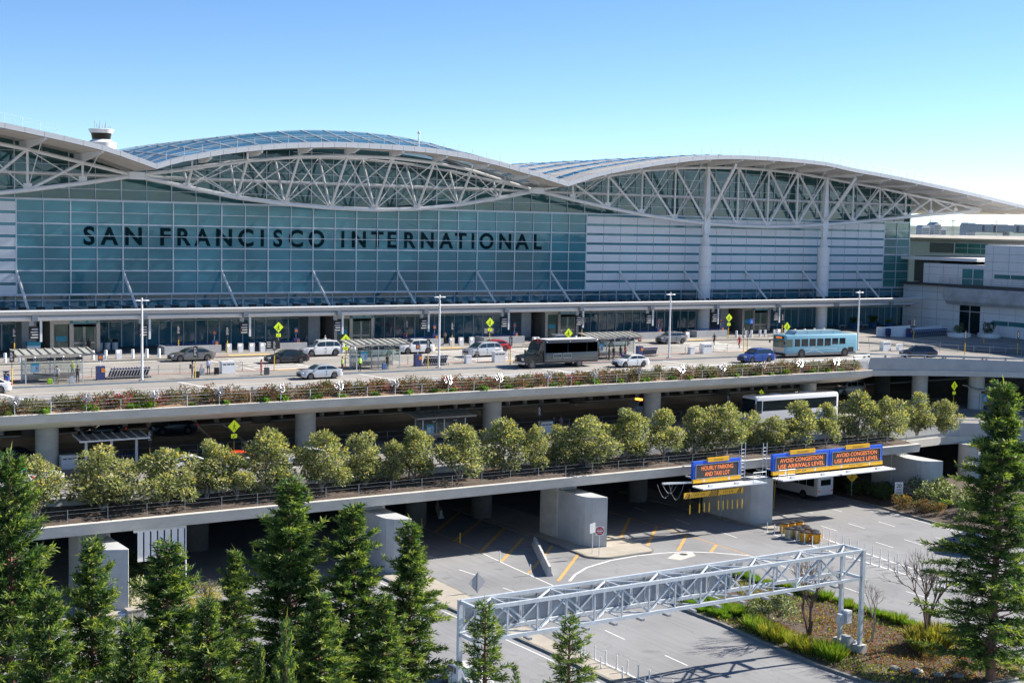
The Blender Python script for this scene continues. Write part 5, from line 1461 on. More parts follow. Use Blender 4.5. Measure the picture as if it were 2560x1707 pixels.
# luggage
def suitcase(label, x, y, col, w=.46, h=.68, rz=0, z=None):
    t = thing('suitcase', label, 'suitcase', (x, y, (zd(y) + .155) if z is None else z), rz)
    c = cloth(col)
    b = MB().prism([(-w / 2, .06), (w / 2, .06), (w / 2, h - .05), (w / 2 - .05, h), (-w / 2 + .05, h), (-w / 2, h - .05)], 'y', -.14, .14)
    for k in (-.12, 0, .12): b.box(k - .012, -.148, .1, k + .012, .148, h - .05)
    b.build('shell', c, t)
    MB().tube((-.1, .1, h), (-.1, .1, h + .32), .012, n=5).tube((.1, .1, h), (.1, .1, h + .32), .012, n=5).tube((-.1, .1, h + .32), (.1, .1, h + .32), .016, n=5).build('handle', 'dark_steel', t)
    for sx in (-.17, .17):
        for sy in (-.1, .1): MB().tube((sx, sy - .012, .03), (sx, sy + .012, .03), .03, n=8).build('caster', 'rubber', t)
    return t
suitcase('silver suitcase beside the man in the pale blue shirt', 52.15, 138.8, (.45, .46, .47))
suitcase('black suitcase held by the man in the pale blue shirt', 53.65, 138.6, (.015, .016, .018), h=.75)
suitcase('dark suitcase with a white bag beside the backpack man', 50.9, 136.9, (.03, .04, .05))
suitcase('tall grey suitcase beside the woman in the red coat', 58.45, 136.9, (.09, .10, .12), h=.8, w=.5)
suitcase('blue suitcase beside the person in the black coat', 72.25, 137.1, (.12, .22, .42))
suitcase('purple suitcase in front of the long haired woman', 104.85, 136.9, (.13, .06, .45), w=.5)
suitcase('white suitcase patterned in blue beside the man in the cap', 38.35, 136.8, (.55, .58, .62))
suitcase('bright lime suitcase by the first shelter bench', 36.35, 137.0, (.35, .62, .03), w=.42, h=.5)
# ================================================================== STREET FURNITURE
def at_deck(q, h=.15): return at(*q, deck=h)
def protomesh(mb, name, mats, smooth=False): return mb.mesh(name, mats, smooth)

# --- lamp posts on the median
lamp = thing('street_lamp', None, 'street lamp')
MB().tube((0, 0, 0), (0, 0, 8.0), .13, .09, n=12).build('pole', 'white_steel', lamp, 50)
MB().box(-.25, -.25, 0, .25, .25, .08).build('base_plate', 'grey_steel', lamp)
MB().tube((0, 0, 8.0), (0, 0, 8.18), .09, .02, n=10).build('finial', 'white_steel', lamp, 50)
for s in (1, -1):
    MB().loft([[(s * .05 + s * dx, w * c, 7.86 + h * sn) for c, sn in ((1, 0), (.6, 1), (-.6, 1), (-1, 0), (0, -.4))] for dx, w, h in ((0, .06, .05), (.25, .15, .08), (.5, .16, .08), (.68, .05, .03))]).build('lamp_head', 'white_steel', lamp, 50)
for k, (x, lb) in enumerate(((45.2, 'white twin head lamp post behind the long cart row'), (79.0, 'white twin head lamp post in front of the second cart row'), (111.9, 'white twin head lamp post beside the third cart row'), (144.9, 'white twin head lamp post behind the blue transit bus'))):
    if k == 0: lamp.location = (x, 136.7, zd(136.7) + .15); tag(lamp, lb, 'street lamp', 'lamp posts along the median')
    else: dup(lamp, (x, 136.9, zd(136.9) + .15), 0, lb, 'lamp posts along the median')

# --- bus shelters
def shelter(label, x0, x1, y0, y1, z, text, far=False, board=True, glass=True):
    t = thing('bus_shelter', label, 'bus shelter', (x0, y0, z))
    L, D = x1 - x0, y1 - y0
    b = MB()
    for x in (0, L / 2, L):
        for y in (0, D): b.box(x - .05, y - .05, 0, x + .05, y + .05, 2.45)
    b.build('frame', 'galvanised', t)
    r = MB(); ro = .95
    P = lambda u, v: (-.85 + (L + 1.9) * u, -ro * .4 + (D + ro) * v, 2.62 + .38 * v)
    r.loft([[P(0, 0), P(1, 0), P(1, 1), P(0, 1)], [(p[0], p[1], p[2] + .05) for p in (P(0, 0), P(1, 0), P(1, 1), P(0, 1))]])
    rf = r.build('roof', 'roof_pane', t)
    rb = MB(); n = 9
    for k in range(n + 1):
        p, q = P(k / n, -.02), P(k / n, 1.02); rb.beam((p[0], p[1], p[2] + .07), (q[0], q[1], q[2] + .07), .16, .14)
    for v in (0, 1): p, q = P(-.01, v), P(1.01, v); rb.beam((p[0], p[1], p[2] + .04), (q[0], q[1], q[2] + .04), .12, .16)
    rb.build('roof_ribs', 'roof_rib', rf)
    sg = MB()
    for k in (0, 1):
        a = k * L / 2 + .08; c = (k + 1) * L / 2 - .08
        sg.box(a, -.06, 2.12, c, -.02, 2.42); add_text(sg, text, ((a + c) / 2, -.065, 2.27), min(1.3, .085 * len(text)), .14, 1, bold=.012)
    sg.build('sign_band', ['black', 'sign_white'], t)
    if glass:
        MB().box(.06, D - .03, .75, L - .06, D - .015, 2.1).build('back_pane', 'clear_pane', t)
        MB().box(.01, .08, .75, .025, D - .08, 2.1).build('end_pane', 'clear_pane', t); MB().box(L - .025, .08, .75, L - .01, D - .08, 2.1).build('end_pane', 'clear_pane', t)
        MB().box(.06, D - .06, .2, L - .06, D - .02, .75).build('back_panel', 'stainless', t)
        MB().box(.5, D - .55, .42, L - .5, D - .12, .47).tube((.8, D - .3, 0), (.8, D - .3, .42), .04).tube((L - .8, D - .3, 0), (L - .8, D - .3, .42), .04).build('bench', 'stainless', t)
    if board:
        m = MB().box(.45, -.09, 1.05, 1.25, -.03, 1.95).box(.45, -.10, 1.75, 1.25, -.09, 1.95, 1).box(.95, -.10, 1.25, 1.1, -.09, 1.6, 2).box(.55, -.10, 1.15, .85, -.09, 1.65, 3)
        m.build('route_map', ['map_blue', 'teal_sign', 'map_pink', 'map_pale'], t)
    return t
mat('roof_pane', (0.40, 0.42, 0.38), 0.35, var=.1, scale=1.5); mat('roof_rib', (0.36, 0.33, 0.29), 0.6)
mat('map_blue', (0.25, 0.52, 0.66), .5); mat('map_pink', (0.45, 0.2, 0.3), .5); mat('map_pale', (0.4, 0.62, 0.7), .5)
shelter('glass bus shelter at the end with the man in the cap, pale ribbed roof', 34.3, 39.7, 137.8, 139.4, zd(138.5) + .15, 'Ride App Pickup')
shelter('glass bus shelter with the blue map behind the hi-vis workers', 69.3, 74.6, 137.9, 139.5, zd(138.5) + .15, 'Ride App Pickup')
shelter('glass bus shelter beside the black shuttle bus with people waiting', 101.4, 107.4, 138.2, 139.8, zd(138.5) + .15, 'Shared Ride Vans')
cs = thing('cart_shelter', 'open ribbed roof on three white posts over arrivals carts', 'shelter', (at(*Qe(685, 560), z=ZA + .15).x, 127.4, ZA + .15))
L_ = at(*Qe(1145, 548), z=ZA + .15).x - cs.location.x
for x in (0, L_ / 2, L_): MB().tube((x, 0, 0), (x, 0, 2.6), .13, n=10).build('post', 'white_steel', cs, 50)
rf = MB().loft([[(-.8, -.9, 2.6), (L_ + .9, -.9, 2.6), (L_ + .9, 1.6, 2.9), (-.8, 1.6, 2.9)], [(-.8, -.9, 2.66), (L_ + .9, -.9, 2.66), (L_ + .9, 1.6, 2.96), (-.8, 1.6, 2.96)]]).build('roof', 'grey_steel', cs)
b = MB()
for k in range(8): x = -.75 + (L_ + 1.6) * k / 7; b.beam((x, -.95, 2.7), (x, 1.65, 3.0), .1, .12)
b.beam((-.85, -.9, 2.66), (L_ + .95, -.9, 2.66), .12, .14).build('roof_ribs', 'white_steel', rf)
xa = at(*Qf(1485, 520), z=ZA + .15).x; xb = at(*Qf(1880, 505), z=ZA + .15).x
shelter('taxi shelter with a dark ribbed roof on the arrivals level', xa, xb, 127.6, 129.2, ZA + .15, 'Taxis')
pa = at(*Qh(2090, 395), z=ZA + .15)
shelter('glass shelter behind the tall conifer tip on the curved arrivals ramp', pa.x, pa.x + 6, 121.8, 123.4, ZA + .15, 'Shuttles')

# --- luggage carts
mat('cart_frame', (0.33, 0.35, 0.38), .4, .5); mat('cart_blue', (0.03, 0.06, 0.24), .5)
cart = thing('luggage_cart', None, 'luggage cart')
b = MB()
for s in (.26, -.26):
    b.tube((-.05, s, .16), (.30, s, 1.0), .022, n=5).tube((-.35, s, .14), (.42, s, .17), .02, n=5)
b.tube((.22, -.26, .8), (.22, .26, .8), .015, n=4).tube((-.35, -.26, .14), (-.35, .26, .14), .02, n=4).box(-.3, -.24, .15, .3, .24, .17)
b.build('frame', 'cart_frame', cart)
MB().tube((.30, -.3, 1.02), (.30, .3, 1.02), .045, n=6).box(.24, -.2, .9, .28, .2, 1.0).build('handle', 'cart_blue', cart)
b = MB()
for x, y in ((-.3, .2), (-.3, -.2), (.36, .24), (.36, -.24)): b.tube((x, y - .02, .08), (x, y + .02, .08), .08, n=8)
b.build('wheels', 'rubber', cart)
mat('cart_panel', (.10, .11, .16), .5)
MB().prism([(-.02, .25), (.05, .25), (.27, .82), (.22, .82)], 'y', -.23, .23).build('back_rest', 'cart_panel', cart)
first = [True]
def cart_row(x, y, n, z, dx, label, group, rz=0):
    for k in range(n):
        loc = (x + dx * k * math.cos(rz), y + dx * k * math.sin(rz), z)
        if first[0]: cart.location = loc; cart.rotation_euler = (0, 0, rz); tag(cart, label, 'luggage cart', group); first[0] = False
        else: dup(cart, loc, rz, label, group)
def zm(y): return zd(y) + .16
cart_row(42.5, 138.6, 14, zm(138.6), .29, 'blue handled luggage cart in the nested row behind the first lamp post', 'carts nested behind the first lamp post')
cart_row(78.2, 138.9, 11, zm(138.9), .27, 'blue handled luggage cart in the nested row behind the second lamp post', 'carts nested behind the second lamp post')
cart_row(109.6, 139.2, 8, zm(139.2), .26, 'blue handled luggage cart in the nested row beside the third lamp post', 'carts nested beside the third lamp post')
tag(dup(cart, (32.9, 139.2, zm(139.2)), PI / 2), 'single luggage cart standing alone by the first shelter end', 'luggage cart'); 
c0 = [o for o in COL.objects if o.get('label') == 'single luggage cart standing alone by the first shelter end'][0]; del c0['group']
xa = at(*Qe(800, 560), z=ZA + .15).x
cart_row(xa + .2, 128.3, 13, ZA + .16, .27, 'blue handled luggage cart nested under the open cart shelter', 'carts nested under the arrivals cart shelter')
xa = at(*Qh(1840, 390), z=ZA + .15)
for k in range(2):
    o = dup(cart, (xa.x + k * .5, 125.0, ZA + .16), PI / 2, 'luggage cart standing by the ramp column under the pedestrian sign', 'pair of carts by the ramp column')
# cart rows behind the low walls at the terminal: only the handles show
far = MB()
far.tube((.3, -.3, 1.0), (.3, .3, 1.0), .05, n=5).box(-.02, -.26, .2, .03, .26, .3).beam((-.05, -.26, .16), (.3, -.26, 1.0), .05, .05).beam((-.05, .26, .16), (.3, .26, 1.0), .05, .05).box(-.35, -.25, .1, .4, .25, .16)
FC = far.mesh('luggage_cart', 'cart_blue')
WALLS = ((54.5, 61.3, 'below the first tall glass bay'), (66.9, 72.2, 'behind the white off-roader'), (85.4, 91.2, 'beyond the second entrance'), (97.3, 103.6, 'before the third entrance'), (122.6, 127.4, 'beyond the third entrance'), (133.3, 139.1, 'beside the thick column'))
for x0, x1, where in WALLS:
    w = MB().prism([(x0, 156.9), (x1, 156.9), (x1, 157.15), (x0, 157.15)], 'z', zd(157) + .15, zd(157) + 1.08)
    w.prism([(x0, 157.15), (x0 + .25, 157.15), (x0 + .25, 159.2), (x0, 159.2)], 'z', zd(157) + .15, zd(157) + 1.08)
    tag(w.build('barrier_wall', 'concrete_grey'), 'low grey wall shielding carts ' + where, 'wall', 'low walls along the terminal front')
    x = x0 + .5; 
    while x < x1 - .9:
        o = bpy.data.objects.new('luggage_cart', FC); COL.objects.link(o); o.location = (x, 158.0, zd(158) + .2); tag(o, 'luggage cart in the row hidden behind the low wall ' + where, 'luggage cart', 'carts behind the low wall ' + where); x += .42
# cart rental kiosks
mat('kiosk_blue', (0.035, 0.05, 0.17), .45); mat('kiosk_orange', (0.70, 0.22, 0.02), .5, var=.5, scale=6)
kio = thing('cart_kiosk', None, 'kiosk')
MB().box(-.4, -.25, 0, .4, .25, 1.35).build('cabinet', 'kiosk_blue', kio)
MB().box(.02, -.262, .75, .36, -.25, 1.15).build('picture', 'kiosk_orange', kio)
MB().tube((-.0, 0, 1.35), (0, 0, 2.3), .03).build('pole', 'white_steel', kio)
MB().box(-.24, -.03, 1.9, .24, .03, 2.55).build('sign', 'kiosk_blue', kio); 
MB().prism([(-.16, 2.05), (.16, 2.05), (.18, 2.3), (.0, 2.42), (-.18, 2.3)], 'y', -.042, -.03).build('sign_picture', 'kiosk_orange', kio)
KL = [((41.6, 138.4), 'head of the long cart row by the first lamp'), ((77.3, 138.7), 'head of the second cart row'), ((108.9, 139.0), 'head of the third cart row'), ((61.0, 158.3), 'end of the first low wall'), ((71.4, 158.4), 'end of the low wall behind the white off-roader'), ((90.7, 158.4), 'low wall beyond the second entrance'), ((102.9, 158.3), 'low wall before the third entrance'), ((127.3, 158.3), 'low wall beyond the third entrance'), ((139.0, 158.3), 'low wall beside the thick column'), ((168.3, 148.6), 'blue cart rows near the curved ramp')]
for k, ((x, y), w) in enumerate(KL):
    lb = 'blue cart kiosk at the ' + w
    if k == 0: kio.location = (x, y, zm(y)); tag(kio, lb, 'kiosk', 'cart kiosks')
    else: dup(kio, (x, y, zm(y)), 0, lb, 'cart kiosks')

# --- bollards
bol = MB().lathe([(.17, 0), (.17, .95), (.14, 1.0)], n=14).mesh('bollard', 'panel_white', 40)
def bollard(x, y, label, group):
    o = bpy.data.objects.new('bollard', bol); COL.objects.link(o); o.location = (x, y, zd(y) + .15); tag(o, label, 'bollard', group)
for x in (34.9, 36.4, 37.9, 39.4, 40.9, 42.4, 44.2, 45.7, 47.1, 50.1, 51.7, 53.1): bollard(x, 154.7, 'white round bollard in the kerb row before the first entrance', 'bollards before the first entrance')
for x in (76, 77.5, 79, 104.4, 106, 109, 110.5): bollard(x, 154.9, 'white round bollard at the kerb between the second and third entrances', 'bollards between the second and third entrances')
for x in (139.4, 142.3, 144.0, 145.0, 146.8, 149, 151, 153, 155, 157): bollard(x, 155.3, 'white round bollard at the kerb before the fourth entrance', 'bollards before the fourth entrance')
lbm = thing('light_bollard', None, 'bollard')
MB().box(-.3, -.2, 0, .3, .2, 1.0).build('block', 'panel_white', lbm); MB().box(-.25, -.212, .74, .0, -.2, .84).build('lamp_slot', 'ceiling_lamp', lbm)
mat('slot_lamp', (.8, .8, .8), .3, emit=(1, 1, .95), estr=1.2)
lbm.children[1].data.materials[0] = MATS['slot_lamp']
LB = [(48.5, 154.6, 'in the kerb row before the first entrance'), (62.4, 157.4, 'first of four beyond the first low wall'), (63.8, 157.3, 'second of four beyond the first low wall'), (65.2, 157.2, 'third of four beyond the first low wall'), (66.5, 157.1, 'last of four beyond the first low wall'), (92.4, 156.9, 'first of three beyond the low wall of the second entrance'), (93.8, 156.9, 'second of three beyond the low wall of the second entrance'), (95.4, 156.9, 'third of three beyond the low wall of the second entrance'), (103.9, 154.9, 'by the dark grey crossover'), (130.4, 155.6, 'before the thick column'), (141.0, 155.3, 'beside the wheelchair sign'), (148, 155.6, 'behind the transit bus')]
for k, (x, y, w) in enumerate(LB):
    lb = 'square white lit bollard ' + w
    if k == 0: lbm.location = (x, y, zd(y) + .15); tag(lbm, lb, 'bollard', 'lit square bollards')
    else: dup(lbm, (x, y, zd(y) + .15), 0, lb, 'lit square bollards')

# --- litter bins
binp = thing('recycling_bin', None, 'bin')
MB().box(-.75, -.35, 0, .75, .35, 1.05).build('cabinet', 'panel_white', binp); MB().box(-.78, -.38, 1.05, .78, .38, 1.25).build('lid', 'white_steel', binp)
b = MB()
for x in (-.45, 0, .42): b.box(x - .16, -.358, .88, x + .16, -.35, .98)
b.build('openings', 'black', binp)
BL = [(55.2, 139.5, None, 'wide pale recycling bin beside the woman in the red coat'), (88.6, 139.6, None, 'wide pale recycling bin beside the silver minivan'), (120.4, 139.8, None, 'wide pale recycling bin on the median beyond the third lamp post'), (148.6, 135.3, None, 'wide pale recycling bin behind the blue transit bus'), (at(*Qe(590, 580), z=ZA + .15).x, 128.5, ZA + .155, 'wide pale recycling bin beside the arrivals cart shelter'), (at(*Qg(510, 600), z=ZA + .15).x, 128.8, ZA + .155, 'wide pale recycling bin beside the couple on the arrivals level'), (at(*Qf(30, 560), z=ZA + .15).x, 129.0, ZA + .155, 'wide pale recycling bin behind the red roofed taxi')]
for k, (x, y, z, lb) in enumerate(BL):
    z = zm(y) if z is None else z
    if k == 0: binp.location = (x, y, z); tag(binp, lb, 'bin', 'wide recycling bins')
    else: dup(binp, (x, y, z), 0, lb, 'wide recycling bins')
sb = MB().box(-.35, -.3, 0, .35, .3, .8).box(-.38, -.33, .8, .38, .33, .9).mesh('litter_bin', 'panel_white')
for x, y, lb in ((84.4, 139.6, 'small square litter bin on the median by the minivan'), (117.9, 139.8, 'small square litter bin beside the wide bin on the median'), (150.6, 134.6, 'small square litter bin behind the transit bus tail')):
    o = bpy.data.objects.new('litter_bin', sb); COL.objects.link(o); o.location = (x, y, zm(y)); tag(o, lb, 'bin')
for x, c, nm in ((49.1, (.02, .08, .40), 'blue'), (50.0, (.01, .16, .13), 'green'), (50.9, (.02, .03, .04), 'black'), (84.2, (.02, .05, .12), 'dark blue')):
    t = thing('litter_bin', 'round grey bin with a %s lid by the terminal glass' % nm, 'bin', (x, 163.6, zd(163.6) + .15))
    MB().lathe([(.32, 0), (.34, .85)], n=14).build('drum', 'panel_white', t, 40); MB().lathe([(.36, .85), (.34, 1.1), (.15, 1.2)], n=14).build('lid', cloth(c), t, 40)
for x, y in ((57.0, 163), (68.6, 163.5)):
    t = thing('bench', 'dark metal bench against the terminal glass near the %s kiosk' % ('first wall' if x < 60 else 'second wall'), 'bench', (x, y, zd(y) + .15))
    MB().box(-1.4, -.3, .42, 1.4, .3, .48).build('seat', 'grey_steel', t)
    for s in (-1.1, 1.1): MB().box(s - .04, -.28, 0, s + .04, .28, .42).build('leg', 'dark_steel', t)
t = thing('counter', 'grey kerbside counter with a blue top left of the first porch', 'counter', (40.9, 160.9, zd(161) + .15))
MB().box(-.7, -.3, 0, .7, .3, 1.0).build('desk', 'panel_white', t); MB().box(-.75, -.34, 1.0, .75, .34, 1.45).build('header', 'teal_sign', t)

# --- railings along the median
def railing(label, pts, z0, h=1.0, step=2.3, cat='railing', rails=(.5, 1.0)):
    t = thing('railing', label, cat, (0, 0, 0))
    b = MB()
    for p, q in zip(pts, pts[1:]):
        for r in rails: b.tube((*p, z0(p[1]) + r * h), (*q, z0(q[1]) + r * h), .025, n=4)
    b.build('rails', 'grey_steel', t)
    me = MB().tube((0, 0, 0), (0, 0, h), .03, n=5).mesh('post', 'grey_steel')
    for p, q in zip(pts, pts[1:]):
        p = Vector((*p, 0)); q = Vector((*q, 0)); n = max(1, round((q - p).length / step))
        for k in range(n + 1):
            v = p.lerp(q, k / n); o = bpy.data.objects.new('post', me); COL.objects.link(o); o.parent = t; o.location = (v.x, v.y, z0(v.y))
    return t
railing('thin dark railing behind the first shelter and cart row', [(30, 140.4), (57.2, 140.4)], zm)
railing('thin dark railing behind the second shelter', [(69, 140.4), (77, 140.4)], zm)
railing('thin dark railing between the second cart row and the crossing', [(82, 140.4), (90.5, 140.4)], zm)
railing('thin dark railing behind the third cart row and bins', [(108, 140.4), (124.5, 140.4)], zm)
railing('thin dark railing along the curved median beyond the transit bus', [(134.5, 140.2), (141, 140.0), (149.6, 136.2), (157.6, 130.4), (165, 123)], zm)
railing('dark guard rail with green top along the far curved kerb', [(140, 153.0), (147, 149.4), (155, 144.3), (159.5, 138.4), (164.8, 133.0), (170, 128.6), (177, 119)], zm, h=.75, rails=(1.0,))
railing('pale pedestrian railing along the arrivals island by the columns', [(26, 130.6), (60, 130.6), (118, 130.4), (150, 126.5)], lambda y: ZA + .15, h=1.05)

# --- pedestrian crossing signs
mat('sign_grey', (.42, .43, .45), .5)
mat('fig', (.01, .01, .01), .6)
ps = thing('pedestrian_sign', None, 'road sign')
MB().tube((0, .03, 0), (0, .03, 1.5), .055, n=8).build('lower_pole', 'pole_yellow', ps); MB().tube((0, .03, 1.5), (0, .03, 3.4), .035, n=6).build('upper_pole', 'grey_steel', ps)
d = .62
MB().prism([(0, 3.0 - d), (d, 3.0), (0, 3.0 + d), (-d, 3.0)], 'y', -.02, 0).build('diamond_plate', 'sign_lime', ps)
b = MB(); yy = -.026
b.poly([(.05 * math.cos(a) + .02, yy, 3.27 + .05 * math.sin(a)) for a in [2 * PI * k / 10 for k in range(10)]])
for p, q, w in (((.02, 3.2), (0, 2.95), .12), ((0, 2.97), (-.14, 2.62), .06), ((0, 2.97), (.08, 2.8), .06), ((.08, 2.8), (.14, 2.62), .055), ((.02, 3.17), (-.12, 3.0), .045), ((.02, 3.17), (.13, 3.0), .045)):
    b.beam((p[0], yy, p[1]), (q[0], yy, q[1]), .006, w)
b.build('walking_figure', 'fig', ps)
MB().box(-.3, -.02, 1.85, .3, 0, 2.25).build('arrow_plate', 'sign_lime', ps)
b = MB(); b.beam((.14, yy, 2.16), (-.08, yy, 1.96), .006, .05).poly([(-.16, yy, 1.9), (-.02, yy, 1.93), (-.12, yy, 2.05)]); b.build('arrow', 'fig', ps)
PS = [(67.8, 155.4, None, 'over the black saloon'), (69.3, 140.6, None, 'over the silver saloon by the second shelter'), (97.2, 155.4, None, 'behind the red saloon'), (99.2, 140.6, None, 'over the black shuttle bus'), (137.0, 154.3, None, 'near the thick terminal column'), (135.6, 141.0, None, 'over the front of the transit bus'), (at(*Qe(1840, 430), z=ZA + .15).x, 128.0, ZA + .15, 'on the arrivals level above the red roofed taxi'), (at(*Qh(235, 330), z=ZA + 1.9).x, 127.3, ZA + .15, 'beside the white coach'), (at(*Qh(1683, 330), z=ZA + .6).x, 124.2, ZA + .15, 'on the arrivals ramp above the last planter tree')]
for k, (x, y, z, w) in enumerate(PS):
    lb = 'lime diamond pedestrian sign ' + w; z = zm(y) if z is None else z
    if k == 0: ps.location = (x, y, z); tag(ps, lb, 'road sign', 'pedestrian crossing signs')
    else: dup(ps, (x, y, z), 0, lb, 'pedestrian crossing signs')

# --- posts with dark information boards
ip = thing('sign_post', None, 'sign post')
MB().tube((0, .03, 0), (0, .03, 1.6), .055, n=8).build('lower_pole', 'pole_yellow', ip); MB().tube((0, .03, 1.6), (0, .03, 3.3), .035, n=6).build('upper_pole', 'dark_steel', ip)
b = MB().box(-.22, -.03, 2.2, .22, 0, 3.25)
for k in range(6): b.box(-.15, -.036, 2.35 + k * .14, .12 - .05 * (k % 3), -.03, 2.40 + k * .14, 1)
b.build('board', ['black', 'sign_white'], ip)
IP = [(50.6, 136.5, 'beside the man with the black backpack'), (32.9, 137.2, 'beside the man in the bright blue jumper'), (60.6, 139.9, 'in front of the black saloon'), (56.4, 157.6, 'before the first low wall'), (61.3, 155.0, 'between the first low wall and the lit bollards'), (86.9, 158.8, 'behind the white off-roader by the lamp'), (91.0, 154.4, 'behind the silver minivan'), (88.3, 136.6, 'on the median before the black shuttle bus'), (127.2, 140.2, 'near the person in the bright red coat'), (125.3, 137.4, 'with a blue top plate at the zebra crossing'), (113.0, 157.0, 'behind the third shelter roof'), (38.3, 158.6, 'beside the person standing in black at the glass'), (149.0, 155.9, 'behind the transit bus roof'), (164.6, 144.4, 'by the far kerb of the curved ramp'), (155.9, 127.8, 'on the curved median beyond the navy crossover'), (172.2, 137.8, 'between the two white plant tubs'), (77.4, 136.5, 'beside the second cart kiosk'),(164.6, 126, 'at the picture edge on the curved median')]
for k, (x, y, w) in enumerate(IP):
    lb = 'yellow based post with a dark board ' + w
    if k == 0: ip.location = (x, y, zm(y)); tag(ip, lb, 'sign post', 'yellow based sign posts')
    else: dup(ip, (x, y, zm(y)), 0, lb, 'yellow based sign posts')
for q, w in ((Qe(1203, 490), 'beside the arrivals cart shelter'), (Qg(412, 590), 'between the arrivals trees and the couple'), (Qg(1902, 460), 'before the white coach'), (Qh(138, 410), 'at the nose of the white coach')):
    p = at(*q, z=ZA + .5); dup(ip, (p.x, 127.0, ZA + .15), 0, 'yellow based post with a dark board ' + w, 'yellow based sign posts')
t = thing('notice_post', 'dark post with two round plates beside the first shelter front', 'sign post', (at(*Qa(263, 885), deck=0).x, 127.2, zd(127.2)))
MB().tube((0, 0, 0), (0, 0, 3.1), .06, n=8).build('pole', 'dark_steel', t); MB().lathe([(.36, -.02), (.36, .02)], n=18).build('plate', 'grey_steel', t)
t.children[1].rotation_euler = (PI / 2, 0, .5); t.children[1].location = (.1, -.05, 2.5)
p = at(*Qb(277, 470), deck=.15)
t = thing('direction_board', 'pair of black direction boards in front of the black saloon', 'sign', (60.6, 140.2, zm(140)))
b = MB().box(-.85, -.04, 2.3, -.05, 0, 3.2).box(.05, -.04, 2.3, .75, 0, 3.2)
for k in range(4): b.box(-.75, -.046, 2.5 + k * .16, -.3, -.04, 2.56 + k * .16, 1)
b.build('board', ['black', 'sign_white'], t)
t = thing('direction_board', 'pair of black direction boards beside the red saloon', 'sign', (98.6, 157.8, zm(157.8)))
b = MB().box(-.85, -.04, 1.2, -.05, 0, 2.1).box(.05, -.04, 1.2, .85, 0, 2.1)
for k in range(4): b.box(-.75, -.046, 1.4 + k * .16, -.3, -.04, 1.46 + k * .16, 1).box(.15, -.046, 1.4 + k * .16, .65, -.04, 1.46 + k * .16, 1)
b.build('board', ['black', 'sign_white'], t); MB().tube((-.0, .03, 0), (-.0, .03, 2.1), .04).build('pole', 'dark_steel', t)
t = thing('wheelchair_sign', 'blue wheelchair sign plate near the fourth entrance', 'sign', (142.5, 155.6, zm(155.6)))
MB().tube((0, .03, 0), (0, .03, 2.6), .04).build('pole', 'dark_steel', t)
b = MB().box(-.32, -.03, 1.9, .32, 0, 2.6).lathe([(.12, 0)], n=8) if False else MB().box(-.32, -.03, 1.9, .32, 0, 2.6)
for p, q in (((-.02, 2.5), (-.04, 2.28)), ((-.04, 2.28), (.12, 2.26)), ((.12, 2.26), (.18, 2.08)), ((-.06, 2.36), (-.14, 2.16)), ((-.14, 2.16), (.02, 2.06)), ((.02, 2.06), (.12, 2.16))): b.beam((p[0], -.035, p[1]), (q[0], -.035, q[1]), .006, .05, 1)
b.build('plate', ['sign_blue', 'sign_white'], t)

# --- signs hanging from the canopy
hs = thing('hanging_sign', None, 'hanging sign')
MB().box(.55, -.06, -2.3, .8, .06, .2).build('white_blade', 'panel_white', hs)
MB().box(-.6, -.05, -.5, -.1, .05, .2).build('hanger', 'grey_steel', hs)
b = MB().box(-.62, -.09, -2.0, .42, .09, -.6)
for k in range(4): b.box(-.45 + .12 * (k % 2), -.098, -1.85 + k * .3, .32, -.09, -1.75 + k * .3, 1)
b.build('board', ['black', 'sign_white'], hs)
ORD = ('first', 'second', 'third', 'fourth', 'fifth', 'sixth', 'seventh', 'eighth', 'ninth', 'tenth')
k = 0
for u in range(0, 44, 4):
    x = ux(u) + .2
    if k > 9 or u == 40: break
    lb = 'black direction sign with white blade hanging under the %s canopy joint of the row' % ORD[k]
    if k == 0: hs.location = (x, 158.6, zc - 1.1); tag(hs, lb, 'hanging sign', 'signs hanging under the canopy')
    else: dup(hs, (x, 158.6, zc - 1.1), 0, lb, 'signs hanging under the canopy')
    k += 1

# --- steel flower ornaments on the planter fence
ro = thing('steel_flower', 'burst shaped steel flower ornament on the planter fence', 'ornament', (0, 0, 0), 0, 'steel flower ornaments on the fence')
MB().tube((0, 0, 0), (0, 0, .95), .035, n=6).build('stem', 'galvanised', ro)
b = MB(); random.seed(5)
for k in range(34):
    v = Vector((random.gauss(0, 1), random.gauss(0, .7), random.gauss(0, 1))).normalized() * random.uniform(.36, .52)
    c = Vector((0, 0, 1.2)); b.tube(c, c + v, .012, n=3); b.lathe([(.02, -.05), (.06, 0), (.02, .05)], tuple(c + v), 6)
    b.cbox(tuple(c + v * .7), (.10, .02, .10), 0, random.uniform(0, 3))
b.build('burst', 'rim', ro)
x = 29.85; k = 0
while x < 133:
    if k == 0: ro.location = (x, 123.7, 12.62)
    else: dup(ro, (x, 123.7, 12.62), random.uniform(-.4, .4))
    x += 6.1; k += 1

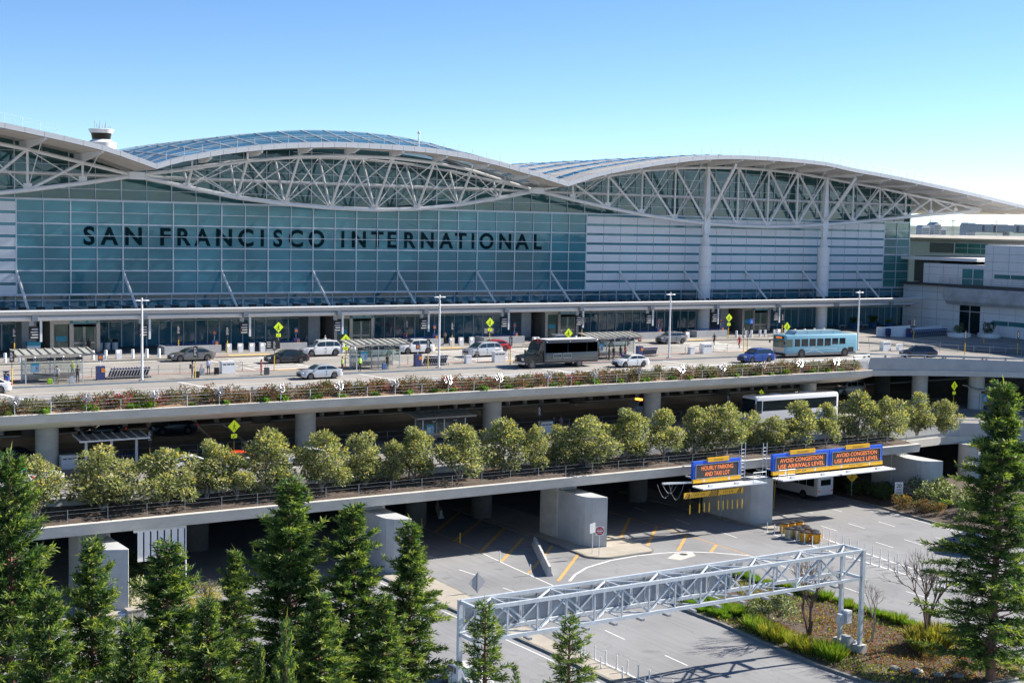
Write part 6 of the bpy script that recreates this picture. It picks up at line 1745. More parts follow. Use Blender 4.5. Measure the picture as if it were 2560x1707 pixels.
# ================================================================== LOWER ROAD FURNITURE
# --- crash barrels
bar = thing('crash_barrel', None, 'crash barrel')
mat('barrel_yellow', (0.72, 0.36, 0.02), .55, var=.2, scale=3); mat('barrel_pale', (0.62, 0.50, 0.27), .6, var=.2, scale=3)
MB().lathe([(.40, 0), (.42, .25), (.45, .3), (.46, .9)], n=20).build('drum', 'barrel_yellow', bar, 40)
MB().lathe([(.49, .88), (.49, .96), (.3, 1.02), (0.02, 1.04)], n=20).lathe([(.06, 1.03), (.06, 1.07)], n=8).build('lid', 'trim_black', bar, 40)
bp = thing('crash_barrel', None, 'crash barrel')
MB().lathe([(.40, 0), (.42, .25), (.45, .3), (.46, .9)], n=20).build('drum', 'barrel_pale', bp, 40)
ch_ = bar.children[1].copy(); COL.objects.link(ch_); ch_.parent = bp
R3 = lambda x, y: (1940 + x / 5.6, 1280 + y / 5.6)
BT = [(118, 140, 0), (212, 124, 0), (325, 110, 0), (292, 190, 0), (405, 178, 0), (190, 212, 1), (432, 210, 0), (330, 226, 1), (405, 262, 0), (540, 245, 0), (556, 277, 0)]
yi = 0; pi_ = 0; fy = fp = True
for x, y, pale in BT:
    p = at(*R3(x, y), z=1.02)
    if pale:
        lb = 'faded cream crash barrel with black lid, ' + ('nearer the pier wall' if pi_ == 0 else 'in the middle of the cluster'); pi_ += 1
        if fp: bp.location = (p.x, p.y, 0.005); tag(bp, lb, 'crash barrel', 'crash barrels'); fp = False
        else: dup(bp, (p.x, p.y, 0.005), 0, lb, 'crash barrels')
    else:
        if (x, y) == (556, 277):
            e = dup(bar, (p.x, p.y, .005), 0, 'yellow crash barrel carrying a black chevron panel', 'crash barrels')
            c = MB().box(-.3, -.52, .1, .3, -.48, .85)
            for k in range(4): c.beam((-.28, -.525, .12 + k * .2), (0, -.525, .28 + k * .2), .006, .09, 1).beam((.28, -.525, .12 + k * .2), (0, -.525, .28 + k * .2), .006, .09, 1)
            c = c.build('chevron_panel', ['sign_yellow', 'black'], e); c.rotation_euler = (0, 0, .55)
        else:
            lb = 'orange yellow crash barrel with black lid in the cluster by the pier wall'
            if fy: bar.location = (p.x, p.y, .005); tag(bar, lb, 'crash barrel', 'crash barrels'); fy = False
            else: dup(bar, (p.x, p.y, .005), 0, lb, 'crash barrels')
# --- delineator posts
DM = MB().tube((0, 0, 0), (0, 0, .95), .05, .045, n=8).lathe([(.12, 0), (.11, .04)], n=10).mesh('delineator_post', 'sign_white', 40)
DY = MB().tube((0, 0, 0), (0, 0, .95), .06, n=8).mesh('delineator_post', 'pole_yellow', 40)
def delin(x, y, label, group, me=DM):
    o = bpy.data.objects.new('delineator_post', me); COL.objects.link(o); o.location = (x, y, .006); tag(o, label, 'delineator', group)
def along(pts, step, label, group):
    d = 0; P = [Vector((*p, 0)) for p in pts]
    for p, q in zip(P, P[1:]):
        L = (q - p).length
        while d < L: v = p + (q - p) * (d / L); delin(v.x, v.y, label, group); d += step
        d -= L
along([(96.6, 102.2), (96.1, 95.7), (95.7, 89), (95.2, 82), (94.4, 76), (93.9, 72)], 1.12, 'slim white delineator post on the white line beside the crash barrels', 'delineators on the barrel side line')
along([(99.6, 97.6), (98.7, 93.3), (97.8, 87), (97.1, 80), (96.6, 74)], 1.12, 'slim white delineator post on the far line of the gore beyond the barrels', 'delineators on the far gore line')
along([(57.0, 78), (57.1, 75), (57.0, 70), (56.9, 64)], 1.2, 'slim white delineator post on the far line behind the small conifers', 'delineators behind the small conifers')
along([(56.0, 77), (55.9, 74), (55.8, 64)], 2.4, 'slim white delineator post on the near line behind the small conifers', 'delineators on the near line behind the conifers')
for q, me, lb in ((Q7(165, 515), DM, 'lone white delineator post at the shadow edge by the yellow hatching'), (Q7(422, 632), DM, 'lone white delineator post beside the concrete barrier end'), (Q6(1525, 230), DY, 'yellow delineator post deep in the shade under the bridge'), (Q6(1848, 360), DY, 'yellow delineator post at the hatched line in shade')):
    p = at(*q, z=0); delin(p.x, p.y, lb, None, me)
# --- concrete barriers
jp = [(-.28, 0), (-.28, .08), (-.16, .30), (-.09, .82), (.09, .82), (.16, .30), (.28, .08), (.28, 0)]
def jersey(p, q, label):
    p = Vector((*p, 0)); q = Vector((*q, 0)); L = (q - p).length
    b = MB().prism(jp, 'y', 0, L - .05)
    for k in (.25, .75): b.box(-.2, L * k - .15, .82, .2, L * k + .15, .83) if False else None
    o = tag(b.build('concrete_barrier', 'barrier_concrete'), label, 'barrier', 'concrete barriers'); o.location = p; d = q - p; o.rotation_euler = (0, 0, math.atan2(d.y, d.x) - PI / 2)
mat('barrier_concrete', (.55, .54, .52), .9, var=.3, scale=1.6, stretch=(1, 1, .3))
jersey((67.5, 97.6), (70.1, 102.6), 'pale concrete barrier at the sunny end of the yellow hatching'); jersey((70.1, 102.6), (72.9, 108.0), 'pale concrete barrier running back into the shade'); jersey((71.3, 122.6), (74.0, 128), 'concrete barrier deep in the shade under the bridge')
# --- cones
co_ = thing('traffic_cone', None, 'cone')
MB().lathe([(.16, .04), (.03, .75)], n=12).box(-.2, -.2, 0, .2, .2, .05).build('body', 'taxi_red', co_, 40); MB().lathe([(.108, .36), (.078, .5)], n=12).lathe([(.066, .56), (.05, .64)], n=12).build('reflective_sleeve', 'sign_white', co_)
co_.location = (80.6, 117.9, .14); tag(co_, 'red and white traffic cone deeper in the shade by the pier column', 'cone', 'traffic cones'); dup(co_, (79.9, 116.3, .14), 0, 'red and white traffic cone nearer the road by the pier column', 'traffic cones')
# --- road signs
p = at(*Q7(1000, 470), z=.15); zc_ = at(*Q7(1004, 257), Y=p.y).z
t = thing('no_entry_sign', 'red and white do not enter sign at the pier nose', 'road sign', (p.x, p.y, .15))
zz = zc_ - .15
MB().tube((0, .04, 0), (0, .04, zz + .4), .035).build('pole', 'galvanised', t)
b = MB().box(-.40, -.01, zz - .40, .40, .01, zz + .40)
b.v = [(v[0], v[1], v[2]) for v in b.v]
dsk = MB().lathe([(.37, -.006), (.37, .006)], n=28, m=1); Mw = Matrix.Translation((0, -.018, zz)) @ Matrix.Rotation(PI / 2, 4, 'X'); i0 = len(b.v); b.v += [tuple(Mw @ Vector(v)) for v in dsk.v]; b.f += [tuple(k + i0 for k in f) for f in dsk.f]; b.mi += [1] * len(dsk.f)
b.box(-.29, -.032, zz - .055, .29, -.026, zz + .055)
add_text(b, 'DO NOT', (0, -.03, zz + .17), .44, .13, 0, bold=.02); add_text(b, 'ENTER', (0, -.03, zz - .17), .40, .13, 0, bold=.02)
b.build('plate', ['sign_white', 'sign_red'], t); t.rotation_euler = (0, 0, -.45)
p = at(*Q7(942, 445), z=.15); zt = at(*Q7(945, 190), Y=p.y).z
t = thing('road_sign', 'pair of blank white sign backs on a thin pole beside the no entry sign', 'road sign', (p.x, p.y, .15))
MB().tube((0, 0, 0), (0, 0, zt - .15), .03).build('pole', 'galvanised', t); MB().box(-.33, -.03, zt - 1.1, -.04, -.01, zt - .2).build('plate', 'sign_white', t); MB().box(.03, .01, zt - 1.05, .3, .03, zt - .15).build('plate', 'sign_white', t)
p = at(*Q6(1993, 790), z=.0); p = Vector((59.0 - 1.3, 95.4, .14)); zc_ = at(*Q6(1993, 690), Y=95.4).z
t = thing('road_sign', 'grey diamond sign back on a dark post above the truss gantry', 'road sign', (at(*Q6(1993, 690), Y=95.4).x, 95.4, .14))
zz = zc_ - .14; MB().beam((0, -.03, 0), (0, -.03, zz + .85), .1, .06).build('post', 'grey_steel', t); MB().prism([(0, zz - .8), (.8, zz), (0, zz + .8), (-.8, zz)], 'y', -.0, .02).build('plate', 'sign_grey', t)

p = at(*Q7(2145, 740), z=.16)
zt = at(*Q7(2140, 512), Y=p.y).z
t = thing('road_sign', 'small white sign backs on a grey post behind the truss gantry', 'road sign', (p.x, p.y, .16))
MB().beam((0, 0, 0), (0, 0, zt - .1), .09, .06).build('post', 'grey_steel', t); MB().box(-.75, -.04, zt - .75, -.2, -.02, zt - .15).build('plate', 'sign_white', t)
MB().prism([(.37 + .4 * math.cos(R(22.5 + 45 * k)), zt - .45 + .4 * math.sin(R(22.5 + 45 * k))) for k in range(8)], 'y', .03, .05).build('octagon_plate', 'sign_grey', t)
p = at(*Qh(1380, 1085), z=.8); zt = at(*Qh(1387, 990), Y=p.y).z
t = thing('speed_sign', 'white speed zone sign reading 20 before the shrubs', 'road sign', (p.x, p.y, .5))
zz = zt - .5
MB().tube((0, .04, 0), (0, .04, zz + .5), .04).build('pole', 'galvanised', t)
b = MB().box(-.46, -.01, zz - .66, .46, .01, zz + .66)
add_text(b, '20', (0, -.014, zz + .27), .56, .42, 1, bold=.02); add_text(b, 'ZONE', (0, -.014, zz - .15), .56, .2, 1, bold=.015); add_text(b, 'AHEAD', (0, -.014, zz - .46), .62, .2, 1, bold=.015)
b.build('plate', ['sign_white', 'black'], t); t.rotation_euler = (0, 0, -.5)
p = at(*Qh(1018, 1030), z=.6); zt = at(*Qh(1021, 900), Y=p.y).z
t = thing('merge_sign', 'yellow diamond merge sign in the shade beside the white shuttle', 'road sign', (p.x, p.y, .4)); zz = zt - .4
MB().tube((0, .04, 0), (0, .04, zz + .5), .04).build('pole', 'galvanised', t)
MB().prism([(0, zz - .66), (.66, zz), (0, zz + .66), (-.66, zz)], 'y', -.02, 0).build('plate', 'sign_yellow', t)
MB().beam((0, -.026, zz - .35), (0, -.026, zz + .2), .006, .09).beam((-.2, -.026, zz - .25), (0, -.026, zz), .006, .07).poly([(-.14, -.026, zz + .18), (.14, -.026, zz + .18), (0, -.026, zz + .42)]).build('arrow', 'fig', t); t.rotation_euler = (0, 0, -.45)

# --- truss gantry in the foreground
gt = thing('truss_gantry', 'long grey steel box truss gantry spanning the lower road', 'gantry', (0, 0, 0))
GX0, GX1, GY0, GY1 = 42.4, 74.0, 68.6, 70.5
GZ1 = 7.4
GZ0 = at(*Q8(930, 630), Y=GY0).z
for nm, y, z in (('top_chord', GY0, GZ1), ('top_chord', GY1, GZ1), ('bottom_chord', GY0, GZ0), ('bottom_chord', GY1, GZ0)):
    MB().beam((GX0, y, z), (GX1, y, z), .2, .22).build(nm, 'galvanised', gt)
n = 15; st = (GX1 - GX0) / n
for y in (GY0, GY1):
    v = MB(); d = MB()
    for k in range(n + 1):
        x = GX0 + st * k
        if 0 < k < n: v.beam((x, y, GZ0 + .1), (x, y, GZ1 - .1), .09, .09)
        if k < n:
            a, c = ((GZ0 + .1, GZ1 - .1) if k % 2 == 0 else (GZ1 - .1, GZ0 + .1)); d.beam((x, y + .06, a), (x + st, y + .06, c), .1, .1)
    v.build('web_verticals', 'galvanised', gt); d.build('web_diagonals', 'galvanised', gt)
for z, nm in ((GZ1, 'top_lacing'), (GZ0, 'bottom_lacing')):
    b = MB()
    for k in range(n + 1):
        x = GX0 + st * k
        if k in (0, n): b.beam((x, GY0, z), (x, GY1, z), .18, .2)
        elif k % 2 == 1: b.beam((x, GY0 + .1, z), (x, GY1 - .1, z), .08, .08)
        if k < n: a, c = (GY0 + .1, GY1 - .1) if k % 2 == 0 else (GY1 - .1, GY0 + .1); b.beam((x, a, z), (x + st, c, z), .09, .09)
    b.build(nm, 'galvanised', gt)
for x in (GX0, GX1):
    for y in (GY0, GY1):
        l = MB().box(x - .13, y - .13, .75, x + .13, y + .13, GZ1 + .1).build('leg', 'galvanised', gt)
        MB().box(x - .35, y - .35, 0, x + .35, y + .35, .75).build('footing', 'concrete', l)
b = MB()
for k in range(10):
    x0 = GX0 + .3 + k * 2.12; b.box(x0, GY1 + .2, GZ0 - .25, x0 + 2.04, GY1 + .25, GZ1 - .15)
sgp = b.build('sign_panel_back', 'sign_grey', gt)
b = MB()
for k in range(21): b.box(GX0 + .35 + k * 1.04, GY1 + .12, GZ0 - .2, GX0 + .43 + k * 1.04, GY1 + .2, GZ1 - .2)
b.build('stiffeners', 'galvanised', sgp)
b = MB()
for k in range(14): b.box(GX0 + 1.2 + k * 2.1, GY0 - .5, GZ0 - .26, GX0 + 1.45 + k * 2.1, GY0 + .1, GZ0 - .12)
b.build('bracket_ends', 'grey_steel', gt)
t = thing('control_box', 'pale control box on the rear leg of the truss gantry', 'control box', (74.0, 70.5, 0)); MB().box(.02, -.62, 1.9, .5, -.14, 2.8).build('cabinet', 'panel_white', t); MB().box(-.55, -.5, 1.9, -.14, -.15, 2.6).build('small_box', 'galvanised', t); MB().box(-.5, -.3, 4.4, -.2, -.13, 5.5).build('upper_box', 'grey_steel', t)
t = thing('utility_cabinet', 'grey utility cabinet between the gantry footings', 'cabinet', (73.6, 69.4, .16)); MB().prism([(-.3, 0), (.3, 0), (.3, .9), (.1, 1.1), (-.3, 1.1)], 'y', -.3, .3).build('housing', 'concrete_grey', t); MB().box(.35, -.5, 0, .6, -.2, .7).build('meter', 'panel_white', t)

# --- LED message signs
def led(label, tl, tr, bl, Yp, lines, head, foot, wtxt, cat='message sign'):
    """board between photo corners on the plane Y=Yp; arrows on the yellow foot strip"""
    A = at(*tl, Y=Yp); Bq = at(*tr, Y=Yp); Cq = at(*bl, Y=Yp)
    x0, x1 = A.x, Bq.x; z1 = (A.z + Bq.z) / 2; z0 = Cq.z; w = x1 - x0; h = z1 - z0
    t = thing('message_sign', label, cat, (0, 0, 0))
    fz = z0 + h * .19
    MB().box(x0, Yp, fz, x1, Yp + .35, z1).build('blue_housing', 'sign_blue', t)
    f = MB().box(x0 - .02, Yp - .06, z0, x1 + .02, Yp + .2, fz - .004)
    for u in (.22, .75) if True else ():
        cx = x0 + w * u; s = h * .075; cz = z0 + h * .095
        f.poly([(cx - s * 1.1, Yp - .066, cz + s * .1), (cx, Yp - .066, cz - s * 1.25), (cx + s * 1.1, Yp - .066, cz + s * .1), (cx + s * .45, Yp - .066, cz + s * .1), (cx + s * .45, Yp - .066, cz + s * 1.2), (cx - s * .45, Yp - .066, cz + s * 1.2), (cx - s * .45, Yp - .066, cz + s * .1)], 1)
    if foot: add_text(f, foot, (x0 + w * .49, Yp - .067, z0 + h * .10), w * (.19 if len(foot) < 10 else .25), h * .085, 2)
    f.build('yellow_foot', ['sign_yellow', 'sign_white', 'black'], t)
    hb = MB().box(x0 + w * .29, Yp - .08, z1 - h * .06, x0 + w * .74, Yp + .1, z1 + h * .14)
    if head: add_text(hb, head, (x0 + w * .52, Yp - .09, z1 + h * .04), w * .2, h * .09, 1)
    hb.build('yellow_header', ['sign_yellow', 'black'], t)
    bx0, bx1, bz0, bz1 = x0 + w * .045, x1 - w * .045, fz + h * .012, z1 - h * .15
    MB().box(bx0, Yp - .05, bz0, bx1, Yp - .005, bz1).build('display', 'led_board', t)
    tx = MB(); hh = (bz1 - bz0)
    for k, ln in enumerate(lines): add_text(tx, ln, ((bx0 + bx1) / 2, Yp - .056, bz1 - hh * (.27 + .44 * k)), (bx1 - bx0) * wtxt[k], hh * .31, 0, bold=.006)
    tx.build('led_text', 'led_orange', t)
    fr = MB()
    for a, c in (((bx0, bz0), (bx1, bz0)), ((bx0, bz1), (bx1, bz1)), ((bx0, bz0), (bx0, bz1)), ((bx1, bz0), (bx1, bz1))): fr.beam((a[0], Yp - .05, a[1]), (c[0], Yp - .05, c[1]), .06, .05)
    fr.build('display_frame', 'grey_steel', t)
    # catwalk in front, brackets back to the bridge
    cw = MB().box(x0 - .15, Yp - 1.7, z0 - .34, x1 + .25, Yp - .1, z0 - .24)
    for k in range(5): cw.box(x0 - .12, Yp - 1.65 + k * .36, z0 - .24, x1 + .2, Yp - 1.5 + k * .36, z0 - .2)
    cw.build('catwalk', 'white_steel', t)
    lm = MB(); 
    for u in (.2, .75): lm.cbox((x0 + w * u, Yp - 1.2, z0 - .1), (.5, .25, .18))
    lm.build('catwalk_lamps', 'galvanised', t)
    b = MB()
    for u in (.1, .9): b.beam((x0 + w * u, Yp + .3, fz), (x0 + w * u, Yp + 1.8, fz), .14, .14).beam((x0 + w * u, Yp + .3, z1 - .3), (x0 + w * u, Yp + 2.0, z1 - .6), .12, .12)
    b.build('brackets', 'galvanised', t)
    return x0, x1, z0, z1, t
LZ = lambda x, y: (1660 + x * 300 / 2352, 1120 + y * 300 / 2352)
LW = lambda x, y: (1920 + x * 340 / 2352, 1090 + y * 340 / 2352)
x0, x1, z0, z1, s1 = led('blue framed message sign reading hourly parking and taxi lot', LZ(580, 272), LZ(1502, 190), LZ(575, 692), 104.4, ['HOURLY PARKING', 'AND TAXI LOT'], 'Domestic', '', (.74, .58))
b = MB()
lx = x1 + .55
for xx in (lx, lx + .5): b.tube((xx, 104.9, z0 - .2), (xx, 104.9, z1 + 1.4), .035, n=5)
for k in range(9): b.tube((lx, 104.9, z0 + k * .35), (lx + .5, 104.9, z0 + k * .35), .02, n=4)
for h in (.5, 1.0): b.tube((x1 + .3, 102.8, z0 - .2 + h), (x1 + 2.0, 102.8, z0 - .2 + h), .03, n=4).tube((x1 + 2.0, 102.8, z0 - .2 + h), (x1 + 2.0, 104.3, z0 - .2 + h), .03, n=4)
for xx in (x1 + .3, x1 + 1.2, x1 + 2.0): b.tube((xx, 102.8, z0 - .3), (xx, 102.8, z0 + .85), .03, n=4)
b.box(x1 + .2, 102.7, z0 - .36, x1 + 2.1, 104.4, z0 - .28)
b.build('ladder', 'galvanised', s1)
MB().beam((x0 - 3.6, 104.6, z0 + .25), (x0, 104.6, z0 + .1), .25, .16).build('side_arm', 'galvanised', s1)
x0, x1, z0b, z1b, s2 = led('blue framed message sign about congestion nearer the hourly parking sign', LW(90, 322), LW(1056, 236), LW(82, 680), 104.4, ['AVOID CONGESTION', 'USE ARRIVALS LEVEL'], 'Domestic', '14FT 5IN', (.84, .91))
b = MB()
for xx in (x0 - .9, x0 - .4): b.tube((xx, 104.9, z0b - .2), (xx, 104.9, z1b + 1.2), .035, n=5)
for k in range(9): b.tube((x0 - .9, 104.9, z0b + k * .35), (x0 - .4, 104.9, z0b + k * .35), .02, n=4)
for h in (.5, 1.0): b.tube((x0 - .7, 102.8, z0b - .2 + h), (x0 + 1.6, 102.8, z0b - .2 + h), .03, n=4)
for xx in (x0 - .7, x0 + .5, x0 + 1.6): b.tube((xx, 102.8, z0b - .3), (xx, 102.8, z0b + .85), .03, n=4)
b.build('ladder', 'galvanised', s2)
led('blue framed message sign about congestion nearer the tall conifer', LW(1068, 232), LW(1985, 150), LW(1060, 578), 104.4, ['AVOID CONGESTION', 'USE ARRIVALS LEVEL'], 'Domestic', 'Permit Transit', (.84, .90))
# height warning bar and dangling tubes
A = at(*LZ(395, 935), Y=103.4); Bq = at(*LZ(1552, 815), Y=103.4)
t = thing('height_bar', 'yellow and black striped height bar under the hourly parking sign', 'height bar', (0, 0, 0))
zb = (at(*LZ(395, 992), Y=103.4).z + at(*LZ(1550, 878), Y=103.4).z) / 2; zt = (at(*LZ(405, 880), Y=103.4).z + at(*LZ(1552, 765), Y=103.4).z) / 2
x0, x1 = A.x, Bq.x; w = x1 - x0; h = zt - zb
b = MB().box(x0, 103.4, zb, x1, 103.46, zt)
def stripes(u0, u1, n):
    for k in range(n):
        a = x0 + w * (u0 + (u1 - u0) * k / n); s = w * (u1 - u0) / n * .5
        b.poly([(a, 103.394, zb), (a + s, 103.394, zb), (min(a + s + h * .8, x0 + w * u1), 103.394, zt), (min(a + h * .8, x0 + w * u1 - s * .5), 103.394, zt)], 1)
stripes(.0, .10, 3); stripes(.40, .58, 6); stripes(.88, .97, 3)
for u0, u1 in ((.12, .40), (.60, .88)):
    for k in range(7):
        a = x0 + w * (u0 + (u1 - u0) * k / 7); b.box(a, 103.392, zt - .05, a + .18, 103.4, zt, 1).box(a, 103.392, zb, a + .18, 103.4, zb + .05, 1)
    add_text(b, '6 FT  6 IN', (x0 + w * (u0 + u1) / 2, 103.39, (zb + zt) / 2), w * .17, h * .34, 1)
b.build('bar', ['sign_yellow', 'black'], t)
for u in (.1, .75): MB().tube((x0 + w * u, 103.45, zt), (x0 + w * u, 103.45, z0 - .3), .012, n=4).build('chain', 'grey_steel', t)
k = 0
TBm = MB().tube((0, 0, -.9), (0, 0, 0), .06, n=8).tube((0, 0, 0), (0, 0, 1.0), .006, n=3).mesh('warning_tube', 'pole_yellow')
for x, y in ((510, 1110), (697, 1085), (793, 1065), (887, 1062), (1068, 1025), (1160, 1020), (1248, 1015), (1340, 1008), (1438, 998), (1528, 998)):
    p = at(*LZ(x, y), Y=103.6); o = bpy.data.objects.new('warning_tube', TBm); COL.objects.link(o); o.location = p; tag(o, 'yellow warning tube dangling below the striped height bar', 'warning tube', 'tubes dangling below the height bar')
p = at(*LW(130, 780), Y=103.6); q = at(*LW(97, 1230), Y=103.6)
tag(MB().tube((p.x, 103.6, p.z + .3), (q.x, 103.6, q.z), .02, n=4).lathe([(.02, -.06), (.07, 0), (.02, .06)], (q.x, 103.6, q.z), 8).build('hanging_rope', 'pole_yellow'), 'ochre rope with a ball end hanging below the congestion sign', 'rope')
b = MB()
for x0_, dz in ((85.6, 1.4), (86.2, 1.0), (87.0, 1.7)):
    P = [(x0_ + k * .22, 105.9, 5.0 - dz * math.sin(PI * k / 9)) for k in range(10)]; b.path(P, .018, n=4)
tag(b.build('loose_cable', 'grey_steel'), 'loose cables looping below the edge of the lower bridge', 'cable')

# --- white plant tubs, terrace planters and the white ramp wall on the far right
tubm = MB().lathe([(1.5, 0), (1.75, .25), (1.75, .8), (1.45, .8), (1.4, .65), (.1, .62)], n=28).mesh('tub', 'sign_white', 40)
for q, lb in ((S7(930, 255), 'round white plant tub with one clipped bush on the curved pavement'), (S7(1150, 258), 'round white plant tub with two dark shrubs on the curved pavement')):
    p = at(*q, deck=.15); t = thing('plant_tub', lb, 'plant tub', (p.x, p.y + 1.6, zd(p.y) + .15)); o = bpy.data.objects.new('tub', tubm); COL.objects.link(o); o.parent = t
    t['kids'] = 1; del t['kids']
    TUBS = globals().setdefault('TUBS', []); TUBS.append(t)
a = at(*S7(270, 235), deck=.15); c = at(*S7(510, 240), deck=.15)
t = MB(); d = (c - a); 
w = MB().loft([[(a.x, a.y, a.z), (c.x, c.y, c.z), (c.x + .1, c.y + .25, c.z), (a.x + .1, a.y + .25, a.z)], [(a.x, a.y, a.z + 1.35), (c.x, c.y, c.z + 1.75), (c.x + .1, c.y + .25, c.z + 1.75), (a.x + .1, a.y + .25, a.z + 1.35)]])
tag(w.build('ramp_wall', 'panel_white'), 'white sloping wall behind the transit bus tail', 'wall')
c2 = at(*S7(520, 242), deck=.15); e2 = at(*S7(770, 228), deck=.15)
n = 16
for k in range(n):
    v = c2.lerp(e2, (k + .5) / n); o = dup(cart, (v.x, v.y, zm(v.y)), math.atan2(e2.y - c2.y, e2.x - c2.x), 'blue handled luggage cart in the long row by the white sloping wall', 'carts nested by the white sloping wall')
w = MB().loft([[(c2.x, c2.y + .8, c2.z), (e2.x, e2.y + .8, e2.z), (e2.x, e2.y + 1, e2.z), (c2.x, c2.y + 1, c2.z)], [(c2.x, c2.y + .8, c2.z + 1.3), (e2.x, e2.y + .8, e2.z + 1.5), (e2.x, e2.y + 1, e2.z + 1.5), (c2.x, c2.y + 1, c2.z + 1.3)]])
tag(w.build('low_wall', 'panel_white'), 'pale low wall behind the long cart row near the wing', 'wall')
for x, lb in ((170.5, 'by the lamp post'), (175.0, 'with a small palm'), (178.8, 'with a low yellow bush')):
    t = thing('planter_box', 'square blue terrace planter ' + lb, 'planter', (x, 162.2, zd(162) + .15)); MB().prism([(-.45, -.45), (.45, -.45), (.45, .45), (-.45, .45)], 'z', 0, .9).build('box', cloth((.03, .10, .20)), t); TUBS.append(t)
for x in (168.8, 172.4, 174.0):
    t = thing('bench', 'grey terrace bench %s' % ('beside the thick column' if x < 170 else 'between two seated people' if x < 173 else 'before the blue planter'), 'bench', (x, 162.9, zd(163) + .15)); MB().box(-.8, -.25, .42, .8, .25, .5).build('seat', 'panel_white', t)
    for s in (-.6, .6): MB().box(s - .06, -.22, 0, s + .06, .22, .42).build('leg', 'grey_steel', t)
t = thing('post_box', 'dark blue post box before the white sloping wall', 'post box', (at(*S7(350, 240), deck=.15).x, at(*S7(350, 240), deck=.15).y, zd(150) + .15)); MB().prism([(-.3, .3), (.3, .3), (.3, 1.1), (.2, 1.3), (-.2, 1.3), (-.3, 1.1)], 'y', -.3, .3).build('box', cloth((.02, .04, .12)), t); MB().box(-.25, -.25, 0, -.18, .25, .3).box(.18, -.25, 0, .25, .25, .3).build('feet', 'dark_steel', t)
# --- arrivals level: lamps under the deck and dim bollards
AB = MB().lathe([(.3, 0), (.3, 1.6)], n=10).mesh('bollard', 'concrete_grey', 40)
x = 30.0
while x < 150:
    o = bpy.data.objects.new('bollard', AB); COL.objects.link(o); o.location = (x, 151.4, ZA + .16); tag(o, 'dim grey bollard in the shade along the arrivals kerb', 'bollard', 'bollards along the arrivals kerb'); x += 2.6
CLm = MB().box(-.3, -.15, -.08, .3, .15, 0).mesh('ceiling_lamp', 'ceiling_lamp')
for k in range(14):
    o = bpy.data.objects.new('ceiling_lamp', CLm); COL.objects.link(o); o.location = (34 + 9.2 * k, 148.0, 10.9); tag(o, 'small bright lamp glowing under the upper deck', 'lamp', 'lamps under the upper deck')
MB_ = MB().box(-45, 147.8, 10.9, 160, 148.2, 11.35).build('service_beam', 'concrete_shaded', up)
# ================================================================== VEGETATION
def leaf_mat(name, col, var=.35, rough=.6):
    m = mat(name, col, rough, var=var, scale=.9, detail=3, spec=.3)
    b = m.node_tree.nodes['Principled BSDF']
    tr = m.node_tree.nodes.new('ShaderNodeBsdfTranslucent'); mx = m.node_tree.nodes.new('ShaderNodeMixShader'); out = m.node_tree.nodes['Material Output']
    tr.inputs['Color'].default_value = (min(1, col[0] * 1.5), min(1, col[1] * 1.6), col[2] * .7, 1); mx.inputs['Fac'].default_value = .35
    m.node_tree.links.new(b.outputs[0], mx.inputs[1]); m.node_tree.links.new(tr.outputs[0], mx.inputs[2]); m.node_tree.links.new(mx.outputs[0], out.inputs['Surface'])
    return m
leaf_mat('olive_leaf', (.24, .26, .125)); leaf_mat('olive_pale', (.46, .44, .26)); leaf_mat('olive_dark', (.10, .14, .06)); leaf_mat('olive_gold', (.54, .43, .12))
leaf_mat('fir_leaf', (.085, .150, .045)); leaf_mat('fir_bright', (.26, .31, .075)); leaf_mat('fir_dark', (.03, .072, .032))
leaf_mat('bush_green', (.09, .12, .035)); leaf_mat('bush_brown', (.16, .10, .06)); leaf_mat('flower_pink', (.50, .035, .12)); leaf_mat('flower_red', (.38, .06, .07)); leaf_mat('lime_leaf', (.16, .30, .03))
leaf_mat('grass_green', (.13, .22, .025)); leaf_mat('grass_yellow', (.36, .32, .05)); leaf_mat('shrub_grey', (.20, .23, .16)); leaf_mat('fern_gold', (.30, .25, .06)); leaf_mat('rust_leaf', (.35, .15, .05)); leaf_mat('white_flower', (.55, .55, .45))
def leaves(b, c, d, L, w, m):
    """one pointed leaf blade from c along d"""
    d = d.normalized(); s = d.cross(Vector((random.uniform(-1, 1), random.uniform(-1, 1), random.uniform(-1, 1))))
    if s.length < 1e-4: return
    s = s.normalized() * w / 2
    i = len(b.v); t = c + d * L; mid = c + d * L * .45
    b.v += [tuple(c), tuple(mid + s), tuple(t), tuple(mid - s)]; b.f.append((i, i + 1, i + 2, i + 3)); b.mi.append(m)
def rnd_dir(up=0.0):
    v = Vector((random.gauss(0, 1), random.gauss(0, 1), random.gauss(0, 1) + up)); return v.normalized()
def limb(b, p, q, r0, r1, n=4, wob=.06, sides=6):
    p = Vector(p); q = Vector(q); L = (q - p).length; last = p; pts = [p]
    for k in range(1, n + 1):
        t = k / n; v = p.lerp(q, t) + Vector((random.gauss(0, wob * L), random.gauss(0, wob * L), 0)) * (1 if k < n else 0)
        b.tube(last, v, r0 + (r1 - r0) * (k - 1) / n, r0 + (r1 - r0) * t, n=sides, cap=False); last = v; pts.append(v)
    return pts

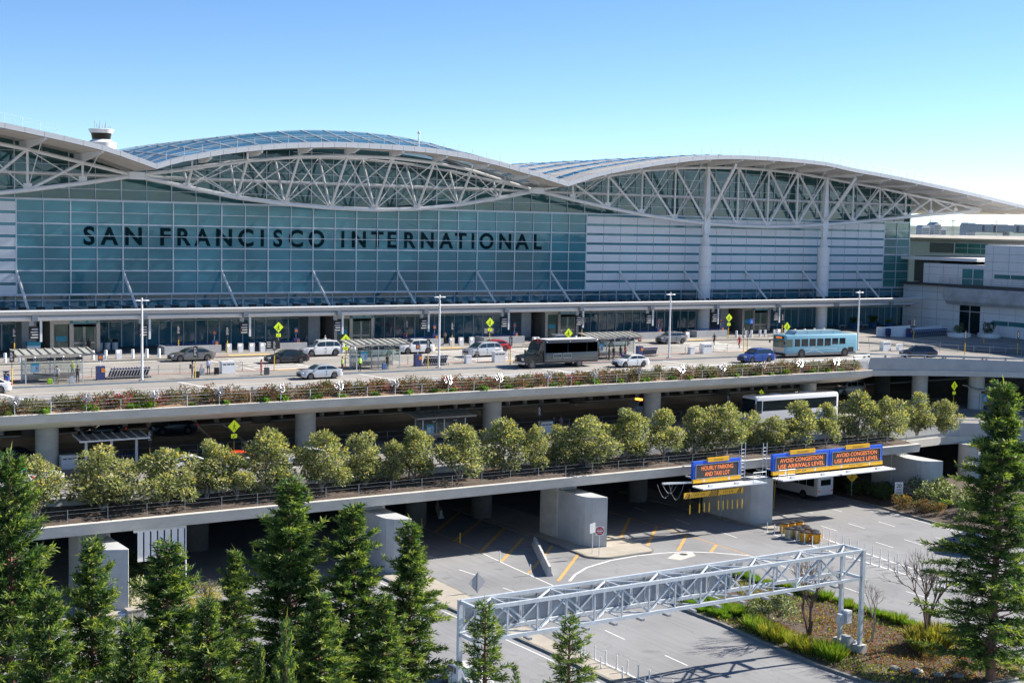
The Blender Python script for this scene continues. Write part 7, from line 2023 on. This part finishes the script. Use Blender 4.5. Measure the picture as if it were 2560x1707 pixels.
# --- planter trees: four prototypes, about 4.8 m tall and 4.2 m wide
def bush_tree(seed):
    random.seed(seed)
    t = thing('planter_tree', None, 'tree'); b = MB(); f = MB()
    lobes = []
    for k in range(3):
        a = k * 2.1 + random.uniform(-.4, .4); e = Vector((math.cos(a) * .55, math.sin(a) * .55, 1.5 + random.uniform(0, .5))); limb(b, (random.uniform(-.1, .1), random.uniform(-.1, .1), 0), e, .09, .06)
        for j in range(6):
            c = Vector((random.gauss(0, .85), random.gauss(0, .7), 0)); rr = min(1.75, c.length); z = random.uniform(1.0, 4.1 - .55 * rr * rr * .6)
            c = Vector((c.x, c.y, z)); lobes.append((c, random.uniform(.5, .85))); limb(b, e, c, .045, .015, 3)
    for k in range(7): 
        a = k * .9; lobes.append((Vector((math.cos(a) * 1.25, math.sin(a) * 1.1, random.uniform(.8, 2.6))), random.uniform(.5, .75)))
    lobes.append((Vector((random.uniform(-.4, .4), 0, 4.1)), .55)); lobes.append((Vector((random.uniform(-.8, .8), 0, 3.7)), .6))
    for c, r in lobes:
        tone = random.random()
        for j in range(210):
            d = rnd_dir(.25); rr = r * random.uniform(.35, 1.08) ** .6
            p = c + Vector((d.x * rr, d.y * rr, d.z * rr * .85))
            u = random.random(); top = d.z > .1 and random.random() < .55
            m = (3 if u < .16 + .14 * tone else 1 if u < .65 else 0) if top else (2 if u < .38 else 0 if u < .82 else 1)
            leaves(f, p, d + rnd_dir() * .9, random.uniform(.17, .30), random.uniform(.085, .135), m)
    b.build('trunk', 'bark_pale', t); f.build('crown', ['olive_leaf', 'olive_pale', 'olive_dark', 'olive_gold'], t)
    return t
PT = [bush_tree(s) for s in (11, 12, 13, 14, 15, 16)]
TL = []   # photo x of the crown, photo y of its top, half width
for x, y, w in ((300, 480, 200), (865, 405, 290), (1390, 420, 240), (1740, 340, 180), (1990, 470, 150)): TL.append((*Qe(x, y), w / 3.36))
for x, y, w in ((255, 430, 200), (695, 435, 195), (1050, 450, 185), (1290, 510, 90), (1450, 400, 190), (1850, 385, 200), (2220, 345, 190)): TL.append((*Qf(x, y), w / 3.36))
for x, y, w in ((470, 555, 95), (660, 550, 135), (920, 480, 200), (1230, 415, 200), (1550, 420, 140), (1810, 410, 130), (2070, 375, 180)): TL.append((*Qg(x, y), w / 3.36))
for x, y, w in ((270, 400, 90), (430, 440, 110), (620, 320, 165), (830, 340, 95), (1080, 258, 140), (1310, 295, 140), (1535, 252, 115), (1745, 310, 95)): TL.append((*Qh(x, y), w / 3.095))
random.seed(21)
used_p = set(); TREE_N = len(TL)
where = ['at the near end behind the conifers'] + ['number %d' % k for k in range(2, TREE_N)] + ['']
def ordinal(n):
    return {1: 'first', 2: 'second', 3: 'third', 4: 'fourth', 5: 'fifth', 6: 'sixth', 7: 'seventh', 8: 'eighth', 9: 'ninth', 10: 'tenth', 11: 'eleventh', 12: 'twelfth', 13: 'thirteenth', 14: 'fourteenth', 15: 'fifteenth', 16: 'sixteenth', 17: 'seventeenth', 18: 'eighteenth', 19: 'nineteenth', 20: 'twentieth', 21: 'twenty first', 22: 'twenty second', 23: 'twenty third', 24: 'twenty fourth', 25: 'twenty fifth', 26: 'twenty sixth', 27: 'twenty seventh', 28: 'twenty eighth'}[n]
for k, (x, y, hw) in enumerate(TL):
    Yp = 109.7 + (.5 if k % 2 else -.3); p = at(x, y, Y=Yp); dist = (p - CAM).dot(C_F)
    Wm = hw / FPX * dist; Hm = p.z - 6.6
    pr = PT[k % 6]; s = (Wm / 1.62, Wm / 1.7, Hm / 4.45)
    pl = 'golden olive' if k < 12 else 'grey olive'
    lb = '%s round planter tree, %s from the near end of the tree row' % (pl, ordinal(k + 1))
    loc = (p.x, Yp, 6.6); rz = random.uniform(-3.1, 3.1)
    if k < 6: pr.location = loc; pr.rotation_euler = (0, 0, rz); pr.scale = s; tag(pr, lb, 'tree', 'trees in the lower planter')
    else: dup(pr, loc, rz, lb, 'trees in the lower planter', scale=s)

# --- conifers
def conifer(seed, H=15.0, Rb=3.2, dens=1.0, sparse=False):
    random.seed(seed)
    t = thing('conifer_tree', None, 'tree'); b = MB(); f = MB()
    b.tube((0, 0, 0), (0, 0, H * .55), .20, .10, n=8).tube((0, 0, H * .55), (0, 0, H), .10, .012, n=6)
    z = H * .05; a = 0
    while z < H * .985:
        u = z / H
        reach = Rb * ((1 - u) ** .8) * (1 if u > .15 else .8 + .2 * u / .15) + .12
        nb = 4 if u < .9 else 3
        for j in range(nb):
            a += 2.4 + random.uniform(-.5, .5); L = reach * random.choice((random.uniform(.35, .8), random.uniform(.75, 1.22)))
            lift = (.15 if u > .6 else -.05) + random.uniform(-.1, .15)
            e = Vector((math.cos(a) * L, math.sin(a) * L, z + L * (lift + (.55 if u > .8 else .15))))
            o = Vector((0, 0, z)); mid = o.lerp(e, .5) + Vector((0, 0, .06 * L))
            b.tube(o, mid, .02 + .012 * L, .014, n=4, cap=False).tube(mid, e, .014, .005, n=3, cap=False)
            ns = int((6 + L * 13) * dens)
            tone = random.random()
            for s in range(ns):
                q = random.uniform(.12 if L < 1.2 else .2, 1.0); c = (o.lerp(mid, q * 2) if q < .5 else mid.lerp(e, q * 2 - 1))
                dr = (e - o).normalized(); sd = dr.cross(Vector((0, 0, 1))).normalized() * random.choice((-1, 1))
                d = dr * random.uniform(.4, 1.1) + sd * random.uniform(.2, 1.0) + Vector((0, 0, random.uniform(-.25, .35)))
                sl = random.uniform(.22, .5) * (1 if u < .85 else .8) * (1.1 - .35 * q)
                d.normalize()
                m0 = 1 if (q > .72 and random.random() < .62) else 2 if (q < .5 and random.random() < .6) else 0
                for n_ in range(6):          # a spray of fine needles along a twig
                    c2 = c + d * sl * n_ * .15
                    leaves(f, c2, d + rnd_dir() * .75, sl * .7, .038 + .022 * random.random(), m0)
        z += (.15 + .08 * (1 - u)) * (1.6 if sparse else 1.0)
    for k in range(6): leaves(f, Vector((0, 0, H - .25 * k)), Vector((random.gauss(0, .4), random.gauss(0, .4), 1)), .5, .05, 1)
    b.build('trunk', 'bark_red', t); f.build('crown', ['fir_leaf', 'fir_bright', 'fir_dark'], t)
    return t
CP = {'big': conifer(31, 15, 3.3, 1.35), 'mid': conifer(32, 15, 3.0, 1.25), 'thin': conifer(33, 10, 2.3, .9, True)}
CT = [('big', 25, 1140, 57, 4.3, 'dark green conifer at the near left corner overlapping the first planter tree'), ('mid', 230, 1350, 58, 3.4, 'slender conifer standing before the first pier wall'), ('mid', 418, 1355, 60, 4.2, 'broad conifer in front of the yellow shrubs'),
      ('mid', 588, 1376, 66, 2.8, 'conifer with a thin tip between two larger conifers'), ('big', 726, 1200, 62, 5.0, 'tallest of the near conifers, its tip over the lower planter'), ('mid', 884, 1262, 60, 4.0, 'conifer beside the second pier wall'),
      ('big', 1028, 1305, 60, 3.7, 'conifer with an open crown beside the truss gantry end'), ('thin', 716, 1560, 47, 1.3, 'small bright conifer tip at the bottom before the tallest conifer'), ('thin', 1215, 1509, 59, 2.9, 'airy young conifer in front of the truss gantry'),
      ('thin', 1425, 1543, 57, 2.8, 'airy young conifer with a bare stem right of the other young one'), ('big', 2511, 957, 60, 5.6, 'huge dark conifer at the far right edge'), ('mid', 650, 1615, 47, 1.2, 'low conifer top at the bottom edge beside the bright tip'),
      ('mid', 330, 1560, 50, 3.2, 'low shaded conifer filling the gap before the broad conifer'), ('mid', 800, 1480, 54, 3.6, 'shaded conifer filling the gap below the tallest conifer'), ('mid', 120, 1480, 52, 3.4, 'shaded conifer filling the gap at the near left'), ('mid', 960, 1490, 55, 3.4, 'shaded conifer below the open crowned one'), ('mid', 520, 1500, 54, 3.2, 'shaded conifer below the thin tipped one'), ('thin', 1290, 1668, 54, 1.0, 'conifer sapling tip at the bottom edge between the young conifers')]
seen = set()
for k, (pk, x, y, Yp, rad, lb) in enumerate(CT):
    p = at(x, y, Y=Yp); pr = CP[pk]; H0, R0 = {'big': (15, 3.3), 'mid': (15, 3.0), 'thin': (10, 2.3)}[pk]
    s = (rad / R0, rad / R0, p.z / H0); loc = (p.x, Yp, 0); rz = k * 1.3
    if pk not in seen: pr.location = loc; pr.scale = s; pr.rotation_euler = (0, 0, rz); tag(pr, lb, 'tree', 'conifers along the near verge'); seen.add(pk)
    else: dup(pr, loc, rz, lb, 'conifers along the near verge', scale=s)

# --- generic leafy bush
def leafy(name, seed, R_, H_, n, mats, wts, L=(.12, .22), w=(.05, .09), up=.3, stems=0, sm='bark', base=0.0):
    random.seed(seed); f = MB()
    cl = [(Vector((random.gauss(0, R_ * .42), random.gauss(0, R_ * .42), base + random.uniform(.2, .8) * H_)), random.uniform(.35, .55) * min(R_, H_)) for _ in range(9)]
    for k in range(n):
        c, r = random.choice(cl); d = rnd_dir(up); p = c + d * r * random.uniform(.4, 1.05)
        if p.z < .02: p.z = random.uniform(.02, .3 * H_)
        m = random.choices(range(len(mats)), wts)[0]
        leaves(f, p, d + rnd_dir() * .8, random.uniform(*L), random.uniform(*w), m)
    for k in range(stems):
        a = random.uniform(0, 6.3); limb(f, (0, 0, 0), (math.cos(a) * R_ * .6, math.sin(a) * R_ * .6, H_ * .8), .02, .008, 3, sides=4)
    return f.mesh(name, mats)
def scatter(name, me, loc, rz, s, label, cat, group=None):
    o = bpy.data.objects.new(name, me); COL.objects.link(o); o.location = loc; o.rotation_euler = (0, 0, rz); o.scale = s if isinstance(s, tuple) else (s,) * 3
    return tag(o, label, cat, group)
# --- flowering bushes in the upper planter
FB = {'pink': [leafy('flowering_bush', 41 + k, .95, .95, 900, ['bush_green', 'bush_brown', 'flower_pink', 'flower_red'], w_, (.09, .17), (.05, .09)) for k, w_ in enumerate(((5, 2, 3.2, .7), (6, 3, 2, .7), (5, 4, 1.2, .8)))],
      'brown': [leafy('flowering_bush', 51 + k, .95, .85, 850, ['bush_green', 'bush_brown', 'flower_red'], w_, (.09, .17), (.04, .08)) for k, w_ in enumerate(((4, 5, .5), (5, 4, .3), (7, 3, .1)))],
      'lime': [leafy('groundcover', 61, .7, .35, 420, ['lime_leaf', 'bush_green'], (3, 1), (.1, .2), (.06, .1))]}
random.seed(77)
x = 25.0
pinkness = lambda x: .15 if x < 34 else .25 if x < 48 else .5 if x < 58 else .75 if x < 80 else .3 if x < 96 else .1
while x < 132.6:
    Yb = 124.9 + random.uniform(-.35, .45); z = 12.55 + .35 * (Yb - 123.6) / 2.4
    if random.random() < pinkness(x): me = random.choice(FB['pink']); lb, g = 'bougainvillea bush full of pink flowers in the upper planter', 'pink flowering bushes in the upper planter'
    else: me = random.choice(FB['brown']); lb, g = 'sparse brown green bush in the upper planter', 'sparse bushes in the upper planter'
    scatter('flowering_bush', me, (x, Yb, z), random.uniform(0, 6), (random.uniform(1.1, 1.6), random.uniform(1.0, 1.35), random.uniform(.9, 1.5)), lb, 'bush', g)
    x += random.uniform(.9, 1.5)
for k in range(34):
    x = 27 + k * 3.1 + random.uniform(-1, 1)
    scatter('low_plant', FB['lime'][0], (x, 124.15, 12.62), random.uniform(0, 6), random.uniform(.6, 1.3), 'low bright green plant at the lip of the upper planter', 'plant', 'low green plants in the upper planter')
# --- shrubs on the verge by the far bridge pier
VS = {'green': leafy('shrub', 71, 1.5, 1.7, 1700, ['bush_green', 'olive_dark', 'white_flower'], (5, 4, 2), (.14, .26), (.07, .12)), 'rust': leafy('shrub', 72, 1.0, 1.1, 900, ['bush_brown', 'rust_leaf', 'bush_green'], (4, 2, 3), (.12, .2), (.06, .1)),
      'dark': leafy('shrub', 73, 1.6, 1.3, 1500, ['olive_dark', 'fir_dark', 'bush_green'], (4, 3, 2), (.15, .28), (.07, .12)), 'flower': leafy('shrub', 74, 1.3, 1.5, 1500, ['bush_green', 'white_flower', 'olive_dark'], (4, 3, 3), (.13, .24), (.06, .11))}
SH = [('rust', 1410, 1110, 'rusty brown shrub under the speed zone sign'), ('flower', 1530, 1060, 'white flowering shrub before the far pier wall'), ('green', 1670, 1060, 'leafy shrub at the nose of the far pier wall'), ('green', 1760, 1120, 'leafy shrub right of the far pier wall'), ('flower', 1850, 1110, 'white flowering shrub beside the huge conifer'), ('rust', 1560, 1130, 'rusty low shrub in the middle of the verge'),
      ('dark', 1080, 980, 'dark shrub in the shade behind the merge sign'), ('dark', 1150, 1010, 'dark shrub in the shade right of the merge sign'), ('dark', 1230, 1030, 'dark shrub at the shade edge left of the speed zone sign'), ('dark', 1290, 1040, 'dark shrub behind the speed zone sign'), ('dark', 1010, 960, 'dark shrub beside the white shuttle bus'), ('green', 1900, 1160, 'leafy shrub low against the huge conifer'), ('rust', 1690, 1150, 'rusty shrub near the kerb by the huge conifer')]
random.seed(5)
for kd, x, y, lb in SH:
    p = at(*Qh(x, y), z=.9); scatter('shrub', VS[kd], (p.x, p.y, .7 if p.x > 121 else .4), random.uniform(0, 6), random.uniform(.95, 1.3), lb, 'shrub', 'shrubs on the far verge')
# --- shrubs by the first pier and the yellow broom
br = leafy('shrub', 75, 1.6, 1.5, 1600, ['grass_yellow', 'olive_gold', 'bush_green'], (5, 3, 3), (.12, .22), (.04, .07))
for q, me, lb in ((Q5(1760, 850), br, 'yellow broom shrub behind the conifers'), (Q5(1600, 900), br, 'second yellow broom shrub nearer the broad conifer'), (Q5(1110, 800), VS['flower'], 'pale leafy shrub beside the first pier nose'), (Q5(1120, 620), VS['dark'], 'dark shrub in the shade behind the first pier'), (Q5(1060, 520), VS['dark'], 'dark shrub deep in the shade by the slatted screen'), (Q5(1850, 980), VS['rust'], 'red berried shrub between the conifers'), (Q5(1500, 780), VS['rust'], 'twiggy brown shrub behind the broad conifer')):
    p = at(*q, z=.7); scatter('shrub', me, (p.x, p.y, .1), random.uniform(0, 6), 1.15, lb, 'shrub', 'shrubs near the first pier')
p = at(*Q5(1130, 960), z=.6); t = thing('utility_cabinet', 'tan utility box behind the conifers by the first pier', 'cabinet', (p.x, p.y, 0)); MB().box(-.6, -.4, .0, .6, .4, 1.0).build('housing', 'island_concrete', t); MB().box(-.64, -.44, 1.0, .64, .44, 1.08).build('lid', 'island_concrete', t)
p = at(*Q5(1040, 960), z=.6); t = thing('vent_pipe', 'pale mushroom vent beside the tan utility box', 'vent', (p.x, p.y, 0)); MB().lathe([(.2, 0), (.2, .7)], n=12).build('pipe', 'galvanised', t, 40); MB().lathe([(.45, .7), (.42, .8), (.1, .92)], n=14).build('cap', 'galvanised', t, 40)
# --- planted island: grass tussocks, groundcover, shrubs, bare trees, rocks
def tussock(seed, R_, H_, n, mats, wts, w=.03):
    random.seed(seed); f = MB()
    for k in range(n):
        a = random.uniform(0, 6.3); r = R_ * math.sqrt(random.random()) * .45; d = Vector((math.cos(a) * random.uniform(.1, .9), math.sin(a) * random.uniform(.1, .9), 1.0)).normalized()
        p = Vector((math.cos(a) * r, math.sin(a) * r, 0)); L = H_ * random.uniform(.6, 1.1); m = random.choices(range(len(mats)), wts)[0]
        leaves(f, p, d, L, w * random.uniform(.8, 1.5), m)
    return f.mesh('grass_tussock', mats)
TG = [tussock(81, .8, .75, 500, ['grass_green', 'grass_yellow', 'lime_leaf'], (6, 2, 3)), tussock(82, .9, .95, 520, ['grass_yellow', 'grass_green'], (5, 3)), tussock(83, .7, .55, 420, ['lime_leaf', 'grass_green'], (4, 4)), tussock(84, .9, 1.0, 500, ['fern_gold', 'grass_yellow', 'bush_green'], (5, 3, 3), .06)]
def inside(x, y, poly):
    c = False; n = len(poly)
    for i in range(n):
        (x1, y1), (x2, y2) = poly[i], poly[(i + 1) % n]
        if (y1 > y) != (y2 > y) and x < (x2 - x1) * (y - y1) / (y2 - y1) + x1: c = not c
    return c
random.seed(91)
# groundcover of the island interior: fine leaves, uncountable
gcv = MB(); N_ = 0
while N_ < 16000:
    x, y = random.uniform(70, 83.8), random.uniform(60, 90.5)
    if not inside(x, y, isl_in): continue
    q = pr_ = 0
    path_ = abs(x - (74.5 + (y - 75) * .22)) < .6 and y > 74
    rock_ = y > 86.2 and x < 79
    if path_ or rock_: 
        N_ += 1; continue
    green = (x > 80.5 or y > 80 or x < 73) and random.random() < .8
    m = random.choices((0, 1, 2, 3), (5, 3, 0, 1) if green else (1, 1, 4, 2))[0]
    leaves(gcv, Vector((x, y, .165)), Vector((random.gauss(0, .7), random.gauss(0, .7), 1)), random.uniform(.10, .26), random.uniform(.06, .11), m); N_ += 1
tag(gcv.build('groundcover', ['grass_green', 'grass_yellow', 'groundcover_rust', 'bush_brown']) if 'groundcover_rust' in MATS else gcv.build('groundcover', ['grass_green', 'grass_yellow', leaf_mat('groundcover_rust', (.25, .10, .06)), 'bush_brown']), 'rust and green groundcover carpeting the planted island', 'groundcover', kind='stuff')
k = 0
def tus(kind, x, y, s, lb, g): scatter('grass_tussock', TG[kind], (x, y, .165), random.uniform(0, 6), s, lb, 'grass', g)
for y in [64 + .95 * i for i in range(28)]:      # far edge row
    xx = 82.3 + (.3 if y < 83 else -.6 * (y - 83) / 3); tus(random.choice((0, 2)), xx + random.uniform(-.5, .2), y, random.uniform(.8, 1.25), 'bright green grass clump in the row along the far kerb of the island', 'grass clumps along the far island kerb')
for i in range(46):                              # near bank of clumps by the cobbles
    x, y = random.uniform(71.2, 74.2), random.uniform(79.5, 86)
    if inside(x, y, isl_in): tus(2 if random.random() < .7 else 0, x, y, random.uniform(.7, 1.1), 'small lime grass clump on the near side of the island beside the cobbles', 'lime clumps beside the cobbles')
for x, y, s in ((71.6, 76.8, 1.5), (71.3, 75.6, 1.4), (71.0, 74.5, 1.3), (70.9, 73.4, 1.25), (70.8, 71.4, 1.3), (70.8, 70.3, 1.2), (71.4, 69.2, 1.7), (71.2, 68.3, 1.6)): tus(1 if s < 1.4 else 0, x, y, s, 'tall yellow green grass clump along the near kerb of the island', 'tall clumps along the near island kerb')
for x, y, s in ((78.8, 67.2, 1.7), (79.6, 66.6, 1.9), (80.6, 67.6, 1.6), (78.0, 66.3, 1.4)): tus(3, x, y, s, 'golden fern clump around the bare tree base', 'golden ferns at the bare trees')
for x, y in ((77.0, 65.3), (77.6, 64.9)): scatter('shrub', VS['rust'], (x, y, .1), 0, .5, 'rusty fern tuft before the golden ferns', 'shrub', 'rusty tufts')
gs = leafy('shrub', 76, 1.3, 1.9, 1600, ['shrub_grey', 'bush_green', 'white_flower'], (6, 3, 2), (.14, .24), (.06, .1), stems=6)
scatter('shrub', gs, (74.9, 77.3, .15), .4, 1.15, 'grey green silvery shrub on the planted island', 'shrub'); scatter('shrub', VS['green'], (75.6, 79.6, .1), .4, .8, 'green shrub behind the silvery shrub on the island', 'shrub'); scatter('shrub', VS['green'], (73.6, 78.8, .1), 1.4, .7, 'low green shrub beside the silvery shrub on the island', 'shrub')
def bare_tree(name, label, x, y, H, seed, stems=3, mt='bark'):
    random.seed(seed); t = thing(name, label, 'tree', (x, y, .16)); b = MB(); tw = MB()
    def grow(p, d, L, r, lev):
        q = p + d * L; (b if lev < 2 else tw).tube(p, p.lerp(q, .5) + rnd_dir() * L * .05, r, r * .8, n=5, cap=False).tube(p.lerp(q, .5), q, r * .8, r * .6, n=5, cap=False)
        if lev > 4: return
        for k in range(3 if lev > 0 else 2): grow(p.lerp(q, random.uniform(.6, 1)), (d + rnd_dir(.4) * .55).normalized(), L * random.uniform(.55, .8), r * .55, lev + 1)
    for s in range(stems): grow(Vector((random.uniform(-.12, .12), random.uniform(-.12, .12), 0)), Vector((random.uniform(-.3, .3), random.uniform(-.3, .3), 1)).normalized(), H * .36, .05 + .012 * H, 0)
    b.build('trunk', mt, t); tw.build('crown', mt, t)
bare_tree('bare_tree', 'dark bare tree with several stems beside the huge conifer', 79.6, 67.2, 8.0, 3, 3); bare_tree('bare_tree', 'pale slender bare sapling alone on the rusty groundcover', 76.9, 70.2, 5.2, 4, 1, 'bark_pale'); bare_tree('bare_tree', 'bare tree leaning behind the gantry leg', 73.9, 73.3, 6.6, 8, 3)
bare_tree('bare_tree', 'small leafless twiggy tree before the dark crossover', 83.2, 67.0, 4.5, 6, 2, 'bark_pale')
bare_tree('bare_tree', 'tangled leafless shrub behind the broad conifer', 38.5, 101.5, 2.6, 9, 5, 'bark_pale')
mat('rock', (.34, .31, .27), .9, var=.3, scale=2, bump=.4); mat('cobble', (.50, .41, .31), .9, var=.25, scale=3, bump=.3)
def stone(seed, r):
    random.seed(seed); b = MB(); b.lathe([(r * .6, 0), (r, r * .3), (r * .75, r * .65), (r * .25, r * .8)], n=8); b.v = [tuple(Vector(v) + rnd_dir() * r * .13) for v in b.v]; return b
for k, (x, y) in enumerate(((73.2, 64.6), (74.0, 63.4), (74.8, 62.2), (75.7, 61.4), (72.6, 77.5), (73.5, 80))):
    tag(stone(k, .42).build('rock', 'rock', None, True), 'grey garden rock ' + ('in the row by the near kerb' if k < 4 else 'beside the island path'), 'rock', 'garden rocks on the island').location = (x, y, .1)
cb = MB(); random.seed(12); n_ = 0
while n_ < 520:
    x, y = random.uniform(71, 83), random.uniform(84.8, 91)
    if inside(x, y, isl_in) and (y > 86.4 + (x - 75) * .15 if x < 80 else y > 87.8):
        st_ = stone(n_, random.uniform(.11, .19)); i = len(cb.v); cb.v += [(v[0] + x, v[1] + y, v[2] + .15) for v in st_.v]; cb.f += [tuple(j + i for j in f) for f in st_.f]; cb.mi += [0] * len(st_.f)
    n_ += 1
tag(cb.build('cobbles', 'cobble', None, True), 'tan river cobbles covering the tip of the island', 'cobbles', kind='stuff')
# dry leaf litter on the verge
# --- plants in the tubs and terrace planters
clip = leafy('bush', 95, .8, 1.7, 1500, ['shrub_grey', 'bush_green'], (4, 3), (.1, .18), (.05, .08)); dkb = leafy('bush', 96, .5, 1.9, 900, ['olive_dark', 'fir_dark'], (4, 3), (.1, .2), (.05, .08)); palm = tussock(97, .5, 1.5, 260, ['fir_leaf', 'bush_green'], (4, 3), .09)
def pot(t, me, nm, dz, dx=0, s=1): 
    o = bpy.data.objects.new(nm, me); COL.objects.link(o); o.parent = t; o.location = (dx, 0, dz); o.scale = (s,) * 3
pot(TUBS[0], clip, 'bush', .6); pot(TUBS[1], dkb, 'bush', .6, -.45); pot(TUBS[1], dkb, 'bush', .6, .5, 1.1); pot(TUBS[2], palm, 'palm', .8, 0, .8); pot(TUBS[3], palm, 'palm', .8); pot(TUBS[4], TG[1], 'bush', .8, 0, .7)
# prototypes never left at the origin
# ================================================================== CAMERA, SUN, SKY
cam = bpy.data.cameras.new('camera'); co = bpy.data.objects.new('camera', cam); COL.objects.link(co)
cam.sensor_width = 36; cam.sensor_fit = 'HORIZONTAL'; cam.lens = FPX / 2560 * 36
cam.clip_start = 0.5; cam.clip_end = 30000
Mx = Matrix((( C_R.x, C_U.x, -C_F.x, 0), (C_R.y, C_U.y, -C_F.y, 0), (C_R.z, C_U.z, -C_F.z, CAM_H), (0, 0, 0, 1)))
co.matrix_world = Mx
SC.camera = co
TO_SUN = Vector((2.5, -0.34, 1.55)).normalized()
sl = bpy.data.lights.new('sun', 'SUN'); so_ = bpy.data.objects.new('sun', sl); COL.objects.link(so_)
sl.energy = 3.8; sl.angle = R(0.53); sl.color = (1.0, 0.93, 0.83)
so_.rotation_euler = TO_SUN.to_track_quat('Z', 'Y').to_euler(); so_.location = (60, 60, 120)
W = bpy.data.worlds.new('World'); SC.world = W; W.use_nodes = True
nt = W.node_tree; N = nt.nodes; L = nt.links
sky = N.new('ShaderNodeTexSky'); sky.sky_type = 'NISHITA'; sky.sun_disc = False
sky.sun_elevation = math.asin(TO_SUN.z); sky.sun_rotation = math.atan2(TO_SUN.x, TO_SUN.y)
sky.air_density = 0.55; sky.dust_density = 0.1; sky.ozone_density = 2.0; sky.altitude = 0
bg = N['Background']; bg.inputs['Strength'].default_value = 0.068
hs_ = N.new('ShaderNodeHueSaturation'); hs_.inputs['Saturation'].default_value = 1.15; L.new(sky.outputs[0], hs_.inputs['Color']); L.new(hs_.outputs[0], bg.inputs['Color'])
SC.view_settings.view_transform = 'Standard'; SC.view_settings.look = 'None'
SC.view_settings.exposure = 1.5; SC.view_settings.gamma = 1.0
SC.cycles.max_bounces = 6; SC.cycles.diffuse_bounces = 4; SC.cycles.glossy_bounces = 3; SC.cycles.transparent_max_bounces = 10
SC.cycles.use_denoising = True
SC.cycles.caustics_reflective = False; SC.cycles.caustics_refractive = False
